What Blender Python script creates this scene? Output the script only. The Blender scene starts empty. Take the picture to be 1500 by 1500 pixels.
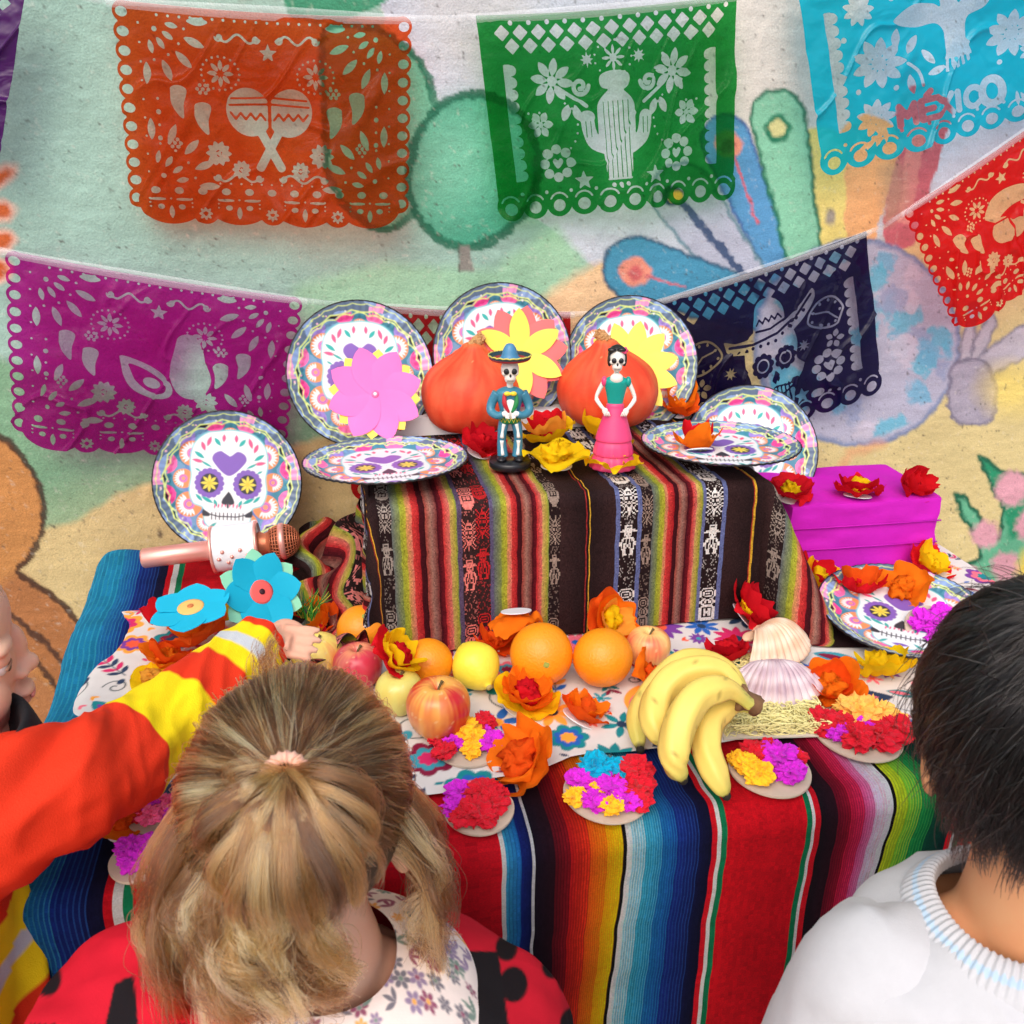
import bpy, math, random
import numpy as np
from mathutils import Vector, Matrix, Euler
rng = np.random.default_rng(7)
random.seed(7)
R = math.radians
scene = bpy.context.scene
COL = scene.collection

# ------------------------------------------------------------------ camera
F, HC, YAW, PITCH = 1300.0, 1.26, R(11), R(22)     # focal length in pixels of the 1500 px photograph
cam = bpy.data.cameras.new('camera'); camo = bpy.data.objects.new('camera', cam); COL.objects.link(camo)
cam.sensor_width = 36; cam.lens = F / 1500 * 36; cam.clip_start = .02; cam.clip_end = 500
camo.location = (0, 0, HC); camo.rotation_euler = (R(90) - PITCH, 0, -YAW)
cam.dof.use_dof = True; cam.dof.focus_distance = 1.22; cam.dof.aperture_fstop = 14.0
scene.camera = camo
# ------------------------------------------------------------------ sky, sun, exposure
SUN_EL, SUN_AZ = R(48), R(205)                      # azimuth clockwise from +Y: behind the camera
w = bpy.data.worlds.new('World'); scene.world = w; w.use_nodes = True
nt = w.node_tree; sky = nt.nodes.new('ShaderNodeTexSky'); sky.sky_type = 'NISHITA'; sky.sun_disc = False
sky.sun_elevation = SUN_EL; sky.sun_rotation = SUN_AZ; sky.air_density = 1.0; sky.dust_density = 4.0; sky.ozone_density = .6
nt.links.new(sky.outputs[0], nt.nodes['Background'].inputs[0]); nt.nodes['Background'].inputs[1].default_value = .15
sun = bpy.data.lights.new('sun', 'SUN'); suno = bpy.data.objects.new('sun', sun); COL.objects.link(suno)
sun.energy = 1.0; sun.angle = R(60); sun.color = (1, .95, .87)
suno.rotation_euler = (R(90) - SUN_EL, 0, math.pi - SUN_AZ)
vs = scene.view_settings; vs.view_transform = 'Standard'; vs.look = 'None'; vs.gamma = 1; vs.exposure = 0.52
scene.render.hair_type = 'STRIP'
scene.cycles.transparent_max_bounces = 16; scene.cycles.max_bounces = 8

# ------------------------------------------------------------------ photo pixel -> place
_f = np.array([math.sin(YAW) * math.cos(PITCH), math.cos(YAW) * math.cos(PITCH), -math.sin(PITCH)])
_r = np.array([math.cos(YAW), -math.sin(YAW), 0.]); _u = np.cross(_r, _f); _c = np.array([0, 0, HC])
def ray(x, y): return _f + _r * (x - 750) / F + _u * (750 - y) / F
def at(x, y, depth): return _c + ray(x, y) * depth
def G(x, y, z): d = ray(x, y); return _c + d * ((z - HC) / d[2])          # on a level surface
def Wl(x, y, yy): d = ray(x, y); return _c + d * (yy / d[1])              # on an upright plane
def proj(Pt):
    q = np.asarray(Pt) - _c; z = q @ _f
    return 750 + F * (q @ _r) / z, 750 - F * (q @ _u) / z
def lin(r, g, b, k=1.):
    return tuple(k * (((v / 255 + .055) / 1.055) ** 2.4 if v > 10 else v / 3294.6) for v in (r, g, b))

# ------------------------------------------------------------------ noise
def _h(i, j, k, s):
    n = (i * 73856093) ^ (j * 19349663) ^ (k * 83492791) ^ (s * 2654435761)
    n = (n ^ (n >> 13)) * 1274126177 & 0x7fffffff
    return ((n ^ (n >> 16)) & 0xffff) / 65535.
def vn(x, y, z=0., s=0):
    x, y, z = np.broadcast_arrays(np.asarray(x, float), np.asarray(y, float), np.asarray(z, float))
    i, j, k = (np.floor(a).astype(np.int64) for a in (x, y, z)); f, g, h = x - i, y - j, z - k
    f, g, h = (a * a * (3 - 2 * a) for a in (f, g, h)); o = 0
    for a in (0, 1):
        for b in (0, 1):
            for c in (0, 1):
                o = o + _h(i + a, j + b, k + c, s) * (f if a else 1 - f) * (g if b else 1 - g) * (h if c else 1 - h)
    return o * 2 - 1
def fbm(x, y, z=0., s=0, n=4):
    o, a = 0, 1.
    for q in range(n): o = o + a * vn(x * 2 ** q, y * 2 ** q, np.asarray(z) * 2 ** q, s + q); a *= .5
    return o

# ------------------------------------------------------------------ meshes
def mk(name, V, Fs, mat=None, parent=None, smooth=True, fcol=None, vcol=None, uv=None, link=True):
    if isinstance(Fs, np.ndarray): Fs = [Fs]
    Fs = [np.asarray(f, np.int32) for f in Fs if len(f)]
    V = np.asarray(V, np.float32)
    me = bpy.data.meshes.new(name)
    tot = np.concatenate([np.full(len(f), f.shape[1], np.int32) for f in Fs])
    idx = np.concatenate([f.ravel() for f in Fs]); st = np.concatenate([[0], np.cumsum(tot)[:-1]]).astype(np.int32)
    me.vertices.add(len(V)); me.vertices.foreach_set('co', V.ravel())
    me.loops.add(len(idx)); me.loops.foreach_set('vertex_index', idx)
    me.polygons.add(len(tot)); me.polygons.foreach_set('loop_start', st); me.polygons.foreach_set('loop_total', tot)
    me.polygons.foreach_set('use_smooth', np.full(len(tot), bool(smooth)))
    for c, dom in ((fcol, 'FACE'), (vcol, 'POINT')):
        if c is not None:
            c = np.asarray(c, np.float32); c = np.concatenate([c, np.ones((len(c), 1), np.float32)], 1)
            a = me.attributes.new('Col', 'FLOAT_COLOR', dom); a.data.foreach_set('color', c.ravel())
    if uv is not None:
        a = me.attributes.new('St', 'FLOAT2', 'POINT'); a.data.foreach_set('vector', np.asarray(uv, np.float32).ravel())
    me.update(calc_edges=True)
    if mat is not None: me.materials.append(mat)
    o = bpy.data.objects.new(name, me)
    if link: COL.objects.link(o)
    if parent is not None: o.parent = parent
    return o
def gridF(nr, nc, cu=False, cv=False):
    """faces of an nr x nc vertex grid; cu closes the columns, cv the rows"""
    i = np.arange(nr if cv else nr - 1)[:, None]; j = np.arange(nc if cu else nc - 1)[None, :]
    i2 = (i + 1) % nr; j2 = (j + 1) % nc
    return np.stack([i * nc + j, i * nc + j2, i2 * nc + j2, i2 * nc + j], -1).reshape(-1, 4)
def join(*ms):
    Vs, Fs, o = [], [], 0
    for V, Fq in ms:
        Fq = [Fq] if isinstance(Fq, np.ndarray) else Fq
        Vs.append(V); Fs += [f + o for f in Fq if len(f)]; o += len(V)
    return np.concatenate(Vs), Fs
def box(x0, x1, y0, y1, z0, z1):
    V = np.array([(x, y, z) for z in (z0, z1) for y in (y0, y1) for x in (x0, x1)], float)
    return V, np.array([(0, 2, 3, 1), (4, 5, 7, 6), (0, 1, 5, 4), (2, 6, 7, 3), (0, 4, 6, 2), (1, 3, 7, 5)])
def ell(c, r, n=20, m=14, rot=None):
    t = np.linspace(0, math.pi, m)[:, None]; p = np.linspace(0, 2 * math.pi, n, endpoint=False)[None, :]
    V = np.stack([np.sin(t) * np.cos(p) * r[0], np.sin(t) * np.sin(p) * r[1], np.cos(t) * r[2] + 0 * p], -1).reshape(-1, 3)
    if rot is not None: V = V @ np.array(Euler(rot).to_matrix()).T
    return V + np.array(c), gridF(m, n, cu=True)
def lathe(prof, n=40):
    p = np.linspace(0, 2 * math.pi, n, endpoint=False); prof = np.asarray(prof, float)
    V = np.stack([prof[:, :1] * np.cos(p), prof[:, :1] * np.sin(p), prof[:, 1:] + 0 * p], -1).reshape(-1, 3)
    return V, gridF(len(prof), n, cu=True)
def smoothpath(pts, n):
    pts = np.asarray(pts, float); k = len(pts); t = np.linspace(0, k - 1, n); i = np.clip(t.astype(int), 0, k - 2); f = (t - i)[:, None]
    g = lambda q: pts[np.clip(q, 0, k - 1)]
    a, b, c, d = g(i - 1), g(i), g(i + 1), g(i + 2)
    return .5 * (2 * b + (c - a) * f + (2 * a - 5 * b + 4 * c - d) * f * f + (3 * b - a - 3 * c + d) * f ** 3)
def frames(path):
    T = np.gradient(path, axis=0); T /= np.linalg.norm(T, axis=1)[:, None] + 1e-12
    ref = np.array([0, 0, 1.]) if abs(T[:, 2]).max() < .97 else np.array([.3, 1., .1]) / 1.05
    N = np.cross(T, ref); N /= np.linalg.norm(N, axis=1)[:, None] + 1e-9
    return T, N, np.cross(N, T)
def tube(path, rad, n=12, squash=1., cap=True):
    path = np.asarray(path, float); rad = np.broadcast_to(np.asarray(rad, float), (len(path),))
    T, N, B = frames(path); a = np.linspace(0, 2 * math.pi, n, endpoint=False)
    V = path[:, None] + rad[:, None, None] * (np.cos(a)[None, :, None] * N[:, None] + squash * np.sin(a)[None, :, None] * B[:, None])
    V = V.reshape(-1, 3); Fq = [gridF(len(path), n, cu=True)]
    if cap:
        k = len(V); V = np.concatenate([V, path[:1], path[-1:]]); j = np.arange(n); j2 = (j + 1) % n; o = (len(path) - 1) * n
        Fq.append(np.concatenate([np.stack([np.full(n, k), j2, j], 1), np.stack([np.full(n, k + 1), o + j, o + j2], 1)]))
    return V, Fq

# ------------------------------------------------------------------ things
def tag(o, label, cat, group=None, kind=None):
    if label: o['label'] = label
    if cat: o['category'] = cat
    if group: o['group'] = group
    if kind: o['kind'] = kind
    return o
def thing(name, label, cat, loc=(0, 0, 0), rot=(0, 0, 0), group=None):
    o = bpy.data.objects.new(name, None); COL.objects.link(o); o.location = loc; o.rotation_euler = rot; o.empty_display_size = .02
    return tag(o, label, cat, group)

# ------------------------------------------------------------------ materials
class N:
    def __init__(s, name):
        s.m = bpy.data.materials.new(name); s.m.use_nodes = True; s.t = s.m.node_tree; s.t.nodes.clear()
        s.out = s.n('OutputMaterial')
    def n(s, typ, **kw):
        x = s.t.nodes.new('ShaderNode' + typ)
        for k, v in kw.items():
            if k in x.inputs: x.inputs[k].default_value = v
            else: setattr(x, k, v)
        return x
    def l(s, a, b): s.t.links.new(a, b)
def mat(name, col=None, rough=.6, var=.12, scale=30., bump=.0, bscale=200., spec=.4, attr=False, coat=0., trans=0., sheen=0., metal=0., hue=0., speck=0.):
    a = N(name); b = a.n('BsdfPrincipled', Roughness=rough, Metallic=metal); b.inputs['Specular IOR Level'].default_value = spec
    b.inputs['Coat Weight'].default_value = coat; b.inputs['Sheen Weight'].default_value = sheen
    tc = a.n('TexCoord'); nz = a.n('TexNoise', Scale=scale, Detail=5., Roughness=.6); a.l(tc.outputs['Object'], nz.inputs['Vector'])
    mr = a.n('MapRange'); mr.inputs['To Min'].default_value = 1 - var; mr.inputs['To Max'].default_value = 1 + var
    mr.inputs['From Min'].default_value = .25; mr.inputs['From Max'].default_value = .75; a.l(nz.outputs['Fac'], mr.inputs['Value'])
    hs = a.n('HueSaturation'); a.l(mr.outputs[0], hs.inputs['Value'])
    if attr: at_ = a.n('Attribute', attribute_name='Col'); a.l(at_.outputs['Color'], hs.inputs['Color'])
    else: hs.inputs['Color'].default_value = (*col, 1)
    a.l(hs.outputs[0], b.inputs['Base Color'])
    if bump:
        nb = a.n('TexNoise', Scale=bscale, Detail=4.); a.l(tc.outputs['Object'], nb.inputs['Vector'])
        bp = a.n('Bump', Strength=bump, Distance=.002); a.l(nb.outputs['Fac'], bp.inputs['Height']); a.l(bp.outputs[0], b.inputs['Normal'])
    sh = b.outputs[0]
    if trans:
        tr = a.n('BsdfTranslucent'); a.l(hs.outputs[0], tr.inputs['Color']); mx = a.n('MixShader'); mx.inputs[0].default_value = trans
        a.l(sh, mx.inputs[1]); a.l(tr.outputs[0], mx.inputs[2]); sh = mx.outputs[0]
    a.l(sh, a.out.inputs['Surface'])
    return a.m
def woven(name, sx, sy, depth=.5, rough=.85, var=.2):
    """cloth: face colours, thread relief from the St coordinates (metres)"""
    a = N(name); b = a.n('BsdfPrincipled', Roughness=rough); b.inputs['Specular IOR Level'].default_value = .08
    at_ = a.n('Attribute', attribute_name='Col'); st = a.n('Attribute', attribute_name='St')
    mp = a.n('Mapping'); mp.inputs['Scale'].default_value = (sx, sy, 1); a.l(st.outputs['Vector'], mp.inputs['Vector'])
    w1 = a.n('TexWave', Scale=1., Distortion=.6, Detail=1.); w1.wave_type = 'BANDS'; w1.bands_direction = 'X'; a.l(mp.outputs[0], w1.inputs['Vector'])
    w2 = a.n('TexWave', Scale=1., Distortion=.6, Detail=1.); w2.wave_type = 'BANDS'; w2.bands_direction = 'Y'; a.l(mp.outputs[0], w2.inputs['Vector'])
    ad = a.n('Math', operation='ADD'); a.l(w1.outputs['Fac'], ad.inputs[0]); a.l(w2.outputs['Fac'], ad.inputs[1])
    nz = a.n('TexNoise', Scale=600., Detail=3.); tc = a.n('TexCoord'); a.l(tc.outputs['Object'], nz.inputs['Vector'])
    n2 = a.n('TexNoise', Scale=14., Detail=3.); a.l(tc.outputs['Object'], n2.inputs['Vector'])
    sm = a.n('Math', operation='ADD'); a.l(nz.outputs['Fac'], sm.inputs[0]); a.l(n2.outputs['Fac'], sm.inputs[1])
    mr = a.n('MapRange'); mr.inputs['From Min'].default_value = .7; mr.inputs['From Max'].default_value = 1.3; mr.inputs['To Min'].default_value = 1 - var; mr.inputs['To Max'].default_value = 1 + var
    a.l(sm.outputs[0], mr.inputs['Value']); hs = a.n('HueSaturation'); a.l(mr.outputs[0], hs.inputs['Value']); a.l(at_.outputs['Color'], hs.inputs['Color'])
    a.l(hs.outputs[0], b.inputs['Base Color'])
    bp = a.n('Bump', Strength=depth, Distance=.001); a.l(ad.outputs[0], bp.inputs['Height']); a.l(bp.outputs[0], b.inputs['Normal'])
    a.l(b.outputs[0], a.out.inputs['Surface']); return a.m

# ------------------------------------------------------------------ flat shapes as signed distances
def d_ell(x, y, cx, cy, a, b, rot=0.):
    c, s = math.cos(rot), math.sin(rot); u = (x - cx) * c + (y - cy) * s; v = -(x - cx) * s + (y - cy) * c
    return (np.hypot(u / a, v / b) - 1) * min(a, b)
def d_leaf(x, y, cx, cy, a, b, rot=0.):
    c, s = math.cos(rot), math.sin(rot); u = (x - cx) * c + (y - cy) * s; v = -(x - cx) * s + (y - cy) * c
    return np.maximum(np.abs(v) - b * (1 - (u / a) ** 2), np.abs(u) - a)
def d_line(x, y, pts):
    d = 1e9
    for (x0, y0), (x1, y1) in zip(pts[:-1], pts[1:]):
        dx, dy = x1 - x0, y1 - y0; t = np.clip(((x - x0) * dx + (y - y0) * dy) / (dx * dx + dy * dy + 1e-12), 0, 1)
        d = np.minimum(d, np.hypot(x - x0 - t * dx, y - y0 - t * dy))
    return d
def d_poly(x, y, pts):
    pts = list(pts); d = d_line(x, y, pts + pts[:1]); ins = np.zeros(np.shape(x), bool)
    for (x0, y0), (x1, y1) in zip(pts, pts[1:] + pts[:1]):
        if y0 == y1: continue
        ins ^= ((y0 > y) != (y1 > y)) & (x < (x1 - x0) * (y - y0) / (y1 - y0) + x0)
    return np.where(ins, -d, d)
def curve2(pts, n=40): return [tuple(p) for p in smoothpath(np.asarray(pts, float), n)]
def blob2(pts, n=48):
    pts = list(pts); k = len(pts); P_ = smoothpath(np.asarray(pts[-2:] + pts + pts[:2], float), (k + 3) * 8 + 1)
    return [tuple(p) for p in P_[16:-16]]
class Paint:
    """colours on a set of points given in some flat coordinates"""
    def __init__(s, x, y, base): s.x, s.y = x, y; s.c = np.empty((len(x), 3)); s.c[:] = base
    def put(s, d, col, soft=.5, k=1.):
        m = np.clip(.5 - d / soft, 0, 1)[:, None] * k; s.c = s.c * (1 - m) + np.asarray(col) * m
    def near(s, cx, cy, r): return np.nonzero((np.abs(s.x - cx) < r) & (np.abs(s.y - cy) < r))[0]
    def loc(s, cx, cy, r, fn, col, soft=.5, k=1.):
        i = s.near(cx, cy, r)
        if len(i):
            m = np.clip(.5 - fn(s.x[i], s.y[i]) / soft, 0, 1)[:, None] * k; s.c[i] = s.c[i] * (1 - m) + np.asarray(col) * m
# ================================================================== the setting
WY = 1.5                                               # face of the painted wall
gm = mat('concrete_ground', lin(150, 146, 140), .9, .2, 6., .4, 60.)
g = mk('ground', [(-120, -120, 0), (120, -120, 0), (120, 120, 0), (-120, 120, 0)], np.array([(0, 1, 2, 3)]), gm)
tag(g, 'grey concrete ground', None, kind='structure')

def build_wall():
    xs = np.concatenate([np.linspace(-6, -.8, 14), np.arange(-.78, 1.62, .0034), np.linspace(1.66, 7, 14)])
    zs = np.concatenate([np.linspace(-.02, .26, 6), np.arange(.28, 1.56, .0034), np.linspace(1.6, 3., 9)])
    X, Z = np.meshgrid(xs, zs); x, z = X.ravel(), Z.ravel()
    rel = .0012 * fbm(x * 30, z * 30, 0, 3) + .0005 * fbm(x * 150, z * 150, 0, 9, 2)
    V = np.stack([x, WY + .004 - np.abs(rel) - .004, z], 1)
    pxs, pys = proj(np.stack([x, 0 * x + WY, z], 1))
    wob = 2.6 * fbm(x * 80, z * 80, 0, 21, 4); pxs = pxs + wob; pys = pys + 2.2 * fbm(x * 60 + 9, z * 60, 0, 31, 3)
    p = Paint(pxs, pys, lin(146, 178, 166)); S = 2.6
    poly = lambda pts, col, soft=S, k=1.: p.put(d_poly(p.x, p.y, pts), lin(*col), soft, k)
    bl = lambda pts, col, soft=S, k=1.: poly(blob2(pts), col, soft, k)
    def outl(pts, col, wd, closed=True):
        q = blob2(pts) if closed else curve2(pts); q = q + q[:1] if closed else q
        p.put(d_line(p.x, p.y, q) - wd / 2 * (1 + .35 * vn(p.x / 6, p.y / 6, 0, 5)), lin(*col), 2.6, .9)
    def petal(a, b, ra, rb, col, edge=None, ew=7):
        t0 = np.array(a, float); t1 = np.array(b, float); d = t1 - t0; Lk = d @ d
        t = np.clip(((p.x - t0[0]) * d[0] + (p.y - t0[1]) * d[1]) / Lk, 0, 1)
        dist = np.hypot(p.x - t0[0] - t * d[0], p.y - t0[1] - t * d[1]) - (ra + (rb - ra) * t)
        p.put(dist, lin(*col), S)
        if edge: p.put(np.abs(dist) - ew / 2, lin(*edge), 4., .9)
    # pale sky, sand and hills
    bl([(600, -300), (560, 10), (640, 140), (700, 250), (800, 330), (880, 400), (1000, 470), (1300, 380), (1700, 330), (1900, -300)], (188, 194, 206))
    bl([(1040, -200), (1020, 60), (1060, 230), (1140, 380), (1240, 320), (1270, 60), (1280, -200)], (206, 200, 193), 60.)
    bl([(620, -100), (610, 20), (660, 100), (760, 60), (770, -100)], (196, 196, 200), 60.)
    bl([(1380, 60), (1400, 330), (1700, 330), (1700, 20)], (196, 208, 222), 40.)
    poly([(430, 420), (560, 385), (720, 395), (812, 330), (860, 390), (820, 440), (700, 520), (400, 520)], (150, 190, 160), 20)
    bl([(800, 440), (850, 405), (905, 385), (1000, 440), (1200, 430), (1330, 340), (1420, 250), (1700, 190), (1900, 900), (1500, 1300), (800, 1300), (560, 760), (600, 560)], (208, 184, 134))
    bl([(1100, 470), (1500, 430), (1700, 900), (1400, 1200), (1000, 1000)], (203, 186, 134), 120.)
    bl([(790, 452), (860, 395), (920, 390), (960, 450), (860, 520)], (228, 190, 148), 20.)
    bl([(-300, 480), (120, 560), (330, 600), (470, 560), (600, 560), (600, 640), (420, 660), (235, 745), (60, 800), (-300, 900)], (118, 158, 126), 16.)
    bl([(-300, 800), (60, 776), (180, 720), (300, 690), (470, 640), (640, 600), (900, 800), (800, 1400), (-300, 1400)], (196, 172, 122), 10.)
    p.put(d_ell(p.x, p.y, 330, 860, 260, 120), lin(206, 184, 136), 160., .6)
    # brown giant shape with dark outline
    b1 = [(-300, 700), (-40, 622), (18, 650), (55, 706), (66, 765), (45, 815), (27, 838), (72, 868), (118, 915), (150, 985), (165, 1090), (100, 1060), (40, 985), (-60, 920), (-300, 950)]
    poly(b1, (186, 128, 74)); poly([(27, 838), (72, 868), (118, 915), (150, 985), (140, 1060), (90, 1010), (30, 950), (-40, 880)], (166, 108, 66), 16)
    outl(b1[1:], (62, 40, 34), 9, False)
    outl([(-60, 870), (20, 905), (75, 950), (120, 1010), (140, 1060)], (70, 46, 38), 9, False)
    poly([(-80, 930), (30, 960), (110, 1050), (150, 1130), (60, 1120), (-80, 1040)], (170, 114, 72), 8)
    outl([(-60, 915), (25, 945), (80, 1005), (130, 1090)], (70, 46, 38), 8, False)
    # small orange petals at the edge
    for (cx, cy, a, b, r_) in ((-6, 262, 26, 9, -.5), (2, 308, 16, 10, .3), (0, 352, 18, 11, -.2), (-8, 395, 20, 12, 0)):
        p.put(d_ell(p.x, p.y, cx, cy, a + 7, b + 7, r_), lin(222, 170, 150), 9.); p.put(d_ell(p.x, p.y, cx, cy, a, b, r_), lin(190, 92, 46), 5.)
    # trees
    t0 = [(470, 60), (540, 40), (600, 75), (632, 130), (640, 230), (600, 320), (540, 330), (480, 250)]
    bl([(400, -60), (520, -50), (590, -20), (500, 30), (420, 20)], (62, 138, 106)); bl(t0, (102, 172, 142)); outl(t0, (30, 104, 78), 11)
    t1 = [(612, 200), (650, 150), (705, 138), (755, 160), (785, 215), (782, 285), (745, 335), (690, 362), (640, 350), (604, 300), (598, 250)]
    bl(t1, (72, 156, 128), 6); p.put(d_ell(p.x, p.y, 655, 240, 60, 80, .3), lin(112, 176, 150), 70., .8); outl(t1, (28, 98, 74), 13)
    p.put(d_poly(p.x, p.y, [(674, 360), (690, 358), (694, 396), (676, 398)]), lin(132, 128, 122), 4.); outl([(672, 360), (676, 398)], (92, 92, 84), 3, False)
    # cactus pads
    petal((1352, 165), (1318, 340), 42, 26, (190, 102, 112)); petal((1345, 190), (1325, 320), 12, 10, (206, 134, 128))
    petal((1272, 215), (1256, 345), 46, 26, (228, 170, 116)); petal((1205, 220), (1216, 360), 34, 22, (226, 206, 122))
    p.put(d_ell(p.x, p.y, 1216, 318, 8, 13), lin(150, 140, 128), 6.); bl([(1290, 250), (1320, 240), (1322, 300), (1300, 330), (1290, 300)], (176, 150, 120), 20., .6)
    petal((1062, 205), (1150, 410), 36, 22, (84, 142, 186), (60, 96, 150), 5); petal((1140, 172), (1180, 390), 40, 24, (128, 188, 158), (28, 104, 78), 6)
    for r_, c_ in ((19, (40, 118, 88)), (12, (206, 200, 140))): p.put(d_ell(p.x, p.y, 1139, 188, r_, r_ * 1.15), lin(*c_), 4.)
    petal((1000, 285), (1105, 430), 46, 30, (172, 176, 194), (92, 128, 142), 5)
    petal((932, 395), (1120, 452), 48, 34, (70, 140, 172), (46, 84, 112), 5)
    outl([(985, 285), (1035, 340), (1090, 402), (1110, 430)], (38, 66, 106), 12, False)
    p.put(d_ell(p.x, p.y, 985, 286, 16, 15), lin(40, 70, 90), 4.); p.put(d_ell(p.x, p.y, 990, 288, 9, 9), lin(226, 176, 70), 4.)
    for cx, cy, r_ in ((930, 398, 22), (1066, 212, 20)):
        p.put(d_ell(p.x, p.y, cx, cy, r_, r_), lin(222, 140, 120), 5.); p.put(d_ell(p.x, p.y, cx, cy + 2, r_ * .5, r_ * .55), lin(200, 96, 98), 5.)
    outl([(948, 404), (1000, 420)], (196, 100, 110), 4, False); outl([(1076, 232), (1092, 280), (1110, 325)], (206, 92, 100), 4, False)
    # big speckled ball
    p.put(d_ell(p.x, p.y, 1255, 502, 152, 152), lin(96, 118, 158), 5.); p.put(d_ell(p.x, p.y, 1255, 502, 147, 147), lin(168, 168, 188), 8.)
    q = np.random.default_rng(5)
    for k in range(46):
        a, rr = q.uniform(0, 6.28), 140 * math.sqrt(q.uniform(0, 1)); cx, cy = 1255 + rr * math.cos(a), 502 + rr * math.sin(a)
        c_ = [(104, 164, 194), (186, 180, 196), (140, 150, 180), (92, 170, 196)][k % 4]; s_ = q.uniform(10, 26)
        p.loc(cx, cy, 60, lambda X_, Y_: np.maximum(d_ell(X_, Y_, cx, cy, s_, s_ * q.uniform(.6, 1.3), a) + 5 * vn(X_ / 6, Y_ / 6, 0, k), np.hypot(X_ - 1255, Y_ - 502) - 140), lin(*c_), 6., .85)
    # grey plant limb
    g1 = [(1392, 545), (1412, 528), (1440, 530), (1456, 560), (1455, 610), (1432, 622), (1398, 614), (1388, 585)]
    for a, b, ra, rb in (((1420, 540), (1452, 470), 12, 9), ((1430, 545), (1500, 500), 14, 22), ((1412, 540), (1425, 450), 10, 7)): petal(a, b, ra, rb, (176, 170, 182), (120, 118, 136), 4)
    bl(g1, (156, 150, 166)); outl(g1, (118, 114, 134), 5); p.put(d_ell(p.x, p.y, 1440, 575, 10, 30), lin(120, 116, 134), 18., .6)
    p.put(d_ell(p.x, p.y, 1480, 570, 40, 34), lin(226, 202, 96), 40., .6)
    # green spotted plant
    g2 = [(1432, 668), (1470, 690), (1530, 700), (1600, 720), (1620, 960), (1460, 960), (1380, 848), (1436, 818), (1432, 790), (1405, 745), (1400, 726), (1412, 728), (1440, 765), (1462, 790), (1470, 745)]
    poly(g2, (96, 168, 134)); poly([(1432, 668), (1470, 690), (1500, 700), (1510, 780), (1480, 790), (1468, 740)], (40, 138, 100), 8)
    p.put(d_line(p.x, p.y, g2[5:] + [g2[0], g2[1], g2[2]]) - 3, lin(28, 92, 68), 4.)
    for cx, cy, r_ in ((1482, 716, 24), (1443, 783, 19), (1472, 830, 20), (1418, 850, 19), (1510, 770, 22), (1520, 850, 22)): p.put(d_ell(p.x, p.y, cx, cy, r_, r_ * 1.1) + 3 * vn(p.x / 5, p.y / 5), lin(206, 150, 164), 9.)
    p.put(d_ell(p.x, p.y, 1515, 835, 26, 34), lin(222, 196, 90), 14.)
    p.put(d_line(p.x, p.y, [(1230, 690), (1245, 665), (1290, 650)]) - 6, lin(214, 150, 112), 10., .6)
    p.put(d_ell(p.x, p.y, 236, 782, 4, 6), lin(110, 92, 72), 3.)
    # brush streaks, scrubbed paint and grime
    c = p.c * 1.0 * (1 + .10 * fbm(x * 8, z * 8, 0, 40)[:, None] + .06 * vn(x * 25, z * 160, 0, 44)[:, None])
    pale = np.clip(fbm(x * 160, z * 160, 0, 51, 3) - .75, 0, 1)[:, None] * .5; c = c * (1 - pale) + np.array(lin(214, 208, 196)) * pale
    pit = np.clip(fbm(x * 190, z * 190, 0, 61, 2) - .86, 0, .5)[:, None] * 1.6; c = c * (1 - pit) + np.array(lin(70, 66, 60)) * pit
    a = N('mural_stucco'); b = a.n('BsdfPrincipled', Roughness=.82); b.inputs['Specular IOR Level'].default_value = .25
    at_ = a.n('Attribute', attribute_name='Col'); tc = a.n('TexCoord'); n1 = a.n('TexNoise', Scale=340., Detail=6., Roughness=.65); a.l(tc.outputs['Object'], n1.inputs['Vector'])
    n2 = a.n('TexVoronoi', Scale=300.); a.l(tc.outputs['Object'], n2.inputs['Vector'])
    mr = a.n('MapRange'); mr.inputs['From Min'].default_value = .3; mr.inputs['From Max'].default_value = .7; mr.inputs['To Min'].default_value = .86; mr.inputs['To Max'].default_value = 1.12; a.l(n1.outputs['Fac'], mr.inputs['Value'])
    hs = a.n('HueSaturation'); a.l(at_.outputs['Color'], hs.inputs['Color']); a.l(mr.outputs[0], hs.inputs['Value']); a.l(hs.outputs[0], b.inputs['Base Color'])
    ad = a.n('Math', operation='ADD'); a.l(n1.outputs['Fac'], ad.inputs[0]); a.l(n2.outputs['Distance'], ad.inputs[1])
    bp = a.n('Bump', Strength=.35, Distance=.0018); a.l(ad.outputs[0], bp.inputs['Height']); a.l(bp.outputs[0], b.inputs['Normal']); a.l(b.outputs[0], a.out.inputs['Surface'])
    o = mk('painted_wall', V, gridF(len(zs), len(xs))[:, ::-1], a.m, vcol=np.clip(c, 0, .9))
    tag(o, 'rough stucco wall painted with a mural of trees, cactus and hills', 'wall', kind='thing')
build_wall()

# ================================================================== table and cloths
TZ, XL, XR, YF, YB = .62, -.345, .925, .705, 1.475
wood = mat('pale_wood', lin(170, 140, 100), .6, .2, 12.)
metal = mat('grey_steel', lin(120, 122, 126), .35, .05, metal=1.)
t = thing('trestle_table', 'low rectangular table hidden under the striped blanket', 'table', ((XL + XR) / 2, (YF + YB) / 2, 0))
hx, hy = (XR - XL) / 2 - .012, (YB - YF) / 2 - .012
mk('table_top', *box(-hx, hx, -hy, hy, TZ - .035, TZ - .008), wood, t, False)
for sx in (-1, 1):
    for sy in (-1, 1): mk('leg', *box(sx * (hx - .05) - .018, sx * (hx - .05) + .018, sy * (hy - .05) - .018, sy * (hy - .05) + .018, 0, TZ - .036), metal, t, False)

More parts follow.
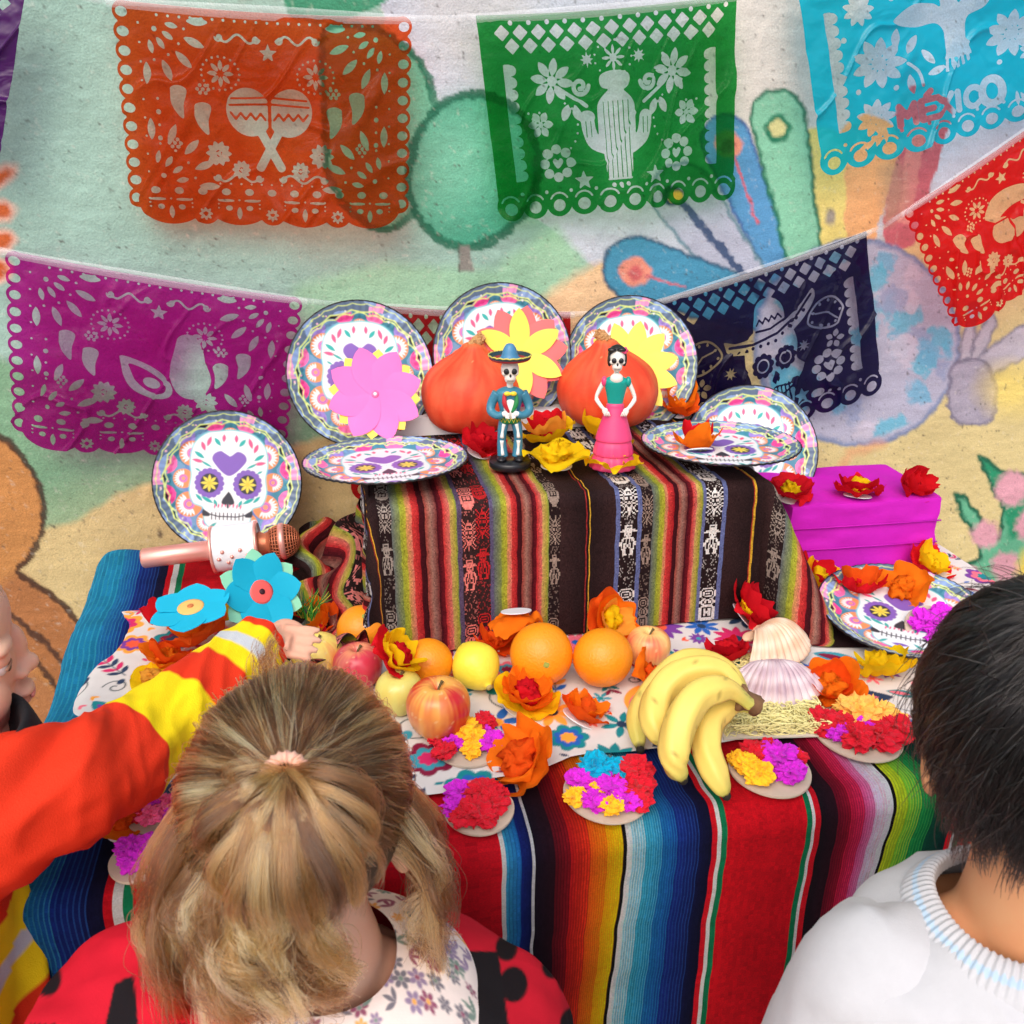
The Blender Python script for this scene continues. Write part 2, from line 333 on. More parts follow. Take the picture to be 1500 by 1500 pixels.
def drape(us, vs_, x0, x1, yf, ztop, rad, flare=.25, zmin=.012, flareL=None):
    """us: x along the width, vs_: distance in front of the front edge is positive (behind it: negative)"""
    U, Vv = np.meshgrid(us, vs_); a = np.where(U > x1, U - x1, np.where(U < x0, U - x0, 0)); sg = np.sign(a); a = np.abs(a); b = np.maximum(Vv, 0)
    rho = np.hypot(a, b); ph = np.arctan2(a, b); q = rad * math.pi / 2
    off = np.where(rho < q, rad * np.sin(np.minimum(rho, q) / rad), rad); dr = np.where(rho < q, rad * (1 - np.cos(np.minimum(rho, q) / rad)), rad + rho - q)
    exc = np.maximum(dr - (ztop - zmin), 0); off = off + exc * np.sin(ph) ** 2; dr = np.minimum(dr, ztop - zmin)
    cone = np.sin(2 * ph) ** 1 * np.where(sg < 0, flareL if flareL is not None else flare, flare) * dr; off = off + cone
    X = np.clip(U, x0, x1) + sg * np.sin(ph) * off; Y = yf - np.minimum(Vv, 0) * 1 - np.cos(ph) * off * (rho > 0); Z = ztop - dr
    return np.stack([X, Y, Z], -1), dr, ph, U, Vv
def subst(lst, seed=0):
    """[(width, colour0, colour1, lines)] -> edges and face colours; lines = share of thin contrast threads"""
    e, c = [0.], []; q = np.random.default_rng(seed)
    for wd, c0, c1, n, line in lst:
        for k in range(n):
            f = (k + .5) / n; col = np.array(lin(*c0)) * (1 - f) + np.array(lin(*c1)) * f; ww = wd / n
            if line is not None:
                e.append(e[-1] + ww * .70); c.append(col * q.uniform(.9, 1.1)); e.append(e[-1] + ww * .30); c.append(np.array(lin(*line)) * .55 + col * .45)
            else: e.append(e[-1] + ww); c.append(col * q.uniform(.93, 1.07))
    return np.array(e), np.array(c)
RED, GRN, WHT, BLK, NVY = (214, 22, 38), (20, 128, 84), (236, 234, 232), (22, 18, 24), (22, 30, 84)
def serape_blanket():
    mm = .001; RB = [(8 * mm, RED, RED, 1, None), (9 * mm, WHT, WHT, 1, None), (9 * mm, GRN, GRN, 1, None)]
    blues = [(40 * mm, NVY, (24, 36, 110), 6, (40, 70, 150)), (35 * mm, (28, 60, 150), (24, 96, 176), 5, (20, 40, 110)), (45 * mm, (24, 130, 184), (40, 160, 196), 7, (60, 180, 206))]
    seq = [(300 * mm, (40, 150, 190), (36, 160, 196), 40, (50, 176, 206))]                      # over the end of the table
    seq += blues[::-1]; start = -.345 - .005 - .3 - .06
    seq = [(.30, (40, 150, 190), (34, 140, 190), 40, (60, 182, 210)), (.026, (34, 128, 188), (28, 76, 166), 6, (60, 160, 200)), (.030, (26, 50, 138), NVY, 6, (40, 90, 170)), (.014, (20, 22, 60), (20, 20, 50), 4, None)]
    seq += RB                                                                                    # -> red band
    used = sum(s[0] for s in seq); start = -.238 - used + .013
    def to(xw, c0, c1, n, line=None):
        cur = start + sum(s[0] for s in seq); seq.append((xw - cur, c0, c1, n, line))
    to(.121, RED, RED, 30); to(.1255, WHT, WHT, 1); to(.141, (60, 160, 200), (30, 110, 190), 4, (26, 80, 160)); to(.152, (24, 40, 120), NVY, 4)
    to(.1552, (200, 204, 210), (200, 204, 210), 1); to(.176, (24, 18, 34), (40, 14, 26), 8); to(.192, (84, 14, 28), (130, 16, 28), 5, (50, 10, 20)); to(.213, (180, 22, 28), (220, 52, 24), 7, (120, 16, 24))
    to(.231, (228, 84, 20), (240, 130, 16), 7, (200, 50, 20)); to(.248, (246, 160, 14), (250, 204, 20), 7, (230, 120, 10)); to(.252, BLK, BLK, 1); to(.258, WHT, (210, 226, 236), 2)
    to(.272, (150, 206, 226), (110, 190, 216), 5, (228, 238, 242)); to(.290, (44, 160, 196), (30, 130, 188), 7, (110, 200, 220)); to(.306, (26, 104, 176), (26, 70, 156), 6, (40, 140, 190)); to(.330, (24, 46, 130), NVY, 7, (36, 80, 160)); to(.344, (18, 22, 64), (16, 16, 40), 4)
    to(.350, RED, RED, 1); to(.3545, WHT, WHT, 1); to(.361, GRN, GRN, 1); to(.451, (218, 20, 34), (214, 18, 34), 18); to(.457, GRN, GRN, 1); to(.4605, WHT, WHT, 1); to(.467, RED, RED, 1)
    to(.487, (26, 18, 28), (44, 16, 28), 7); to(.502, (110, 14, 36), (150, 18, 44), 5, (60, 12, 30)); to(.519, (200, 26, 62), (220, 44, 92), 6, (130, 16, 50)); to(.531, (228, 80, 140), (236, 130, 178), 4, (190, 40, 110)); to(.553, (240, 170, 204), (244, 224, 232), 7, (244, 240, 244))
    to(.557, BLK, BLK, 1); to(.571, (210, 218, 40), (180, 210, 40), 4, (90, 150, 40)); to(.587, (120, 194, 50), (50, 164, 66), 5, (200, 214, 60)); to(.604, (24, 144, 70), (14, 108, 60), 5, (60, 170, 80)); to(.630, (10, 76, 56), (8, 36, 40), 7)
    to(.636, RED, RED, 1); to(.640, WHT, WHT, 1); to(.646, GRN, GRN, 1); to(.735, RED, RED, 16); to(.741, GRN, GRN, 1); to(.745, WHT, WHT, 1); to(.752, RED, RED, 1); to(.80, (24, 46, 130), (44, 160, 196), 14, (36, 80, 160)); to(.84, WHT, (250, 204, 20), 8); to(1.25, RED, (150, 18, 44), 60)
    e, fc = subst(seq, 3); us = start + e
    # the front stripes were measured on the hanging face; bring the far end a little outwards
    vs_ = np.concatenate([np.linspace(YF - YB, -.04, 52), np.linspace(-.035, .06, 26), np.linspace(.066, .60, 90)])
    P_, dr, ph, U, Vv = drape(us, vs_, XL, XR, YF, TZ, .028, .30)
    x, y, z = P_[..., 0], P_[..., 1], P_[..., 2]
    k = np.clip((y - .72) / .75, 0, 1); x -= k * np.interp(U, [-.7, -.2, 0, 1.3], [.06, .06, 0, 0])     # laid slightly askew
    x += .0012 * vn(U * 3, Vv * 45, 0, 5) + .003 * vn(U * 2, Vv * 6, 0, 8)
    hang = np.clip(dr / .5, 0, 1)
    y -= np.cos(ph) * hang * (.020 * np.sin(U * 17 + 1.0) + .012 * np.sin(U * 41 + .3) + .012 * vn(U * 9, Vv * 3, 0, 2) - .012)
    x += np.sin(ph) * np.sign(U - .3) * hang * (.02 * np.sin(Vv * 16) + .016 * vn(U * 4, Vv * 9, 0, 3))
    z += np.where(dr < .02, .003 * np.abs(vn(U * 12, Vv * 12, 0, 6)), 0)
    z += np.where(dr < .02, .008 * np.exp(-((U + .33) / .05) ** 2) * (1 + np.sin(Vv * 23)), 0)
    Fq = gridF(len(vs_), len(us)); fcol = np.tile(fc, (len(vs_) - 1, 1)); fcol = fcol * (1 + .06 * rng.standard_normal((len(fcol), 1)))
    o = mk('striped_blanket', P_.reshape(-1, 3), Fq[:, ::-1], woven('serape_weave', 900, 420, .8), fcol=np.clip(fcol * 1.18, 0, .9), uv=np.stack([U, Vv], -1).reshape(-1, 2))
    tag(o, 'bright rainbow striped woven blanket draped over the whole table', 'blanket')
serape_blanket()

# ---- white flowered cloth
def floral_runner():
    us = np.arange(-.46, 1.0, .0017); ts = np.linspace(0, 1, 230); T = ts[:, None]; U = us[None, :] + 0 * T
    yfr = np.interp(us, [-.5, -.30, -.1, .05, .16, .221, .40, .515, .64, 1.0], [.87, .80, .755, .765, .775, .795, .793, .784, .768, .76]) + .0025 * np.sin(us * 60)
    Y = yfr[None, :] * (1 - T) + 1.26 * T
    over = np.maximum(XL + .004 - U, 0); rad = .03; q = rad * math.pi / 2
    X = np.maximum(U, XL + .004) - np.where(over < q, rad * np.sin(np.minimum(over, q) / rad), rad + .004); Z = TZ + .007 - np.where(over < q, rad * (1 - np.cos(np.minimum(over, q) / rad)), rad + over - q)
    X = np.where(over > 0, X, U); Z = Z + .0022 * np.abs(fbm(U * 9, Y * 9, 0, 12)) + .004 * np.exp(-((Y - yfr[None, :]) / .01) ** 2) * np.clip(vn(U * 14, 0, 0, 4), 0, 1)
    u, y = U.ravel(), Y.ravel(); p = Paint(u, y, lin(214, 209, 207)); q = np.random.default_rng(11)
    pal = [(20, 130, 140), (36, 96, 180), (206, 40, 100), (232, 90, 60), (244, 160, 60), (120, 60, 150), (130, 24, 60), (40, 60, 90), (236, 110, 130), (60, 150, 170)]
    pts = []
    for k in range(9000):
        cx, cy = q.uniform(-.46, 1.0), q.uniform(.74, 1.27); s = [.034, .027, .021, .015, .011][min(4, k // 900)] if k < 4500 else .011
        if all((cx - a) ** 2 + (cy - b) ** 2 > (s + r_) ** 2 * .74 for a, b, r_ in pts if abs(cx - a) < .07): pts.append((cx, cy, s))
    for k, (cx, cy, s) in enumerate(pts):
        c1, c2, c3 = (lin(*pal[i]) for i in q.choice(len(pal), 3, replace=False)); rot = q.uniform(0, 6.28); kind = q.integers(0, 6); sf = .0014
        if s < .013:
            for j in range(q.integers(1, 4)): a = rot + j * 1.1; p.loc(cx, cy, s, lambda X_, Y_: d_leaf(X_, Y_, cx + .004 * math.cos(a), cy + .004 * math.sin(a), .006, .0024, a), c1, sf)
            continue
        if kind in (0, 1):
            n = int(q.choice([6, 8, 10])); 
            for j in range(n): a = rot + j * 6.283 / n; p.loc(cx, cy, s * 1.2, lambda X_, Y_: d_leaf(X_, Y_, cx + s * .55 * math.cos(a), cy + s * .55 * math.sin(a), s * .45, s * .18, a), c1, sf)
            p.loc(cx, cy, s, lambda X_, Y_: np.hypot(X_ - cx, Y_ - cy) - s * .24, c2, sf)
        elif kind == 2:                                                    # layered blossom
            for f, c_ in ((1., c1), (.7, c2), (.4, c3)):
                p.loc(cx, cy, s * 1.2, lambda X_, Y_: np.hypot(X_ - cx, Y_ - cy) - s * f * (.72 + .22 * np.abs(np.sin(3.5 * (np.arctan2(Y_ - cy, X_ - cx) + rot)))), c_, sf)
        elif kind == 3:                                                    # leaf spray
            dx, dy = math.cos(rot), math.sin(rot); p.loc(cx, cy, s * 1.3, lambda X_, Y_: d_line(X_, Y_, [(cx - dx * s, cy - dy * s), (cx + dx * s, cy + dy * s)]) - .0009, lin(60, 80, 90), sf)
            for j in range(-2, 3):
                for sd in (-1, 1): a = rot + sd * .8; bx, by = cx + dx * s * .38 * j, cy + dy * s * .38 * j; p.loc(cx, cy, s * 1.5, lambda X_, Y_: d_leaf(X_, Y_, bx + s * .3 * math.cos(a), by + s * .3 * math.sin(a), s * .3, s * .12, a), c1 if j % 2 else c2, sf)
        elif kind == 4:                                                    # tulip bud
            p.loc(cx, cy, s * 1.3, lambda X_, Y_: d_leaf(X_, Y_, cx, cy, s * .95, s * .42, rot), c1, sf); p.loc(cx, cy, s * 1.3, lambda X_, Y_: d_leaf(X_, Y_, cx + s * .2 * math.cos(rot), cy + s * .2 * math.sin(rot), s * .6, s * .2, rot), c2, sf)
        else:                                                              # curl
            th = np.linspace(0, 8, 26); cu = [(cx + s * .09 * (t_ + 1) * math.cos(t_ + rot), cy + s * .09 * (t_ + 1) * math.sin(t_ + rot)) for t_ in th]
            p.loc(cx, cy, s * 1.2, lambda X_, Y_: d_line(X_, Y_, cu) - .0011, lin(70, 80, 84), sf)
            p.loc(cx, cy, s * 1.3, lambda X_, Y_: d_ell(X_, Y_, cx + s * .6 * math.cos(rot), cy + s * .6 * math.sin(rot), s * .3, s * .22, rot), c1, sf)
    a = mat('printed_cotton', attr=True, rough=.75, var=.04, scale=50, bump=.15, bscale=900, spec=.2)
    o = mk('flowered_tablecloth', np.stack([X.ravel(), Y.ravel(), Z.ravel()], 1), gridF(len(ts), len(us)), a, vcol=p.c)
    tag(o, 'white cotton cloth printed with colourful flowers, spread under the fruit', 'tablecloth')
floral_runner()

# ---- stepped riser with the brown woven cloth
RX0, RX1, RYF, RZ = .035, .566, 1.085, .838
card = mat('brown_cardboard', lin(164, 124, 84), .85, .1, 20.)
o = mk('riser_box', *box(RX0 + .012, RX1 - .012, RYF + .012, 1.455, TZ + .012, RZ - .008), card, None, False)
tag(o, 'cardboard box hidden under the brown woven cloth', 'box')
MOT = [
"..#######..|.#.......#.|#..#####..#|#.#.....#.#|#.#.###.#.#|#.#.....#.#|#..#####..#|.#.......#.|..##...##..|.##.###.##.|##.##.##.##|##.##.##.##|.##.....##.|..#######..|.#########.|##.......##|##.##.##.##|##.##.##.##|##.#####.##|##.##.##.##|##.##.##.##|##.......##|###########|###########|.#########.|.#########.|..#######..|...#####...",
"#....#....#|.#...#...#.|..#.###.#..|#..#####..#|.#.#...#.#.|..##.#.##..|##.#####.##|..#.....#..|##.##.##.##|.#.##.##.#.|..#.....#..|#..#.#.#..#|.##.###.##.|#..#...#..#|.#.##.##.#.|..#.###.#..|.#..###..#.|#..#.#.#..#|..#..#..#..|.#...#...#.",
"...#####...|...#...#...|...#####...|.#########.|###########|...#####...|...#.#.#...|...#####...|....###....|..#######..|.##.#.#.##.|.##.#.#.##.|##..#.#..##|##.##.##.##|##.#.#.#.##|.#.#.#.#.#.|.#.##.##.#.|.###...###.|..##...##..|..##...##..|..###.###..",
]
def woven_cloth():
    K, BR = (36, 23, 24), (52, 33, 33)
    def rain(x0, x1, mir=False):
        w_ = x1 - x0; s = [(.13, (92, 96, 100), (120, 130, 70)), (.10, (140, 150, 50), (168, 160, 50)), (.08, (190, 140, 80), (206, 110, 96)), (.11, (198, 60, 56), (160, 30, 36)), (.09, (70, 16, 24), (50, 14, 20)), (.09, (150, 60, 52), (150, 110, 96)), (.09, (140, 100, 90), (110, 40, 40)), (.09, (60, 14, 24), (110, 22, 30)), (.10, (186, 44, 48), (200, 110, 96)), (.10, (190, 150, 90), (150, 150, 50)), (.12, (130, 140, 60), (96, 96, 104))]
        o, x = [], x0
        for f, a, b in s: o.append((x, x + f * w_, a, b)); x += f * w_
        return o
    X_ = lambda px: float(Wl(px, 800, 1.075)[0])
    band = [(-.50, -.455, 'm', (206, 198, 196), K)] + rain(-.455, -.36) + [(-.36, -.31, 'm', (216, 206, 204), K), (-.31, -.30, (104, 108, 150), (104, 108, 150)), (-.30, -.285, K, BR)] + rain(-.285, -.21) + [(-.21, -.17, 'm', (206, 120, 116), K)] + rain(-.17, -.105) + [(-.105, -.06, 'm', (206, 198, 196), K), (-.06, -.052, (104, 108, 150), (104, 108, 150)), (-.052, X_(524), K, BR), (X_(524), X_(526), (176, 40, 40), (176, 40, 40)), (X_(526), X_(528), K, K), (X_(528), X_(530), (214, 160, 50), (214, 160, 50)), (X_(530), X_(556), BR, K), (X_(556), X_(574), 'm', (150, 138, 130), K)]
    band += rain(X_(574), X_(670)) + [(X_(670), X_(676), (86, 70, 96), (86, 70, 96)), (X_(676), X_(696), 'm', (222, 120, 112), BR), (X_(696), X_(716), 'm', (186, 36, 40), BR), (X_(716), X_(722), (90, 80, 110), (90, 80, 110))]
    band += rain(X_(722), X_(802)) + [(X_(802), X_(818), 'm', (148, 128, 116), K), (X_(818), X_(855), BR, K), (X_(855), X_(857), (150, 40, 40), (150, 40, 40)), (X_(857), X_(859), K, K), (X_(859), X_(861.5), (206, 160, 50), (206, 160, 50)), (X_(861.5), X_(897), K, BR), (X_(897), X_(904), (96, 104, 150), (96, 104, 150)), (X_(904), X_(928), 'm', (224, 214, 208), K), (X_(928), X_(935), (96, 104, 150), (96, 104, 150)), (X_(935), X_(950), 'm', (150, 128, 116), K)]
    band += rain(X_(950), X_(1022)) + [(X_(1022), X_(1027), (100, 104, 144), (100, 104, 144)), (X_(1027), X_(1050), 'm', (228, 220, 214), K), (X_(1050), X_(1056), (96, 104, 150), (96, 104, 150)), (X_(1056), X_(1093), BR, K), (X_(1093), X_(1095), (160, 50, 40), (160, 50, 40)), (X_(1095), X_(1097.5), (206, 160, 50), (206, 160, 50)), (X_(1097.5), .580, K, BR), (.580, .602, 'm', (140, 126, 116), K)] + rain(.602, .705) + [(.705, .80, K, BR)]
    us = np.arange(-.30, .79, .00155); uc = (us[:-1] + us[1:]) / 2
    vs_ = np.concatenate([np.linspace(-.37, -.06, 50), np.linspace(-.055, .245, 150)]); vc = (vs_[:-1] + vs_[1:]) / 2
    fc = np.zeros((len(vc), len(uc), 3)); fc[:] = lin(*BR)
    for b in band:
        i = np.nonzero((uc >= b[0]) & (uc < b[1]))[0]
        if not len(i): continue
        f = ((uc[i] - b[0]) / (b[1] - b[0]))
        if b[2] != 'm': fc[:, i] = np.array(lin(*b[2])) * (1 - f[:, None]) + np.array(lin(*b[3])) * f[:, None]; continue
        fc[:, i] = lin(*b[4]); off = 0.02 * math.sin(b[0] * 40); cell = .0021; y = (vc + off + .5) % .224; y0 = 0
        fleck = (np.random.default_rng(2).random((len(vc), len(i))) < .16); fc[:, i] += fleck[..., None] * np.array(lin(*b[3])) * .45
        for m in MOT:
            rows = m.split('|'); hgt = len(rows) * cell
            rr = ((y - y0) / cell).astype(int); ok = (y >= y0) & (y < y0 + hgt); cc = np.clip((f * 11).astype(int), 0, 10)
            A = np.array([[ch == '#' for ch in r_] for r_ in rows])
            mk_ = A[np.clip(rr, 0, len(rows) - 1)][:, cc] & ok[:, None]; base = np.where(ok)[0]
            fc[np.ix_(base, i)] = np.array(lin(*b[4])); fc[:, i] = np.where(mk_[..., None], np.array(lin(*b[3])), fc[:, i]); y0 += hgt + .014
    fc[vc > .238] = lin(16, 12, 14)
    P_, dr, ph, U, Vv = drape(us, vs_, RX0, RX1, RYF, RZ, .016, .55, TZ + .0115, .12)
    x, y, z = P_[..., 0], P_[..., 1], P_[..., 2]; hang = np.clip(dr / .2, 0, 1)
    y -= np.cos(ph) * hang * (.012 + .006 * np.sin(U * 22) + .008 * vn(U * 8, Vv * 3, 0, 2))
    Lf = np.clip((RX0 - U) / .16, 0, 1); x -= Lf * hang * (.012 * np.sin(Vv * 42 + 1) + .012 * vn(U * 9, Vv * 14, 0, 5)); y -= Lf * hang * .012 * np.sin(U * 40 + Vv * 25)
    z += Lf * (.062 * np.abs(vn(U * 15 + 3, Vv * 8, 0, 15)) + .016 * np.abs(np.sin(U * 46 + Vv * 17))) * np.clip((dr - .10) / .08, 0, 1)
    z += np.where(dr < .004, .004 * np.abs(vn(U * 14, Vv * 14, 0, 6)) - .0035, 0) * (Vv < -.04)
    x += .0008 * vn(U * 3, Vv * 80, 0, 5)
    fcol = fc.reshape(-1, 3) * (1 + .16 * rng.standard_normal((len(vc) * len(uc), 1)))
    o = mk('woven_cloth', P_.reshape(-1, 3), gridF(len(vs_), len(us))[:, ::-1], woven('aguayo_weave', 1500, 900, .5, .75, .18), fcol=np.clip(fcol, 0, .8), uv=np.stack([U, Vv], -1).reshape(-1, 2))
    tag(o, 'dark brown woven cloth with rainbow bands and figure motifs over the raised step', 'cloth')
woven_cloth()
# ================================================================== cut plastic flags
class Fld:
    def __init__(s, w, h, step):
        s.nx, s.ny = int(w / step) + 9, int(h / step) + 9; s.x = (np.arange(s.nx) - 4) * step; s.y = (np.arange(s.ny) - 4) * step
        s.X, s.Y = np.meshgrid(s.x, s.y); s.d = np.full(s.X.shape, 9.)
    def _sl(s, x0, x1, y0, y1):
        return slice(*np.searchsorted(s.y, (y0, y1))), slice(*np.searchsorted(s.x, (x0, x1)))
    def op(s, fn, bb, cut=True):
        q = s._sl(*bb); X_, Y_ = s.X[q], s.Y[q]
        if X_.size: d = fn(X_, Y_); s.d[q] = np.maximum(s.d[q], -d) if cut else np.minimum(s.d[q], d)
    def ell(s, cx, cy, a, b=None, rot=0., cut=True): b = b or a; r = max(a, b) * 1.15 + .01; s.op(lambda x, y: d_ell(x, y, cx, cy, a, b, rot), (cx - r, cx + r, cy - r, cy + r), cut)
    def leaf(s, cx, cy, a, b, rot=0., cut=True): r = a + .01; s.op(lambda x, y: d_leaf(x, y, cx, cy, a, b, rot), (cx - r, cx + r, cy - r, cy + r), cut)
    def line(s, pts, w, cut=True): q = np.array(pts); s.op(lambda x, y: d_line(x, y, pts) - w, (q[:, 0].min() - w - .01, q[:, 0].max() + w + .01, q[:, 1].min() - w - .01, q[:, 1].max() + w + .01), cut)
    def poly(s, pts, cut=True): q = np.array(pts); s.op(lambda x, y: d_poly(x, y, pts), (q[:, 0].min() - .01, q[:, 0].max() + .01, q[:, 1].min() - .01, q[:, 1].max() + .01), cut)
    def rosette(s, cx, cy, r, n=8, w=.30, hub=.0, rot=0.):
        for k in range(n): a = rot + k * 2 * math.pi / n; s.leaf(cx + .6 * r * math.cos(a), cy + .6 * r * math.sin(a), r * .4, r * w * .55, a)
        if hub: s.ell(cx, cy, r * hub)
    def star(s, cx, cy, r, n=5, f=.42, rot=-math.pi / 2): s.poly([(cx + (r if k % 2 == 0 else r * f) * math.cos(rot + k * math.pi / n), cy + (r if k % 2 == 0 else r * f) * math.sin(rot + k * math.pi / n)) for k in range(2 * n)])
    def dots(s, pts, r):
        for a, b in pts: s.ell(a, b, r)
    def march(s):
        i = s.d < 0; nx, ny = s.nx, s.ny; V = []; base = np.arange(nx * ny).reshape(ny, nx)
        gv = np.stack([s.X.ravel(), s.Y.ravel()], 1)
        with np.errstate(divide='ignore', invalid='ignore'):
            th = s.d[:, :-1] / (s.d[:, :-1] - s.d[:, 1:]); tv = s.d[:-1] / (s.d[:-1] - s.d[1:])
        th, tv = np.clip(np.nan_to_num(th, nan=.5), .02, .98), np.clip(np.nan_to_num(tv, nan=.5), .02, .98); st = s.x[1] - s.x[0]
        hv = np.stack([(s.X[:, :-1] + th * st).ravel(), s.Y[:, :-1].ravel()], 1); vv = np.stack([s.X[:-1].ravel(), (s.Y[:-1] + tv * st).ravel()], 1)
        H = np.arange(len(hv)).reshape(ny, nx - 1) + len(gv); Vt = np.arange(len(vv)).reshape(ny - 1, nx) + len(gv) + len(hv)
        code = i[:-1, :-1] * 1 + i[:-1, 1:] * 2 + i[1:, 1:] * 4 + i[1:, :-1] * 8
        g0, g1, g2, g3 = base[:-1, :-1], base[:-1, 1:], base[1:, 1:], base[1:, :-1]; e0, e1, e2, e3 = H[:-1], Vt[:, 1:], H[1:], Vt[:, :-1]
        T = {1: [g0, e0, e3], 2: [e0, g1, e1], 3: [g0, g1, e1, e3], 4: [e1, g2, e2], 6: [e0, g1, g2, e2], 7: [g0, g1, g2, e2, e3], 8: [e3, e2, g3], 9: [g0, e0, e2, g3], 11: [g0, g1, e1, e2, g3], 12: [e3, e1, g2, g3], 13: [g0, e0, e1, g2, g3], 14: [e0, g1, g2, g3, e3], 15: [g0, g1, g2, g3], 5: [g0, e0, e1, g2, e2, e3], 10: [e0, g1, e1, e2, g3, e3]}
        Fs = {}
        for c, vs2 in T.items():
            m = code == c
            if m.any(): Fs.setdefault(len(vs2), []).append(np.stack([v[m] for v in vs2], 1))
        Fs = [np.concatenate(v) for v in Fs.values()]; allv = np.concatenate([gv, hv, vv])
        used = np.unique(np.concatenate([f.ravel() for f in Fs])); rm = np.full(len(allv), -1); rm[used] = np.arange(len(used))
        return allv[used], [rm[f] for f in Fs]
def fan(f, cx, cy, a0, sgx, sgy, R1=.22):
    for k in range(5):
        a = k * math.pi / 8 + .0; f.leaf(cx + sgx * R1 * math.cos(a), cy + sgy * R1 * math.sin(a), .052, .018, math.atan2(sgy * math.sin(a), sgx * math.cos(a)))
    for k in range(4):
        a = (k + .5) * math.pi / 8; f.leaf(cx + sgx * R1 * .52 * math.cos(a), cy + sgy * R1 * .52 * math.sin(a), .032, .013, math.atan2(sgy * math.sin(a), sgx * math.cos(a))); f.ell(cx + sgx * R1 * .76 * math.cos(a), cy + sgy * R1 * .76 * math.sin(a), .007)
    f.ell(cx + sgx * .045, cy + sgy * .045, .012)
def scurl(f, x0, y0, w, sg=1):
    th = np.linspace(0, 1, 30); f.line([(x0 + w * (t - .5), y0 + sg * .018 * math.sin(t * 9.4)) for t in th], .0052)
    for e in (-1, 1): f.line([(x0 + e * w * .5 + .018 * (1 - t * .7) * math.cos(t * 7 + (0 if e > 0 else 3.1)), y0 + .018 * (1 - t * .7) * math.sin(t * 7)) for t in th], .0048)
W_ = 1.4
def flagA(motif):
    f = Fld(W_, 1.0, .0066); f.poly([(.05, -.01), (1.35, -.01), (1.35, .90), (.05, .90)], False)
    for k in range(11):
        y = .035 + k * .083
        for x in (.055, W_ - .055): f.ell(x, y, .047, cut=False); f.ell(x - (.008 if x < .7 else -.008), y, .026, .022)
        for x in (.115, W_ - .115): f.ell(x, y + .04, .006)
    for k in range(4): f.ell(.21 + k * .327, .885, .155, .105, cut=False)
    for k in range(3): f.ell(.373 + k * .327, .935, .062, .052, cut=False); f.rosette(.373 + k * .327, .935, .036, 8, .34)
    for k in range(4):
        cx = .21 + k * .327; f.leaf(cx, .93, .034, .013, math.pi / 2)
        for e in (-1, 1): f.ell(cx + e * .05, .905, .017, .013); f.leaf(cx + e * .062, .868, .05, .007, 0); f.dots([(cx + e * .10, .905 - j * .02) for j in range(3)], .0055)
        f.ell(cx, .865, .006)
    for k in range(11): f.ell(.14 + k * .112, .825, .022, .017)
    fan(f, .14, .05, 0, 1, 1, .24); fan(f, W_ - .14, .05, 0, -1, 1, .24); fan(f, .14, .80, 0, 1, -1, .26); fan(f, W_ - .14, .80, 0, -1, -1, .26)
    scurl(f, .56, .11, .17, 1); scurl(f, .84, .11, .17, -1); scurl(f, .54, .755, .20, 1); scurl(f, .86, .755, .20, -1); f.star(.70, .17, .045)
    f.dots([(.2 + k * .05, .035) for k in range(21)], .007); f.dots([(.2 + k * .05, .785) for k in range(5, 16)], .006)
    for cx in (.475, .925):
        f.rosette(cx, .27, .062, 8, .30); f.dots([(cx + .088 * math.cos(a), .27 + .075 * math.sin(a)) for a in np.linspace(0, 6.28, 20)[:-1]], .0065)
    for cx, cy, r in ((.45, .64, .062), (.95, .64, .062), (.555, .715, .048), (.845, .715, .048)): f.rosette(cx, cy, r, 10, .40, .16)
    for sg, bx in ((1, .27), (-1, W_ - .27)):
        for dx, dy in ((0, .40), (.11, .47)):
            x, y = bx + sg * dx, dy; f.poly(blob2([(x - sg * .03, y - .05), (x + sg * .01, y - .065), (x + sg * .045, y - .045), (x + sg * .03, y + .02), (x + sg * .028, y + .085), (x - sg * .012, y + .05), (x - sg * .032, y)]))
        for cx, cy in ((bx + sg * .12, .345), (bx - sg * .02, .60)): f.dots([(cx + .026 * math.cos(a), cy + .02 * math.sin(a)) for a in np.linspace(0, 6.28, 7)[:-1]] + [(cx, cy)], .009)
        for k in range(4): f.ell(bx - sg * .09, .40 + k * .06, .012 if k % 2 else .007)
    motif(f); return f
def m_maracas(f):
    for e in (-1, 1): f.line([(.70 + e * .06, .50), (.70 - e * .05, .70)], .021)
    for e in (-1, 1):
        f.ell(.70 + e * .098, .44, .105, .115, e * .5)
        f.line([(.70 + e * (.02 + .165 * t), .462 - (.018 if k % 2 else -.012)) for k, t in enumerate(np.linspace(0, 1, 8))], .0055, False); f.line([(.70 + e * .01, .40), (.70 + e * .19, .41)], .005, False); f.line([(.70 + e * .02, .37), (.70 + e * .18, .38)], .005, False)
    f.line([(.70, .33), (.70, .52)], .008, False)
def m_avocado(f):
    f.poly(blob2([(.79, .30), (.86, .27), (.91, .32), (.94, .42), (.97, .52), (.92, .62), (.83, .63), (.775, .56), (.765, .45)]))
    f.poly(blob2([(.52, .43), (.62, .45), (.72, .50), (.775, .58), (.76, .64), (.68, .655), (.58, .61), (.535, .52)])); f.poly(blob2([(.56, .47), (.64, .49), (.72, .54), (.745, .59), (.72, .625), (.65, .61), (.59, .55)]), False); f.ell(.675, .565, .043, .030, .3)
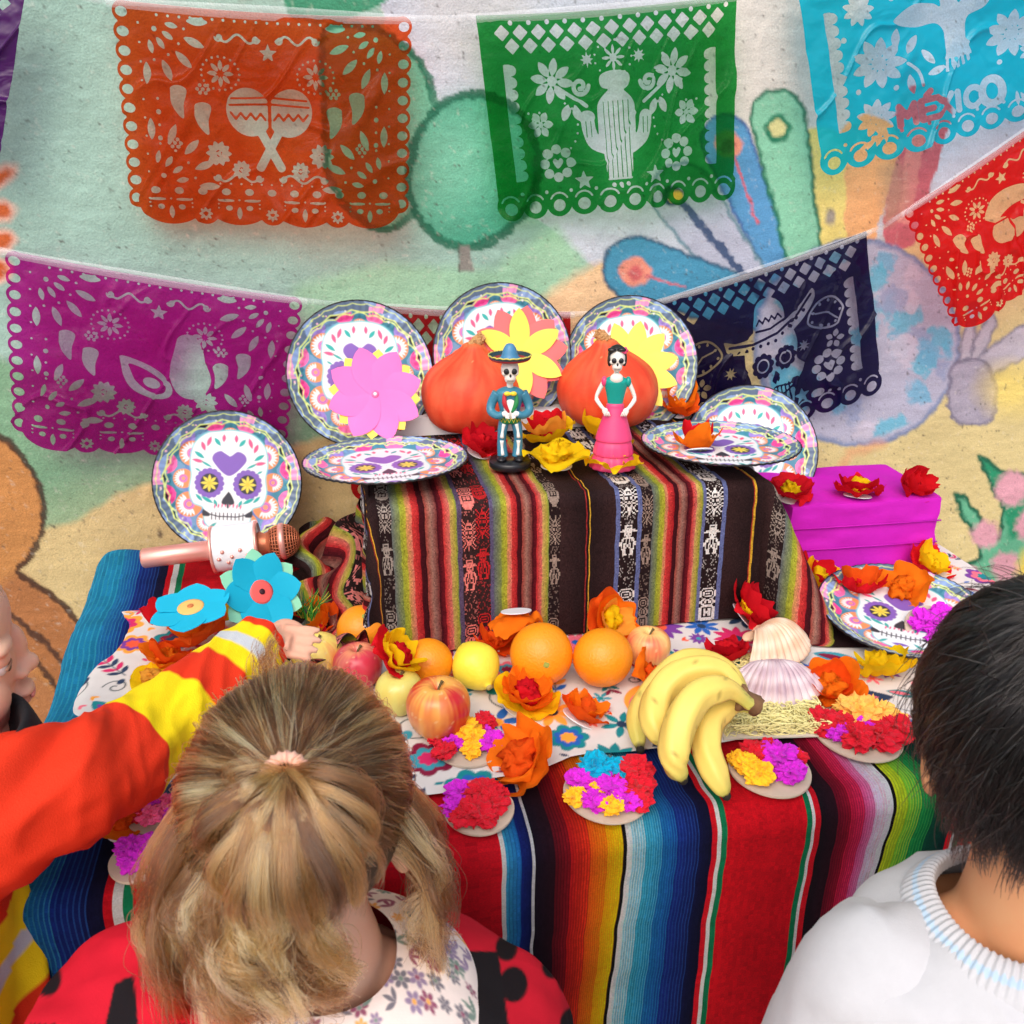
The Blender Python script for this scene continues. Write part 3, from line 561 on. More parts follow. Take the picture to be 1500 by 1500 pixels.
def m_fruit(f):
    f.poly(blob2([(.50, .36), (.58, .27), (.70, .25), (.82, .29), (.90, .37), (.86, .40), (.70, .38), (.56, .42)])); f.ell(.60, .50, .085, .088); f.ell(.70, .54, .06, .07); f.line([(.665, .44), (.66, .60)], .007, False); f.poly([(.575, .43), (.60, .40), (.63, .43)], True); f.line([(.53, .425), (.68, .44)], .006, False)
    f.ell(.82, .52, .08, .09); f.line([(.78, .40), (.83, .46)], .01)
def flagB(motif, lattice=True):
    f = Fld(W_, 1.0, .0066); f.poly([(.01, -.01), (W_ - .01, -.01), (W_ - .01, .92), (.01, .92)], False)
    for k in range(10): cx = .075 + k * .139; f.ell(cx, .925, .075, cut=False)
    for k in range(10):
        cx = .075 + k * .139; f.ell(cx, .94, .034, .032); f.ell(cx + .07, .865, .010); f.line([(cx + .052 * math.cos(a), .925 + .052 * math.sin(a)) for a in np.linspace(3.6, 5.8, 8)], .005)
    if lattice:
        for r_ in range(2):
            for k in range(13): cx = .13 + k * .096 + r_ * .048; cy = .075 + r_ * .062; s = .040; cx < W_ - .09 and f.poly([(cx - s, cy), (cx, cy - s * .95), (cx + s, cy), (cx, cy + s * .95)])
        for k in range(13): f.ell(.178 + k * .096, .030, .012)
    for x, sg in ((.135, -1), (W_ - .135, 1)):
        f.poly([(x - .02, .22), (x + .02, .22), (x + .02, .80), (x - .02, .80)])
        for k in range(10): f.ell(x - sg * .024, .25 + k * .058, .026)
        f.line([(x + sg * .028, .20), (x + sg * .028, .82)], .012, False)
    motif(f); return f
def heartflower(f, cx, cy, r):
    for k in range(8): a = k * math.pi / 4; f.ell(cx + r * .72 * math.cos(a), cy + r * .72 * math.sin(a), r * .27, r * .25)
    f.ell(cx, cy, r * .46, cut=False); f.poly(blob2([(cx, cy - r * .14), (cx + r * .16, cy - r * .26), (cx + r * .29, cy - r * .1), (cx, cy + r * .27), (cx - r * .29, cy - r * .1), (cx - r * .16, cy - r * .26)]))
def m_cactus(f):
    f.poly(blob2([(.62, .66), (.60, .50), (.615, .42), (.70, .36), (.785, .42), (.80, .50), (.78, .66)])); f.poly([(.615, .62), (.785, .62), (.77, .83), (.63, .83)]); f.poly(blob2([(.63, .36), (.625, .30), (.70, .28), (.775, .30), (.77, .36), (.70, .39)]))
    f.line(curve2([(.64, .66), (.575, .63), (.55, .57), (.545, .53)], 14), .036); f.line(curve2([(.78, .66), (.835, .62), (.855, .56), (.86, .52)], 14), .036); f.ell(.542, .50, .044, .034)
    for x in np.linspace(.635, .765, 6): f.line([(x, .43), (x, .82)], .0028, False)
    for x in (.535, .56, .845, .87): f.line([(x, .52), (x, .60)], .0028, False)
    for sg, bx in ((1, 0), (-1, W_)):
        q = lambda x: bx + sg * x
        f.rosette(q(.37), .31, .115, 8, .34, .22, .2); f.star(q(.56), .22, .045, 8, .35); f.line([(q(.42), .36), (q(.545), .445)], .009)
        f.line([(q(.515 + .046 * (1 - t * .75) * math.cos(t * 8)), .345 + .046 * (1 - t * .75) * math.sin(t * 8)) for t in np.linspace(0, 1, 26)], .011)
        f.leaf(q(.43), .47, .045, .022, sg * 2.0); f.leaf(q(.49), .475, .045, .022, sg * 1.2); heartflower(f, q(.36), .72, .10); f.star(q(.50), .82, .055)
        f.dots([(q(.23 + .02 * k), .46 + .03 * (k % 3)) for k in range(5)], .007); f.rosette(q(.29), .52, .07, 6, .5, .2)
        for k in range(3): f.ell(.66 + k * .04, .855, .012)
        f.dots([(q(.26 + .13 * math.cos(a) + .1), .54 + .14 * math.sin(a)) for a in np.linspace(-1, 1.2, 8)], .0065)
    f.rosette(.70, .22, .065, 8, .22, .28); f.dots([(.70 + .1 * math.cos(a), .22 + .085 * math.sin(a)) for a in np.linspace(0, 6.28, 14)], .006)
def m_skull(f):
    f.poly(blob2([(.56, .42), (.62, .34), (.74, .32), (.86, .36), (.90, .46), (.89, .57), (.93, .63), (.90, .69), (.845, .70), (.845, .84), (.74, .87), (.65, .84), (.64, .70), (.585, .68), (.575, .60), (.555, .52)]))
    f.poly(blob2([(.64, .36), (.65, .22), (.69, .165), (.76, .165), (.82, .22), (.83, .32), (.76, .345)])); f.poly(blob2([(.44, .33), (.52, .36), (.64, .36), (.80, .34), (.94, .27), (1.02, .20), (1.03, .26), (.95, .36), (.82, .43), (.66, .45), (.52, .43), (.45, .39)]))
    f.line([(.47, .37), (.62, .40), (.78, .385), (.92, .32), (1.01, .23)], .008, False); f.line([(.65, .335), (.74, .345), (.84, .315)], .007, False); f.line([(.655 + .16 * t, .29 - (.02 if k % 2 else -.01)) for k, t in enumerate(np.linspace(0, 1, 9))], .005, False)
    for k in range(11): f.ell(.47 + k * .049, .405 + .02 * math.sin(k * .31) - max(0, k - 6) * .024, .011, cut=False)
    for cx in (.665, .815):
        for k in range(9): a = k * .698; f.ell(cx + .052 * math.cos(a), .545 + .055 * math.sin(a), .021, cut=False)
        f.ell(cx, .545, .048, .05, cut=False); f.line([(cx + .037 * math.cos(a), .545 + .038 * math.sin(a)) for a in np.linspace(0, 6.28, 16)], .0045)
    f.poly(blob2([(.74, .60), (.765, .65), (.755, .675), (.74, .66), (.725, .675), (.715, .65)]), False)
    f.line([(.645, .745), (.70, .76), (.79, .76), (.845, .735)], .006, False)
    for k in range(7): x = .665 + k * .026; f.line([(x, .705), (x, .815)], .0045, False)
    f.line([(.62, .69), (.66, .72), (.74, .70), (.83, .72), (.875, .69)], .005, False)
    for sg, bx in ((1, 0), (-1, W_)):
        q = lambda x: bx + sg * x; heartflower(f, q(.32), .70, .105); f.star(q(.46), .52, .05, 8, .3); f.star(q(.50), .83, .055); f.ell(q(.40), .85, .04, .025); f.dots([(q(.33 + .05 * k), .86) for k in range(3)], .010); f.rosette(q(.27), .55, .06, 5, .5)
        o = blob2([(q(.20), .38), (q(.26), .29), (q(.36), .30), (q(.42), .40), (q(.33), .46), (q(.24), .46)]); f.line(o + o[:1], .006); f.dots([(x * .8 + .2 * q(.31), y * .8 + .2 * .38) for x, y in o[::5]], .009)
        f.line([(q(.24), .43), (q(.30), .37), (q(.37), .36)], .005)
def m_bird(f):
    f.poly(blob2([(.70, .42), (.66, .36), (.55, .36), (.45, .32), (.56, .25), (.66, .26), (.70, .28), (.70, .18), (.745, .14), (.78, .18), (.80, .28), (.86, .20), (.98, .16), (1.0, .20), (.94, .32), (.84, .36), (.82, .46), (.84, .58), (.68, .62), (.70, .52)]))
    for k in range(6): f.line([(.69 + k * .03, .56), (.68 + k * .034, .64)], .007, False)
    for sg, bx in ((1, 0), (-1, W_)):
        q = lambda x: bx + sg * x
        f.rosette(q(.35), .50, .13, 9, .36, .25, .1); f.rosette(q(.31 if sg > 0 else .24), .77 if sg > 0 else .62, .10 if sg > 0 else .08, 9, .36, .25); f.rosette(q(.29), .23, .08, 9, .36, .3); f.rosette(q(.56), .12, .06, 8, .3, .3)
        sg > 0 and f.line(curve2([(q(.48), .53), (q(.54), .58), (q(.56), .66)], 12), .008)
        for a, x, y in () if sg < 0 else ((.9, .52, .44), (2.2, .60, .52), (.2, .64, .60), (1.7, .50, .64), (1.3, .45, .40)): f.leaf(q(x), y, .055, .02, sg * (math.pi - a) if sg > 0 else a)
        f.line(curve2([(q(.30), .06), (q(.40), .12), (q(.47), .20)], 12), .009); f.leaf(q(.36), .03, .05, .014, .4 * sg); f.leaf(q(.43), .06, .05, .014, .7 * sg); f.leaf(q(.24), .09, .05, .016, .2 * sg)
        for k in range(4): f.leaf(q(.24 + k * .035), .90 - k * .012, .045, .011, sg * (-.5 - k * .35))
        f.dots([(q(.20), .36), (q(.24), .62), (q(.42), .64), (q(.46), .20)], .014)
    def L(ch, x, y, s, wd=.017):
        S = {'M': [[(0, 1), (0, 0), (.5, .6), (1, 0), (1, 1)]], 'E': [[(1, 0), (0, 0), (0, 1), (1, 1)], [(0, .5), (.8, .5)], [(.4, -.22), (.75, -.42)]], 'X': [[(0, 0), (1, 1)], [(1, 0), (0, 1)]], 'I': [[(.5, 0), (.5, 1)]], 'C': [[(.5 + .55 * math.cos(a), .5 + .52 * math.sin(a)) for a in np.linspace(.8, 5.5, 16)]], 'O': [[(.5 + .62 * math.cos(a), .5 + .60 * math.sin(a)) for a in np.linspace(0, 6.284, 22)]]}
        for pl in S[ch]: f.line([(x + a * s * .78, y + b * s) for a, b in pl], wd)
    for ch, x, s in (('M', .42, .10), ('E', .535, .10), ('X', .625, .10), ('I', .70, .10), ('C', .785, .10), ('O', .885, .115)): L(ch, x, .74 if ch != 'O' else .73, s, .0165 if ch != 'O' else .022)
def film(name, c, dens=.5):
    """coloured plastic film that lets the wall show through"""
    a = N(name); tr = a.n('BsdfTransparent'); tr.inputs[0].default_value = (*[min(1, v * 1.15 + .02) for v in c], 1)
    df = a.n('BsdfPrincipled', Roughness=.16); df.inputs['Base Color'].default_value = (*c, 1); df.inputs['Specular IOR Level'].default_value = .5
    tc = a.n('TexCoord'); nz = a.n('TexNoise', Scale=16., Detail=3., Distortion=.8); a.l(tc.outputs['Object'], nz.inputs['Vector']); bp = a.n('Bump', Strength=.6, Distance=.012); a.l(nz.outputs['Fac'], bp.inputs['Height']); a.l(bp.outputs[0], df.inputs['Normal'])
    tl = a.n('BsdfTranslucent'); tl.inputs[0].default_value = (*c, 1); m0 = a.n('MixShader'); m0.inputs[0].default_value = .35; a.l(df.outputs[0], m0.inputs[1]); a.l(tl.outputs[0], m0.inputs[2])
    m1 = a.n('MixShader'); m1.inputs[0].default_value = dens; a.l(tr.outputs[0], m1.inputs[1]); a.l(m0.outputs[0], m1.inputs[2]); a.l(m1.outputs[0], a.out.inputs['Surface']); return a.m
clear = N('clear_strip'); _a = clear; _t = _a.n('BsdfTransparent'); _p = _a.n('BsdfPrincipled', Roughness=.12); _p.inputs['Base Color'].default_value = (.86, .88, .92, 1); _m = _a.n('MixShader'); _m.inputs[0].default_value = .22
_a.l(_t.outputs[0], _m.inputs[1]); _a.l(_p.outputs[0], _m.inputs[2]); _a.l(_m.outputs[0], _a.out.inputs['Surface']); clear = clear.m
def flag(f, corners, yw, col, label, dens, seed, bulge=.012, tape=(), skewy=(0, 0)):
    P2, Fs = f.march(); u, v = P2[:, 0] / W_, P2[:, 1]
    tl, tr, br, bl_ = (Wl(*c, yw + dy) for c, dy in zip(corners, (skewy[0], skewy[1], skewy[1], skewy[0])))
    top = tl + (tr - tl) * u[:, None]; bot = bl_ + (br - bl_) * u[:, None]; P3 = top + (bot - top) * v[:, None]
    P3[:, 1] += bulge * v * np.sin(u * 5 + seed) + .006 * v * np.sin(u * 13 + seed * 2.) + .004 * fbm(u * 5, v * 4, 0, seed) * (v > 0)
    cr_ = np.abs(vn(u * 7 + v * 3, v * 2.5 - u, 0, seed + 40)); P3[:, 1] -= .007 * np.exp(-(cr_ / .07) ** 2) * np.clip(v * 3, .15, 1); P3[:, 1] = np.minimum(P3[:, 1], WY - .012); P3[:, 2] -= .006 * np.sin(u * math.pi) * (1 - v)
    org = (tl + tr) / 2
    t = thing('plastic_flag', label, 'flag', org, (0, 0, 0), 'cut plastic flags hung on the wall')
    m = film('film_' + str(seed), lin(*col), dens); mk('cut_sheet', P3 - org, Fs, m, t, True)
    s = np.linspace(-.01, 1.01, 40)[:, None]; a = tl + (tr - tl) * s; a[:, 2] -= .006 * np.sin(np.clip(s[:, 0], 0, 1) * math.pi); a[:, 1] -= .003; a = a - org
    mk('folded_hem', np.concatenate([a + (0, 0, .003), a + (0, -.002, -.002), a + (0, 0, -.007)]), gridF(3, 40), clear, t)
    return t
ORG, MAG, TUR, NAV = (226, 84, 22), (196, 30, 150), (16, 178, 204), (26, 18, 66)
flag(flagA(m_maracas), ((160, 2), (606, 28), (600, 338), (188, 330)), 1.455, ORG, 'orange cut plastic flag with maracas', .20, 1)
flag(flagB(m_cactus), ((694, 26), (1082, -6), (1078, 292), (733, 326)), 1.46, (24, 150, 62), 'green cut plastic flag with a flowering cactus in a pot', .16, 2)
flag(flagB(m_bird, False), ((1160, -48), (1566, -112), (1590, 150), (1205, 262)), 1.44, TUR, 'turquoise cut plastic flag with a flying bird and the word MÉXICO', .70, 3, .006)
flag(flagA(m_avocado), ((4, 368), (446, 440), (418, 690), (18, 652)), 1.455, MAG, 'magenta cut plastic flag with avocados', .26, 4)
flag(flagB(m_cactus), ((512, 446), (838, 460), (832, 735), (514, 730)), 1.48, (176, 24, 34), 'dark red cut plastic flag mostly hidden behind upright plates', .5, 5, .003)
flag(flagB(m_skull), ((944, 447), (1272, 340), (1290, 570), (985, 706)), 1.474, NAV, 'navy blue cut plastic flag with a skull in a wide sombrero', .5, 6, .003)
flag(flagA(m_fruit), ((1322, 312), (1590, 128), (1640, 330), (1408, 500)), 1.38, (214, 22, 26), 'bright red cut plastic flag with fruit', .55, 7, .006)
flag(flagB(m_cactus), ((-370, -40), (41, -14), (2, 236), (-380, 240)), 1.44, (84, 26, 104), 'purple cut plastic flag hanging beside the orange flag', .7, 8)
# the clear bunting strips that carry the flags
def strip(pts, label):
    q = smoothpath(np.array([Wl(x, y, yy) for x, y, yy in pts]), 90); org = q[0].copy(); q = q - org
    o = mk('bunting_strip', np.concatenate([q + (0, -.004, .004), q + (0, -.007, 0), q + (0, -.004, -.005)]), gridF(3, 90), clear); o.location = org
    tag(o, label, 'bunting')
strip([(-500, -30, 1.45), (40, -14, 1.45), (160, 1, 1.45), (400, 14, 1.45), (606, 27, 1.45), (694, 25, 1.455), (880, 10, 1.455), (1080, -7, 1.455), (1160, -49, 1.44), (1566, -112, 1.44)], 'clear plastic strip carrying the orange, green and turquoise flags')
strip([(-300, 300, 1.45), (4, 366, 1.45), (220, 403, 1.45), (446, 439, 1.45), (514, 445, 1.475), (660, 452, 1.475), (838, 459, 1.475), (944, 446, 1.474), (1100, 396, 1.474), (1272, 339, 1.474), (1322, 311, 1.38), (1590, 127, 1.38)], 'clear plastic strip carrying the magenta, navy and bright red flags')

# ================================================================== sugar skull paper plates
PR = .1165
def plate_mesh():
    nr, na = 120, 400; rr = np.concatenate([np.linspace(.004, .985, nr - 2), [1.0, .992]]); th = np.linspace(0, 2 * math.pi, na, endpoint=False)
    Rr, Th = np.meshgrid(rr, th, indexing='ij'); x, y = (Rr * np.cos(Th)).ravel(), (Rr * np.sin(Th)).ravel(); r, t_ = Rr.ravel(), Th.ravel()
    prof = np.interp(rr, [0, .70, .76, .80, .97, .985, 1.0], [0, 0, .001, .004, .0115, .0122, .0118]); prof[-1] = .0095
    crimp = .0005 * np.sin(Th * 60) * (Rr > .76); Z = (prof[:, None] + crimp).ravel(); V = np.stack([x * PR, y * PR, Z], 1)
    sl, lb, tl, pk, ye, bk, wh = lin(92, 112, 138), lin(132, 160, 206), lin(60, 128, 152), lin(226, 70, 146), lin(214, 230, 140), lin(20, 18, 22), lin(226, 229, 232)
    p = Paint(x, y, tl); S = .012
    sc = lambda n, ph=0.: np.abs(np.sin(t_ * n / 2 + ph))
    # inner field: blue clouds with lilac and pink tufts
    p.c[:] = np.array(tl) * (.5 + .5 * (vn(x * 5, y * 5, 0, 3) > 0)[:, None]) + np.array(lb) * (.5 - .5 * (vn(x * 5, y * 5, 0, 3) > 0)[:, None])
    for k in range(12):
        a = k * math.pi / 6 + .26; cx, cy = .74 * math.cos(a), .74 * math.sin(a); c_ = [pk, lin(150, 130, 206), lin(236, 110, 170)][k % 3]
        for j in range(-3, 4): aa = a + j * .34; p.loc(cx, cy, .26, lambda X_, Y_: d_leaf(X_, Y_, cx - .02 * math.cos(a) + .075 * math.cos(aa), cy - .02 * math.sin(a) + .075 * math.sin(aa), .085, .026, aa), c_, S)
    # scalloped dark gap and rim clouds
    e1 = .80 + .035 * sc(22) + .015 * sc(9, .6); m = np.clip((r - e1) / .012, 0, 1)[:, None]
    gap = (vn(np.cos(t_) * 2.2, np.sin(t_) * 2.2, 0, 8) > -.15); p.c = np.where((m > 0) & gap[:, None], p.c * (1 - m) + np.array(bk) * m, p.c)
    e2 = .872 - .03 * sc(18, .4); rim = r > e2; rimc = np.where((vn(np.cos(t_) * 6, np.sin(t_) * 6, r * 5, 4) > .15)[:, None], np.array(lb), np.where((vn(np.cos(t_) * 5 + 9, np.sin(t_) * 5, 0, 14) > .25)[:, None], np.array(lin(224, 150, 196)), np.array(sl)))
    p.c = np.where(rim[:, None], rimc, p.c)
    for e, wd in ((e2, .010), (e1 - .012, .009), (.955 - .02 * sc(30), .006)): p.put(np.abs(r - e) - wd, ye, S, .9)
    p.put(np.abs(r - .992) - .012, bk, .008)
    q = np.random.default_rng(4)
    for k in range(60): a = q.uniform(0, 6.28); rr_ = q.uniform(.78, .95); p.loc(rr_ * math.cos(a), rr_ * math.sin(a), .04, lambda X_, Y_: np.hypot(X_ - rr_ * math.cos(a), Y_ - rr_ * math.sin(a)) - q.uniform(.007, .014), [wh, lin(250, 190, 210), ye][k % 3], S)
    # fans behind the skull
    p.put(d_ell(x, y, 0, 0, .60, .64), lin(96, 126, 186), .06, .9)
    for k, (a, s) in enumerate(((.62, .20), (2.52, .20), (-.55, .20), (3.69, .20), (1.57, .13), (.03, .15), (3.11, .15), (-1.1, .15), (4.24, .15))):
        s = s * .82; cx, cy = .60 * math.cos(a), .64 * math.sin(a)
        p.loc(cx, cy, .4, lambda X_, Y_: np.hypot(X_ - cx, Y_ - cy) - s - .012, lin(226, 140, 90), S)
        for j in range(11): aa = a - 1.5 + j * .3; p.loc(cx, cy, .4, lambda X_, Y_: d_leaf(X_, Y_, cx + s * .66 * math.cos(aa), cy + s * .66 * math.sin(aa), s * .36, s * .10, aa), wh, S)
        for f_, c_ in ((.48, lin(232, 120, 160)), (.36, lin(176, 110, 190)), (.22, lin(236, 150, 120))): p.loc(cx, cy, .4, lambda X_, Y_: np.hypot(X_ - cx, Y_ - cy) - s * f_, c_, S)
    # the skull
    K_ = 1.38; p.x = x / K_; p.y = y / K_; x, y = p.x, p.y
    sk = blob2([(0, .52), (.20, .49), (.33, .38), (.37, .20), (.355, .05), (.37, -.10), (.33, -.22), (.235, -.27), (.21, -.42), (.10, -.50), (0, -.515), (-.10, -.50), (-.21, -.42), (-.235, -.27), (-.33, -.22), (-.37, -.10), (-.355, .05), (-.37, .20), (-.33, .38), (-.20, .49)])
    d = d_poly(x, y, sk); p.put(d - .012, lin(120, 200, 206), .014); p.put(d, wh, .014)
    pu, tq, pk2, gr = lin(126, 92, 178), lin(36, 164, 160), lin(236, 84, 130), lin(52, 52, 62)
    p.put(d_poly(x, y, blob2([(0, .26), (.08, .31), (.155, .27), (.15, .19), (0, .06), (-.15, .19), (-.155, .27), (-.08, .31)])), pu, S)
    for sg in (-1, 1):
        ex, ey = sg * .185, -.02
        for k in range(16): a = k * math.pi / 8; p.loc(ex, ey, .2, lambda X_, Y_: np.hypot(X_ - ex - .115 * math.cos(a), Y_ - ey - .125 * math.sin(a)) - .030, pu, S)
        p.loc(ex, ey, .2, lambda X_, Y_: d_ell(X_, Y_, ex, ey, .115, .125), pu, S); p.loc(ex, ey, .2, lambda X_, Y_: d_ell(X_, Y_, ex, ey, .088, .098), gr, S)
        for k in range(8): a = k * math.pi / 4; p.loc(ex, ey, .2, lambda X_, Y_: d_leaf(X_, Y_, ex + .045 * math.cos(a), ey + .048 * math.sin(a), .04, .014, a), lin(226, 206, 80), S)
        p.loc(ex, ey, .2, lambda X_, Y_: np.hypot(X_ - ex, Y_ - ey) - .015, lin(240, 190, 60), S)
        for (cx, cy, a, b, ro, c_) in ((.12, .40, .05, .02, .9, tq), (.20, .40, .055, .02, 1.9, pk2), (.255, .35, .05, .02, 1.2, pk2), (.29, .26, .06, .02, .6, tq), (.30, .20, .06, .018, .2, pk2), (.06, .44, .04, .018, 1.6, pk2), (.22, .17, .06, .012, .5, tq), (.30, .11, .03, .010, .5, tq), (.20, -.19, .065, .018, .5, tq), (.28, -.17, .05, .016, .8, tq), (.12, -.22, .04, .016, 1.2, tq), (.14, -.45, .05, .014, -.7, tq), (.27, -.08, .0, 0, 0, tq)):
            if a: p.loc(sg * cx, cy, .12, lambda X_, Y_: d_leaf(X_, Y_, sg * cx, cy, a, b, ro if sg > 0 else math.pi - ro), c_, S)
        for k in range(4): p.loc(sg * .05 * k, -.25, .08, lambda X_, Y_: d_leaf(X_, Y_, sg * (.02 + .035 * k), -.235 - .006 * k, .025, .008, 1.4), pk2, S)
        p.loc(sg * .22, -.32, .12, lambda X_, Y_: d_poly(X_, Y_, blob2([(sg * .235, -.285), (sg * .24, -.35), (sg * .175, -.355), (sg * .18, -.32)])), gr, S)
    p.put(d_poly(x, y, blob2([(0, -.10), (.05, -.17), (.06, -.22), (.02, -.235), (0, -.22), (-.02, -.235), (-.06, -.22), (-.05, -.17)])), gr, S); p.loc(0, -.25, .06, lambda X_, Y_: d_line(X_, Y_, [(0, -.2), (0, -.26)]) - .010, gr, S)
    p.put(d_line(x, y, [(-.19, -.33), (-.09, -.355), (.09, -.355), (.19, -.33)]) - .006, gr, .010)
    for k in range(-4, 5): p.loc(k * .038, -.35, .06, lambda X_, Y_: d_line(X_, Y_, [(k * .038, -.32), (k * .038, -.385)]) - .005, gr, .010)
    p.loc(0, -.47, .09, lambda X_, Y_: d_leaf(X_, Y_, 0, -.465, .07, .02, 0), pu, S)
    pm = mat('printed_paper', attr=True, rough=.42, var=.03, scale=40, spec=.45)
    o = mk('paper_plate', V, gridF(nr, na, cu=True), pm, link=False, vcol=np.clip(p.c, 0, .86)); return o.data
PLATE = plate_mesh()
def plate(center, lean, yaw, roll, label):
    """lean: 0 = lying flat, 90 = upright facing the viewer; roll turns the skull in its own plane"""
    o = bpy.data.objects.new('paper_plate', PLATE); COL.objects.link(o)
    o.matrix_world = Matrix.Translation(center) @ Euler((0, 0, yaw)).to_matrix().to_4x4() @ Euler((lean, 0, 0)).to_matrix().to_4x4() @ Euler((0, 0, roll)).to_matrix().to_4x4()
    return tag(o, label, 'plate', 'sugar skull paper plates')
plate(Wl(335, 706, 1.425), R(74), R(4), R(-8), 'upright skull paper plate standing behind the microphone')
plate(G(566, 682, RZ + .012), R(-2), R(8), R(-4), 'skull paper plate lying flat at the edge of the woven step, nothing on it')
plate(Wl(528, 549, 1.415), R(72), R(6), R(-5), 'upright skull paper plate with a pink paper flower on it')
plate(Wl(735, 520, 1.435), R(74), R(2), R(4), 'tallest upright skull paper plate behind the pumpkins, with coral flower')
plate(Wl(923, 535, 1.435), R(72), R(-4), R(2), 'upright skull paper plate with a plain yellow paper flower')
plate(G(1054, 657, RZ + .016), R(-1), R(-12), R(-4), 'skull paper plate lying flat with an orange and red tissue flower on it')
plate(Wl(1097, 662, 1.37), R(64), R(-14), R(0), 'skull paper plate tilted up behind the flat plate, next to the purple box')
plate(G(1322, 900, TZ + .034), R(7), R(-20), R(-14), 'skull paper plate below the purple box, with tissue flowers on its rim')
# ================================================================== purple box, white ledge, pumpkins
FT = TZ + .0095                                     # top of the flowered cloth
def rbox(sx, sy, sz, n=10, amp=.0015, seed=0, rad=.004):
    """box with slightly soft edges and paper-wrap waviness"""
    Vs, Fs, o = [], [], 0; t_ = np.linspace(-1, 1, n)
    for ax in range(3):
        for sg in (-1, 1):
            A, B = np.meshgrid(t_, t_); P_ = np.zeros((n * n, 3)); P_[:, ax] = sg; P_[:, (ax + 1) % 3] = A.ravel(); P_[:, (ax + 2) % 3] = B.ravel()
            Fq = gridF(n, n); Vs.append(P_); Fs.append((Fq if sg > 0 else Fq[:, ::-1]) + o); o += n * n
    V = np.concatenate(Vs) * (sx, sy, sz); inner = np.clip(V, [-sx + rad, -sy + rad, -sz + rad], [sx - rad, sy - rad, sz - rad]); d = V - inner; Ln = np.linalg.norm(d, axis=1)[:, None]
    V = inner + d / np.maximum(Ln, 1e-9) * np.minimum(Ln, rad); V += amp * np.stack([vn(V[:, 0] * 30, V[:, 1] * 30, V[:, 2] * 60, seed + k) for k in range(3)], 1)
    return V, np.concatenate(Fs)
crepe_p = mat('purple_crepe_paper', lin(190, 26, 176), .75, .10, 15., .5, 60., .2)
bc = (G(1150, 845, TZ) + G(1365, 835, TZ)) / 2
pbox = thing('wrapped_box', 'box wrapped in bright purple crepe paper, three red flowers on top', 'box', (.815, 1.275, TZ + .006), (0, 0, R(-2)))
V, Fq = rbox(.130, .088, .059, 26, .0024, 3); mk('paper_wrap', V + (0, 0, .059), Fq, crepe_p, pbox)
for k, z in enumerate((.040, .078)): mk('paper_fold', *box(-.131, .131, -.0915, -.0895, z, z + .0022), crepe_p, pbox)
white_card = mat('white_card', lin(226, 228, 232), .6, .04)
o = mk('white_ledge', *box(.06, .475, 1.375, 1.45, RZ, RZ + .03), white_card, None, False); tag(o, 'low white card ledge propping up the plates behind the pumpkins', 'ledge')

def pumpkin(loc, r, h, label, stem_tilt, seed, rot=0.):
    t = thing('pumpkin', label, 'pumpkin', loc, (0, 0, rot)); n, m = 96, 70
    prof = np.array([(0, .012), (.30, -.0), (.62, .04), (.88, .16), (1.0, .36), (.975, .53), (.84, .68), (.63, .79), (.42, .87), (.29, .93), (.21, .98), (.13, 1.0), (0, 1.0)])
    q = smoothpath(prof, m); q[:, 0] = np.maximum(q[:, 0], 0); V, Fq = lathe(q * (r, h), n)
    ph = np.arctan2(V[:, 1], V[:, 0]); rr = np.hypot(V[:, 0], V[:, 1]) / r; zz = V[:, 2] / h
    k = 1 + .012 * np.cos(ph * 10 + seed) * np.clip(rr * 1.2, 0, 1) + .03 * vn(np.cos(ph) * 1.6, np.sin(ph) * 1.6, zz * 2, seed) + .006 * vn(np.cos(ph) * 9, np.sin(ph) * 9, zz * 9, seed); V[:, :2] *= k[:, None]
    V[:, 0] += np.clip(zz - .65, 0, 1) * stem_tilt * r; V[:, 2] += .012 * h * vn(np.cos(ph) * 2, np.sin(ph) * 2, 0, seed + 4)
    c0, c1, c2 = np.array(lin(214, 66, 38)), np.array(lin(224, 92, 58)), np.array(lin(200, 54, 32)); f = np.clip(.5 + .8 * fbm(np.cos(ph) * 5, np.sin(ph) * 5, zz * 4, seed + 1), 0, 1)[:, None]; c = c0 * (1 - f) + c1 * f
    f2 = np.clip(vn(np.cos(ph) * 12, np.sin(ph) * 12, zz * 3, seed + 9) - .2, 0, 1)[:, None]; c = c * (1 - f2) + c2 * f2
    sp = (vn(np.cos(ph) * 30, np.sin(ph) * 30, zz * 26, seed + 2) > .90)[:, None]; c = np.where(sp, c * .5 + np.array(lin(236, 170, 120)) * .5, c)
    tan = np.clip((zz - .955) / .04, 0, 1)[:, None]; c = c * (1 - tan * .6) + np.array(lin(196, 120, 70)) * tan * .6
    mk('flesh', V, Fq, M_pump, t, vcol=c)
    sx = stem_tilt * r * .35; st = smoothpath([(sx, 0, h * .97), (sx + .006 * np.sign(stem_tilt + .01), 0, h * 1.03), (sx + .016 * np.sign(stem_tilt + .01), .002, h * 1.08)], 12)
    V2, F2 = tube(st, np.linspace(r * .135, r * .085, 12), 18); V2 = V2 + .0012 * rng.standard_normal(V2.shape); mk('stem', V2, F2, M_cork, t, False)
M_pump = mat('pumpkin_skin', attr=True, rough=.55, var=.08, bump=.3, bscale=140., spec=.3)
M_cork = mat('corky_stem', lin(186, 140, 92), .9, .25, 300., .4, 400.)
pumpkin(G(690, 628, RZ + .004), .079, .140, 'orange red teardrop pumpkin behind the figurine in a sombrero', .25, 3)
pumpkin(G(888, 622, RZ + .004), .081, .142, 'orange red teardrop pumpkin behind the figurine in a pink skirt', -.22, 8)

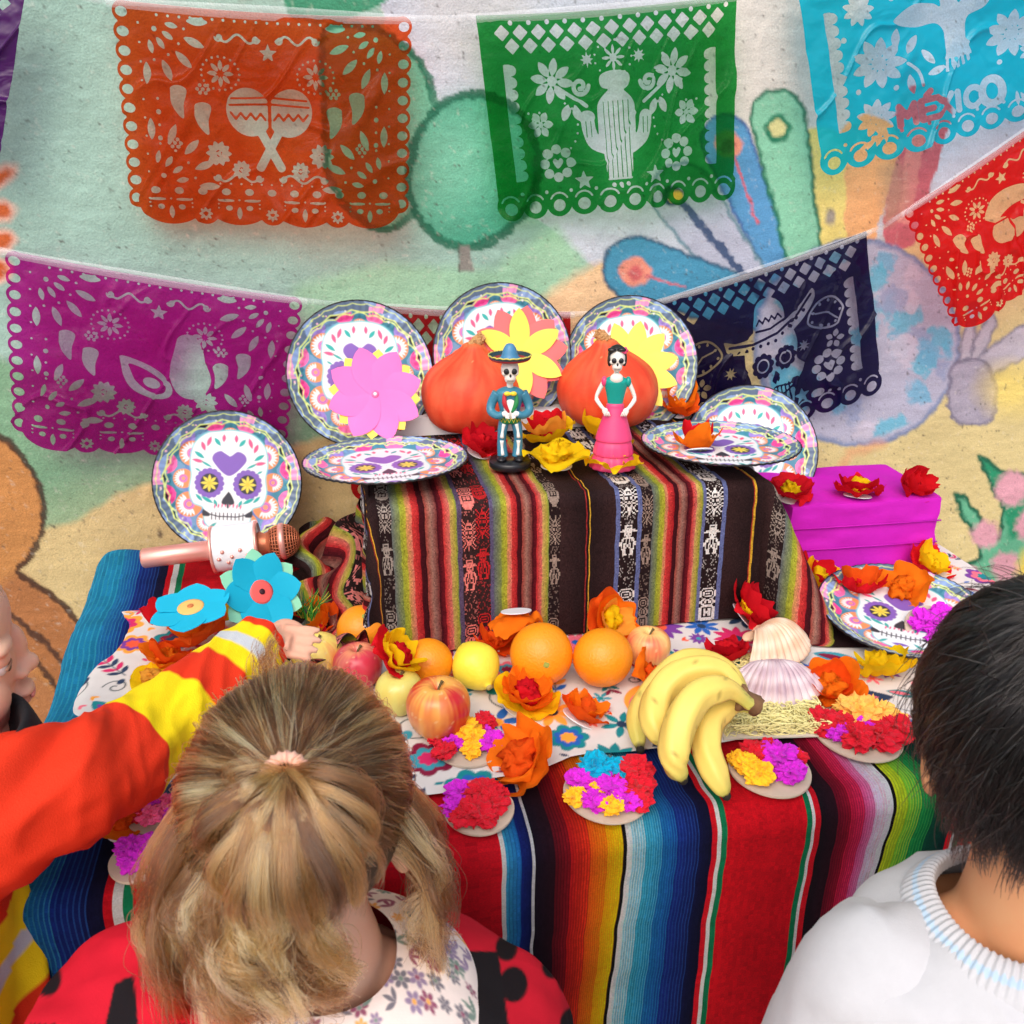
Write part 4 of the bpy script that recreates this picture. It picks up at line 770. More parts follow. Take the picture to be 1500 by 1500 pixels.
# ================================================================== figurines
def figp(name, V_F, m, t, smooth=True): return mk(name, *V_F, m, t, smooth)
pnt = lambda n, c, r=.35: mat(n, lin(*c), r, .05, 80., .06, 500., .5)
P_bone, P_black, P_blue, P_red, P_green, P_yel, P_white, P_pink, P_teal, P_hair = pnt('bone_paint', (226, 220, 212)), pnt('black_paint', (26, 26, 32)), pnt('blue_paint', (58, 124, 150)), pnt('red_paint', (184, 34, 46)), pnt('green_paint', (26, 128, 70)), pnt('yellow_paint', (240, 206, 50)), pnt('white_paint', (236, 234, 232)), pnt('pink_paint', (226, 66, 120)), pnt('teal_paint', (10, 150, 140)), pnt('hair_paint', (30, 24, 26))
def skullhead(t, c, s):
    c = np.array(c); mk('skull', *join(ell(c, (s * .80, s * .86, s * .92), 28, 20), ell(c + (0, -s * .42, -s * .72), (s * .50, s * .46, s * .52), 24, 14), ell(c + (s * .5, -s * .45, -s * .28), (s * .26, s * .3, s * .2)), ell(c + (-s * .5, -s * .45, -s * .28), (s * .26, s * .3, s * .2))), P_bone, t)
    for sg in (-1, 1): mk('eye_socket', *ell(c + (sg * s * .33, -s * .78, -s * .06), (s * .26, s * .13, s * .27), 18, 12), P_black, t)
    mk('nose_hole', *ell(c + (0, -s * .86, -s * .42), (s * .10, s * .08, s * .15), 12, 8), P_black, t)
    mk('teeth', *join(box(c[0] - s * .30, c[0] + s * .30, c[1] - s * .90, c[1] - s * .84, c[2] - s * .88, c[2] - s * .865), *[box(c[0] + k * s * .1 - s * .008, c[0] + k * s * .1 + s * .008, c[1] - s * .90, c[1] - s * .84, c[2] - s * .99, c[2] - s * .76) for k in range(-3, 4)]), mat('tooth_line', lin(120, 112, 106)), t, False)
def mariachi(loc, s, rot):
    t = thing('skeleton_figurine', 'painted skeleton figurine in a blue suit and sombrero on black base', 'figurine', loc, (0, 0, rot)); t.scale = (s, s, s)
    mk('base', *join(lathe([(0, 0), (.158, 0), (.168, .012), (.168, .05), (.158, .064), (0, .064)], 40)), P_black, t)
    for sg in (-1, 1):
        leg = smoothpath([(sg * .042, 0, .40), (sg * .062, -.012, .30), (sg * .066, -.004, .20), (sg * .058, -.012, .09)], 24)
        mk('leg', *tube(leg, np.interp(np.arange(24), [0, 10, 13, 23], [.046, .036, .035, .044]), 18), P_blue, t)
        fr = leg + np.array((0, -.036, 0)); mk('leg_bone', *join(tube(fr[3:12], np.interp(np.arange(9), [0, 4, 8], [.016, .010, .017]), 10), tube(fr[13:22], np.interp(np.arange(9), [0, 4, 8], [.017, .010, .016]), 10)), P_white, t)
        mk('shoe', *ell((sg * .072, -.040, .082), (.042, .070, .024), 20, 12), P_black, t)
    V, Fq = lathe(smoothpath([(.060, .385), (.082, .40), (.080, .46), (.092, .52), (.108, .58), (.104, .625), (.05, .655), (.0, .66)], 30), 32); V[:, 1] *= .66; mk('jacket', V, Fq, P_blue, t)
    V, Fq = lathe([(.0, .372), (.088, .372), (.091, .40), (.088, .432), (0, .432)], 32); V[:, 1] *= .72; mk('sash', V, Fq, P_green, t)
    zz = [(.085 * math.sin(a), -.066 * math.cos(a) - .001, .402 + (.018 if k % 2 else -.018)) for k, a in enumerate(np.linspace(-1.3, 1.3, 14))]; mk('sash_zigzag', *tube(np.array(zz), .0048, 6), P_yel, t)
    mk('shirt', *ell((0, -.045, .505), (.052, .034, .105), 20, 16), P_white, t)
    for sg, m in ((-1, P_red), (1, P_green)): mk('lapel', *tube(smoothpath([(sg * .010, -.078, .47), (sg * .045, -.076, .54), (sg * .044, -.062, .62)], 12), [.006, .010, .013, .016, .018, .019, .019, .018, .017, .016, .014, .012], 10, .5), m, t)
    mk('bow_tie', *join(ell((-.024, -.082, .622), (.026, .014, .018)), ell((.024, -.082, .622), (.026, .014, .018)), ell((0, -.088, .622), (.010, .012, .011))), P_yel, t)
    for sg in (-1, 1):
        arm = smoothpath([(sg * .100, 0, .61), (sg * .142, .004, .53), (sg * .150, -.02, .47), (sg * .105, -.065, .445), (sg * .06, -.085, .458)], 26); mk('arm', *tube(arm, np.linspace(.040, .028, 26), 16), P_blue, t)
        mk('hand', *join(ell((sg * .046, -.088, .462), (.026, .017, .022)), *[tube(smoothpath([(sg * .04, -.098, .470 - .011 * k), (sg * .024, -.104, .467 - .011 * k), (sg * .010, -.100, .463 - .011 * k)], 6), .006, 8) for k in range(4)]), P_white, t)
    mk('neck', *tube(np.array([(0, -.006, .64), (0, -.008, .70)]), .026, 12), P_bone, t); skullhead(t, (0, -.012, .80), .088)
    V, Fq = lathe(smoothpath([(0, .862), (.08, .860), (.15, .872), (.168, .905), (.163, .912), (.145, .890), (.088, .884), (.066, .905), (.050, .955), (.028, .99), (0, .996)], 60), 48); hat = mk('sombrero', V, Fq, mat('sombrero_paint', attr=True, rough=.4, var=.05), t, vcol=np.where(((V[:, 2] < .886) & (np.hypot(V[:, 0], V[:, 1]) > .06))[:, None], np.array(lin(166, 40, 50)), np.where((np.hypot(V[:, 0], V[:, 1]) > .13)[:, None], np.array(lin(40, 60, 70)), np.array(lin(70, 130, 170)))))
    a = np.linspace(0, 2 * math.pi, 40); mk('hat_trim', *tube(np.stack([.166 * np.cos(a), .166 * np.sin(a), .909 + .003 * np.sin(a * 20)], 1), .006, 6), pnt('trim_paint', (206, 196, 90)), hat)
mariachi(G(747, 683, RZ + .004), .178, R(-8))
def catrina(loc, s, rot):
    t = thing('skeleton_figurine', 'painted lady skeleton figurine in a green top and pink skirt', 'figurine', loc, (0, 0, rot)); t.scale = (s, s, s)
    n = 64; V, Fq = lathe(smoothpath([(0, 0), (.175, .0), (.172, .06), (.150, .118), (.163, .125), (.152, .19), (.135, .238), (.148, .246), (.125, .33), (.098, .42), (.074, .50), (.062, .535), (0, .54)], 80), n)
    ph = np.arctan2(V[:, 1], V[:, 0]); V[:, :2] *= (1 + .035 * np.sin(ph * 14) * np.clip(1 - V[:, 2] / .28, 0, 1))[:, None]; V[:, 1] *= .85; mk('skirt', V, Fq, P_pink, t)
    V, Fq = lathe(smoothpath([(.058, .525), (.064, .56), (.078, .63), (.092, .69), (.090, .725), (.05, .75), (0, .755)], 30), 30); V[:, 1] *= .68; mk('bodice', V, Fq, P_teal, t)
    mk('chest', *ell((0, -.034, .742), (.052, .036, .046), 18, 12), P_bone, t); mk('neck', *tube(np.array([(0, -.004, .74), (0, -.006, .81)]), .021, 12), P_bone, t)
    for sg in (-1, 1):
        mk('sleeve_frill', *ell((sg * .094, -.004, .712), (.024, .034, .042), 16, 10), P_pink if sg < 0 else P_teal, t)
        arm = smoothpath([(sg * .100, 0, .70), (sg * .135, 0, .63), (sg * .150, -.012, .575), (sg * .115, -.05, .525), (sg * .088, -.062, .50)], 24); mk('arm', *tube(arm, np.interp(np.arange(24), [0, 11, 12, 23], [.020, .014, .018, .013]), 12), P_bone, t)
        mk('hand', *join(ell((sg * .082, -.072, .490), (.024, .014, .026)), *[tube(smoothpath([(sg * (.092 - .012 * k), -.084, .488), (sg * (.088 - .013 * k), -.094, .470), (sg * (.082 - .013 * k), -.090, .455)], 6), .0052, 8) for k in range(4)]), P_bone, t)
    skullhead(t, (0, -.008, .895), .080)
    mk('hair', *join(ell((0, .020, .925), (.074, .072, .074), 24, 18), ell((-.058, .0, .885), (.020, .045, .055)), ell((.058, .006, .885), (.020, .04, .055)), ell((-.046, -.040, .968), (.034, .030, .020)), ell((.03, -.040, .972), (.036, .030, .018)), ell((0, .07, .90), (.04, .035, .04))), P_hair, t)
    mk('hair_flower', *join(*[ell((.052 + .016 * math.cos(a), -.040, .965 + .016 * math.sin(a)), (.013, .009, .013), 10, 8) for a in np.linspace(0, 6.28, 6)[:-1]]), P_pink, t)
catrina(G(897, 684, RZ + .004), .176, R(-14))

# ================================================================== tissue flowers
TIS = {}
def tissue(c):
    if c not in TIS: TIS[c] = mat('tissue_paper', lin(*c), .8, .10, 60., .7, 90., .12, trans=.42)
    return TIS[c]
OR, DO, YE, RD, DR, CR = (250, 126, 22), (246, 96, 24), (250, 208, 20), (222, 26, 40), (204, 20, 38), (250, 178, 66)
def ruffle(Rr, cup, m, seed, nr=10, ns=64):
    q = np.random.default_rng(seed); t_ = np.linspace(0.02, 1, nr)[:, None]; a = np.linspace(0, 2 * math.pi, ns, endpoint=False)[None, :]; ph = q.uniform(0, 6.28, 6)
    cup = cup * .62; lobe = np.abs(np.cos(m * a / 2 + ph[0])) ** .45; ca, sa = np.cos(a), np.sin(a)
    n1 = vn(ca * 1.5 * t_ + 5, sa * 1.5 * t_, seed * 1.7, seed); n2 = vn(ca * 2.9 * t_, sa * 2.9 * t_ + 3, seed * .7, seed + 1); n3 = 1 - 2.4 * np.abs(vn(ca * 2.6 * t_, sa * 2.6 * t_, seed * .3, seed + 2))
    rad = Rr * t_ * (1 - .16 * (1 - lobe) * t_ ** 2 + .14 * n1 * t_ + .07 * n2 * t_)
    z = Rr * (cup * t_ ** 1.5 * (.75 + .5 * lobe) + .30 * t_ ** 2 * n1 + .22 * t_ * n2 + .16 * t_ * n3 + .06 * t_ ** 3 * np.cos(m * a + ph[1]))
    rad = rad * (1 - .25 * max(cup, 0) * t_ ** 2); aa = a + .10 * n2 * t_
    return np.stack([rad * np.cos(aa), rad * np.sin(aa), z], -1).reshape(-1, 3), gridF(nr, ns, cu=True)
def crumple(r, seed, flat=.6, na=34, nb=22):
    q = np.random.default_rng(seed); V, Fq = ell((0, 0, 0), (1, 1, 1), na, nb); n = 1 - 2.0 * np.abs(vn(V[:, 0] * 2.6, V[:, 1] * 2.6, V[:, 2] * 2.6, seed)) * .42 - .9 * np.abs(vn(V[:, 0] * 6, V[:, 1] * 6, V[:, 2] * 6, seed + 1)) * .30 + .22 * vn(V[:, 0] * 1.3, V[:, 1] * 1.3, V[:, 2] * 1.3, seed + 2)
    V = V * n[:, None] * r * 1.25 + .03 * r * q.standard_normal(V.shape); V[:, 2] *= flat; V[:, 2] -= V[:, 2].min() * .8; return V, Fq
FLN = [0]
def tflower(px, py, rpx, cols, label, z=None, tilt=(0, 0), cup=.55, disc=0, pt=None, flip=False, dz=0.):
    """cols from the outer petals inwards; disc: white paper base radius as a share of the flower"""
    FLN[0] += 1; sd = FLN[0] * 17; z = FT if z is None else z
    loc = np.array(G(px, py + rpx * .35, z) if pt is None else pt, float); depth = (loc - _c) @ _f; Rr = rpx / F * depth
    t = thing('tissue_flower', label, 'paper flower', loc + np.array((0, 0, dz)), (tilt[0], tilt[1], random.uniform(0, 6)), 'tissue paper flowers')
    if flip: t.rotation_euler = (math.pi + tilt[0], tilt[1], 0); t.location.z += Rr * 1.05
    n = len(cols); V, Fq = crumple(Rr * .50, sd + 5, .75, 22, 15); mk('crumpled_centre', V + (0, 0, Rr * .12), Fq, tissue(cols[-1]), t, True)
    for k, c in enumerate(cols[:-1] if n > 1 else cols):
        f = 1 - .52 * k / max(n, 1) if n > 1 else 1.; V, Fq = ruffle(Rr * f * 1.24, cup * (1 + .8 * k), 4 + (k + FLN[0]) % 2, sd + k)
        V[:, 2] -= 0 if k else 0; lo = V[:, 2].min(); V[:, 2] += (-lo if k == 0 else .0) + Rr * .05 * k + (.0018 if disc else .0005) + (Rr * .12 if k else 0)
        V[:, 2] = np.maximum(V[:, 2] * .80, .001); mk('petal_layer', V, Fq, tissue(c), t, True)
    if disc: mk('paper_base', *join(lathe([(0, 0), (Rr * disc, 0), (Rr * disc, .0012), (0, .0012)], 30)), white_card, t, False)
    return t
T_ = RZ + .006
tflower(568, 620, 31, (DO, OR, RD), 'orange tissue flower under the pink paper flower', T_, (R(25), 0), .8)
tflower(702, 652, 31, (RD, DR, RD), 'red tissue flower beside the black figurine base', T_, (R(20), 0), .8, .6)
tflower(806, 634, 38, (YE, CR, RD, RD), 'yellow tissue flower with a red centre between the figurines', T_, (R(15), 0), .6)
tflower(815, 668, 42, (YE, YE), 'plain yellow tissue flower on a white base beside the black figurine base', T_, (0, 0), .25, .55)
tflower(900, 672, 38, (YE, YE), 'plain yellow tissue flower in front of the pink skirt', T_, (R(6), 0), .28)
tflower(880, 632, 38, (YE, CR), 'yellow tissue flower partly hidden behind the pink skirt', T_, (R(45), 0), .5)
tflower(990, 594, 30, (DO, OR, OR), 'orange tissue flower behind the flat plate, below the yellow paper flower', T_, (R(20), 0), .9, .5)
tflower(1024, 648, 33, (OR, RD, OR), 'orange and red tissue flower lying on the flat plate', RZ + .018, (R(25), 0), .9, .6)
BZ = TZ + .126
tflower(1155, 718, 32, (RD, DR, YE), 'red tissue flower with yellow centre on the purple box by the woven cloth', BZ, (R(10), 0), .5, .6)
tflower(1256, 715, 33, (RD, DR, YE), 'red tissue flower with yellow centre in the middle of the purple box', BZ, (R(10), 0), .5, .6)
tflower(1328, 708, 27, (DR, RD, RD, DR), 'all red tissue flower at the free end of the purple box', BZ, (R(50), 0), .9)
tflower(1192, 845, 34, (RD, YE, RD, YE), 'red and yellow tissue flower tucked between woven cloth and skull plate', FT, (R(30), 0), .6)
tflower(1255, 858, 36, (RD, DO, RD), 'red tissue flower on the rim of the plate below the purple box', TZ + .035, (R(25), 0), .8)
tflower(1327, 856, 38, (OR, OR), 'orange tissue flower on the rim of the plate below the purple box', TZ + .04, (R(40), 0), .6)
tflower(1352, 824, 32, (RD, YE, YE), 'yellow and red tissue flower at the foot of the purple box', TZ + .01, (R(30), 0), .7, 0)
tflower(1087, 890, 43, (RD, RD, DR, YE), 'large red tissue flower with yellow flecks leaning on the woven cloth', FT, (R(48), 0), .5, .5, Wl(1087, 902, 1.03))
tflower(1068, 955, 36, (RD, DR, RD), 'red tissue flower beside the cream scallop shell', FT, (R(25), 0), .6)
tflower(1216, 1000, 42, (OR, OR, DO, OR), 'orange tissue flower beside the lilac scallop shell', FT, (R(30), 0), .55, .7)
tflower(1298, 975, 43, (YE, YE, YE), 'yellow tissue flower lying open on the flowered cloth', FT, (R(25), 0), .5)
tflower(756, 905, 36, (OR, OR), 'upturned orange tissue flower showing its white round base', FT, (R(-18), 0), .55, .62, Wl(756, 928, 1.018), True)
tflower(732, 940, 32, (DO, DO, DO), 'deep orange tissue flower between the lemon and an orange', FT, (R(20), 0), .7, 0, G(732, 945, FT))
tflower(888, 902, 37, (DO, OR, CR, YE), 'orange tissue flower with yellow centre against the woven cloth', FT, (R(55), 0), .6, 0, Wl(888, 910, 1.025))
tflower(475, 905, 36, (DO, OR, OR, CR), 'ruffled orange tissue flower behind the oranges, by the loose woven fold', FT, (R(40), 0), .6)
tflower(418, 902, 24, (DO, DO, OR), 'small orange tissue flower beside green straw', FT, (R(40), 0), .7)
tflower(440, 928, 30, (DR, RD), 'red tissue flower behind the yellow apple', FT, (R(35), 0), .6)
tflower(765, 1015, 44, (YE, OR, OR, RD), 'yellow and orange tissue flower on a white base in front of the oranges', FT, (R(18), 0), .55, .7)
tflower(850, 1040, 38, (DO, OR, DO), 'small orange tissue flower on a white round base by the bananas', FT, (R(30), 0), .6, .75)
tflower(770, 1105, 55, (OR, OR, DO), 'biggest orange tissue flower at the edge of the flowered cloth', FT, (R(35), 0), .45)
tflower(943, 985, 38, (OR, DO), 'orange tissue flower wedged between orange and bananas', FT, (R(50), 0), .5)
tflower(262, 925, 38, (RD, YE, RD), 'red and yellow tissue flower under the blue paper flower', FT, (R(30), 0), .6, 0, None, False, .03)
tflower(300, 945, 42, (DO, OR, OR), 'bright orange tissue flower above the fireman sleeve', FT, (R(35), 0), .6, 0, None, False, .02)
tflower(240, 965, 36, (OR, DO, OR), 'orange tissue flower at the table end beside the sleeve', FT, (R(30), 0), .6)
tflower(330, 918, 34, (YE, YE, CR), 'yellow tissue flower near the reaching hand', FT, (R(30), 0), .6, 0, None, False, .02)
tflower(222, 990, 28, (YE, CR), 'small yellow tissue flower beside the sleeve', FT, (R(20), 0), .5)
tflower(182, 1200, 30, (OR, DO), 'orange tissue flower on a white disc under the arm', FT, (R(20), 0), .5, .9)
# one flower of two colours balanced on the fruit
tflower(570, 962, 40, (RD, YE, YE, RD), 'red and yellow tissue flower resting on top of the fruit', None, (R(48), R(8)), .45, 0, G(570, 968, FT + .055))

# ================================================================== cut card flowers
def card(c, n='coloured_card'): return mat(n, lin(*c), .55, .04, 30., .05, 300., .3)
def petal_mesh(L, wd, bend, seed):
    n, m = 12, 7; t_ = np.linspace(0, 1, n)[:, None]; s = np.linspace(-1, 1, m)[None, :]; wid = wd * np.sin(np.clip(t_ * .94 + .06, 0, 1) * math.pi) ** .75 * (1 + .25 * (t_ - .5))
    V = np.stack([L * t_ + 0 * s, wid * s, bend * L * t_ ** 2 - .03 * wid * s * s + 0 * t_], -1).reshape(-1, 3); return V, gridF(n, m)
def pflower(loc, rot, layers, centre, label, thick=.0006):
    """layers: (number, length, half width, colour, bend, phase, rounded)"""
    t = thing('card_flower', label, 'paper flower', loc, rot, 'cut card flowers')
    for k, (n, L, wd, c, bend, ph, rnd) in enumerate(layers):
        m = card(c); V, Fq = petal_mesh(L, wd, bend, k)
        if rnd: tt = V[:, 0] / L; V[:, 1] *= np.where(tt > .5, 1.18, 1.0)
        proto = None
        for j in range(n):
            a = ph + j * 2 * math.pi / n
            if proto is None: o = mk('petal', V, Fq, m, t, False); proto = o; sm = o.modifiers.new('card', 'SOLIDIFY'); sm.thickness = thick
            else: o = proto.copy(); COL.objects.link(o); o.parent = t
            o.location = (0, 0, .0016 * (len(layers) - k) + .0004 * (j % 3)); o.rotation_euler = (R(2.5), 0, a)
    for c, r_, z in centre: mk('centre', *ell((0, 0, .0016 * (len(layers) + 1) + z), (r_, r_, .0016), 20, 8), card(c), t)
    return t
PK, LY, CO, CY, MT = (240, 116, 186), (250, 226, 96), (240, 110, 110), (22, 178, 214), (150, 226, 190)
def onplate(px, py, yw): return Wl(px, py, yw)
pflower(onplate(549, 578, 1.345), (R(66), 0, R(5)), [(8, .074, .0235, PK, .06, .22, 0), (8, .070, .018, LY, .03, .6, 0)], [((236, 110, 160), .006, 0), ((240, 232, 236), .0028, .001)], 'pink card flower with yellow under petals, on the upright plate')
pflower(onplate(762, 520, 1.395), (R(68), 0, R(2)), [(6, .074, .017, (250, 220, 90), .10, .5, 0), (10, .080, .022, CO, .04, .1, 0)], [((250, 210, 80), .008, 0)], 'coral and yellow card flower on the tallest plate behind the pumpkin')
pflower(onplate(925, 540, 1.385), (R(66), 0, R(-4)), [(11, .080, .018, LY, .05, .2, 0)], [((250, 210, 80), .010, 0)], 'plain yellow card flower on the upright plate behind the pumpkin')
pflower(at(381, 868, 1.19), (R(58), R(12), R(28)), [(6, .056, .019, CY, .14, .1, 1), (6, .060, .0165, MT, .06, .6, 1)], [((238, 100, 96), .017, 0), ((60, 30, 40), .004, .002)], 'turquoise and mint card flower with a red centre, held in the hand')
pflower(at(280, 892, 1.13), (R(8), R(-4), R(10)), [(6, .052, .020, CY, .02, .3, 1)], [((250, 190, 110), .017, 0), ((200, 120, 70), .004, .002)], 'turquoise card flower with a peach centre, lying on the tissue flowers')

# ================================================================== fruit
M_or = mat('orange_peel', lin(246, 146, 18), .42, .07, 14., .42, 330., .5); M_lem = mat('lemon_peel', lin(244, 222, 66), .42, .06, 14., .3, 260., .5)
M_stem = mat('fruit_stem', lin(96, 84, 50), .8, .2, 200.); M_app = mat('apple_skin', attr=True, rough=.28, var=.04, bump=.02, spec=.5); M_ban = mat('banana_peel', attr=True, rough=.45, var=.05, bump=.05, bscale=90., spec=.35)
def orange(px, py, rpx, label, rot):
    c = G(px, py, FT + .038); r = rpx / F * ((c - _c) @ _f); c = G(px, py, FT + r); t = thing('orange', label, 'orange', c - (0, 0, r), (0, 0, 0), 'oranges')
    V, Fq = ell((0, 0, 0), (r, r, r * .97), 64, 44); k = 1 + .012 * vn(V[:, 0] * 40, V[:, 1] * 40, V[:, 2] * 40, int(px)); zz = V[:, 2] / r; V[:, 2] -= r * .035 * np.exp(-((zz - 1) / .03) ** 2) ; V *= k[:, None]
    Rm = np.array(Euler(rot).to_matrix()); b = mk('peel', V @ Rm.T + (0, 0, r), Fq, M_or, t)
    S, Fs = lathe([(0, .002), (.0035, .0015), (.0042, 0), (.003, -.001)], 10); S[:, :2] *= (1 + .3 * rng.standard_normal((len(S), 1)) * .5); mk('stem_scar', (S + (0, 0, r * .945)) @ Rm.T + (0, 0, r), Fs, mat('green_button', lin(150, 160, 70), .8), t, False)
orange(530, 922, 36.5, 'orange at the back, beside the loose woven fold', (R(28), R(10), 0)); orange(627, 971, 37, 'orange between the red apple and the lemon', (R(-60), 0, 0))
orange(793, 958, 46, 'large dimpled orange with its green stem button facing out', (R(78), R(30), R(-10))); orange(883, 963, 44, 'smooth orange next to the peach coloured apple', (R(-60), 0, 0))
def apple(px, py, rpx, label, c_top, c_red, amount, seed, tilt=(0, 0)):
    c = G(px, py, FT + .036); r = rpx / F * ((c - _c) @ _f); c = G(px, py, FT + r * .92); t = thing('apple', label, 'apple', (c[0], c[1], FT - .001), (tilt[0], tilt[1], 0), 'apples')
    pr = smoothpath([(0, .10), (.18, .04), (.42, .0), (.66, .14), (.88, .48), (1., .95), (.97, 1.30), (.80, 1.60), (.52, 1.76), (.28, 1.76), (.12, 1.62), (0, 1.48)], 60); pr[:, 0] = np.maximum(pr[:, 0], 0); V, Fq = lathe(pr * r, 72)
    ph = np.arctan2(V[:, 1], V[:, 0]); zz = V[:, 2] / r; V[:, :2] *= (1 + .025 * np.cos(5 * ph + seed) * np.clip(1.3 - zz, 0, 1) + .02 * vn(np.cos(ph) * 2, np.sin(ph) * 2, zz, seed))[:, None]
    st = fbm(np.cos(ph) * 14, np.sin(ph) * 14, zz * 1.1, seed) * .30 + vn(np.cos(ph) * 1.3, np.sin(ph) * 1.3, zz * .8, seed + 3) * .9 + amount
    rim = np.clip((zz - 1.5) * 2.2, 0, 1) * np.clip(1.0 - np.hypot(V[:, 0], V[:, 1]) / r * 1.4, 0, 1) * 2.2; f = np.clip(st - rim + .2, 0, 1)[:, None]; col = np.array(lin(*c_top)) * (1 - f) + np.array(lin(*c_red)) * f
    le = (vn(V[:, 0] * 320, V[:, 1] * 320, V[:, 2] * 320, seed) > .80)[:, None]; col = np.where(le, col * .6 + np.array(lin(240, 220, 170)) * .4, col)
    mk('skin', V, Fq, M_app, t, vcol=col); mk('stem', *tube(smoothpath([(0, 0, r * 1.46), (.0015, 0, r * 1.66), (.006, .002, r * 1.86)], 8), [.0016, .0014, .0013, .0013, .0014, .0015, .0018, .0022], 8), M_stem, t)
AY, AR = (240, 200, 90), (196, 28, 34)
apple(642, 1036, 47, 'big red and yellow apple in front of the fruit', (240, 170, 84), (196, 34, 40), .50, 3); apple(465, 962, 38, 'pale yellow apple with a peach blush', (244, 214, 110), (240, 140, 80), -.1, 5)
apple(524, 975, 36, 'pink streaked apple under the red and yellow flower', (236, 150, 110), (206, 60, 80), .5, 7); apple(585, 1012, 35, 'green yellow apple behind the big red apple', (214, 206, 110), (220, 190, 90), -.4, 9); apple(950, 948, 33, 'small peach coloured apple next to the woven cloth', (246, 196, 120), (232, 110, 80), .15, 11)
def lemon(px, py, a, b, label, rot):
    c = G(px, py, FT + .033); k = ((c - _c) @ _f) / F; a, b = a * k, b * k; t = thing('lemon', label, 'lemon', (c[0], c[1], FT), (0, 0, 0), 'lemons')
    pr = smoothpath([(0, -1.1), (.10, -1.06), (.18, -.98), (.45, -.84), (.82, -.45), (1, 0), (.84, .45), (.48, .84), (.20, 1.0), (.12, 1.08), (0, 1.12)], 50); pr[:, 0] = np.maximum(pr[:, 0], 0); V, Fq = lathe(pr * (a, b), 56); V *= (1 + .012 * vn(V[:, 0] * 60, V[:, 1] * 60, V[:, 2] * 60, 4))[:, None]
    Rm = np.array(Euler(rot).to_matrix()); V = V @ Rm.T; lo = -V[:, 2].min(); mk('peel', V + (0, 0, lo), Fq, M_lem, t)
    S, Fs = lathe([(0, .0022), (.003, .002), (.0045, 0), (.004, -.002)], 12); mk('stem_scar', (S + (0, 0, b * 1.10)) @ Rm.T + (0, 0, lo), Fs, mat('lemon_button', lin(176, 160, 100), .8, .2), t, False)
lemon(697, 972, 36, 39, 'yellow lemon with its stem end facing out beside the red apple', (R(112), 0, R(20))); lemon(405, 985, 30, 36, 'yellow lemon under the reaching hand', (R(70), 0, R(30)))
def bananas():
    S0 = G(1098, 1030, FT + .075); t = thing('banana_bunch', 'bunch of four yellow bananas hanging over the cloth edge', 'bananas', (S0[0], S0[1], FT))
    O = np.array((S0[0], S0[1], FT)); specs = [  # via points in pixels with height above the cloth, then radius
        ([(1094, 1028, .070), (1070, 985, .072), (1010, 968, .062), (965, 1000, .045), (935, 1050, .026), (938, 1098, .012)], .0145),
        ([(1096, 1028, .075), (1060, 985, .094), (1005, 985, .092), (968, 1015, .075), (958, 1060, .056), (972, 1092, .040)], .0162),
        ([(1098, 1032, .078), (1065, 1010, .098), (1022, 1020, .098), (996, 1062, .078), (988, 1112, .052), (1000, 1142, .030)], .0164),
        ([(1096, 1036, .066), (1070, 1035, .066), (1042, 1056, .058), (1036, 1100, .040), (1050, 1140, .022), (1064, 1166, .008)], .0146)]
    for k, (pts, r) in enumerate(specs):
        W3 = np.array([G(x, y, FT + h) for x, y, h in pts]) - O; n = 44; pa = smoothpath(W3, n); s = np.linspace(0, 1, n)
        rad = r * np.interp(s, [0, .06, .14, .28, .5, .75, .92, .97, 1], [.42, .42, .55, .92, 1.06, 1.0, .62, .36, .30]); T, Nn, B = frames(pa); m = 20; a = np.linspace(0, 2 * math.pi, m, endpoint=False)
        pr = 1 + .085 * np.cos(5 * a + .3); V = pa[:, None] + rad[:, None, None] * pr[None, :, None] * (np.cos(a)[None, :, None] * Nn[:, None] + np.sin(a)[None, :, None] * B[:, None]); V = V.reshape(-1, 3)
        ss = np.repeat(s, m); aa = np.tile(a, n); yel, gr, br = np.array(lin(232, 204, 104)), np.array(lin(182, 186, 90)), np.array(lin(52, 40, 30))
        f = np.clip((ss - .80) / .14, 0, 1) * .6 + np.clip((.16 - ss) / .1, 0, 1) * .7; col = yel * (1 - f[:, None]) + gr * f[:, None]; tip = np.clip((ss - .965) / .015, 0, 1)[:, None]; col = col * (1 - tip) + br * tip
        sp = (vn(ss * 60, aa * 7, 0, k) > .82)[:, None]; col = np.where(sp, col * .55, col); ed = np.clip(np.cos(5 * aa + .3) - .85, 0, 1)[:, None] * 1.5; col = col * (1 - ed * .25)
        mk('banana', V, gridF(n, m, cu=True), M_ban, t, vcol=col); mk('blossom_end', *ell(pa[-1], (rad[-1] * 1.15,) * 3, 12, 8), mat('banana_tip', lin(34, 28, 24), .9), t)
    p0 = G(1090, 1025, FT + .074) - O; p1 = G(1110, 1034, FT + .066) - O; V, Fq = tube(smoothpath([p0 - (p1 - p0) * .6, p0, p1], 10), [.013, .015, .016, .015, .013, .012, .011, .011, .0115, .012], 16); mk('stem', V + .0006 * rng.standard_normal(V.shape), Fq, mat('cut_stem', lin(126, 92, 62), .85, .3, 120., .3), t)
bananas()

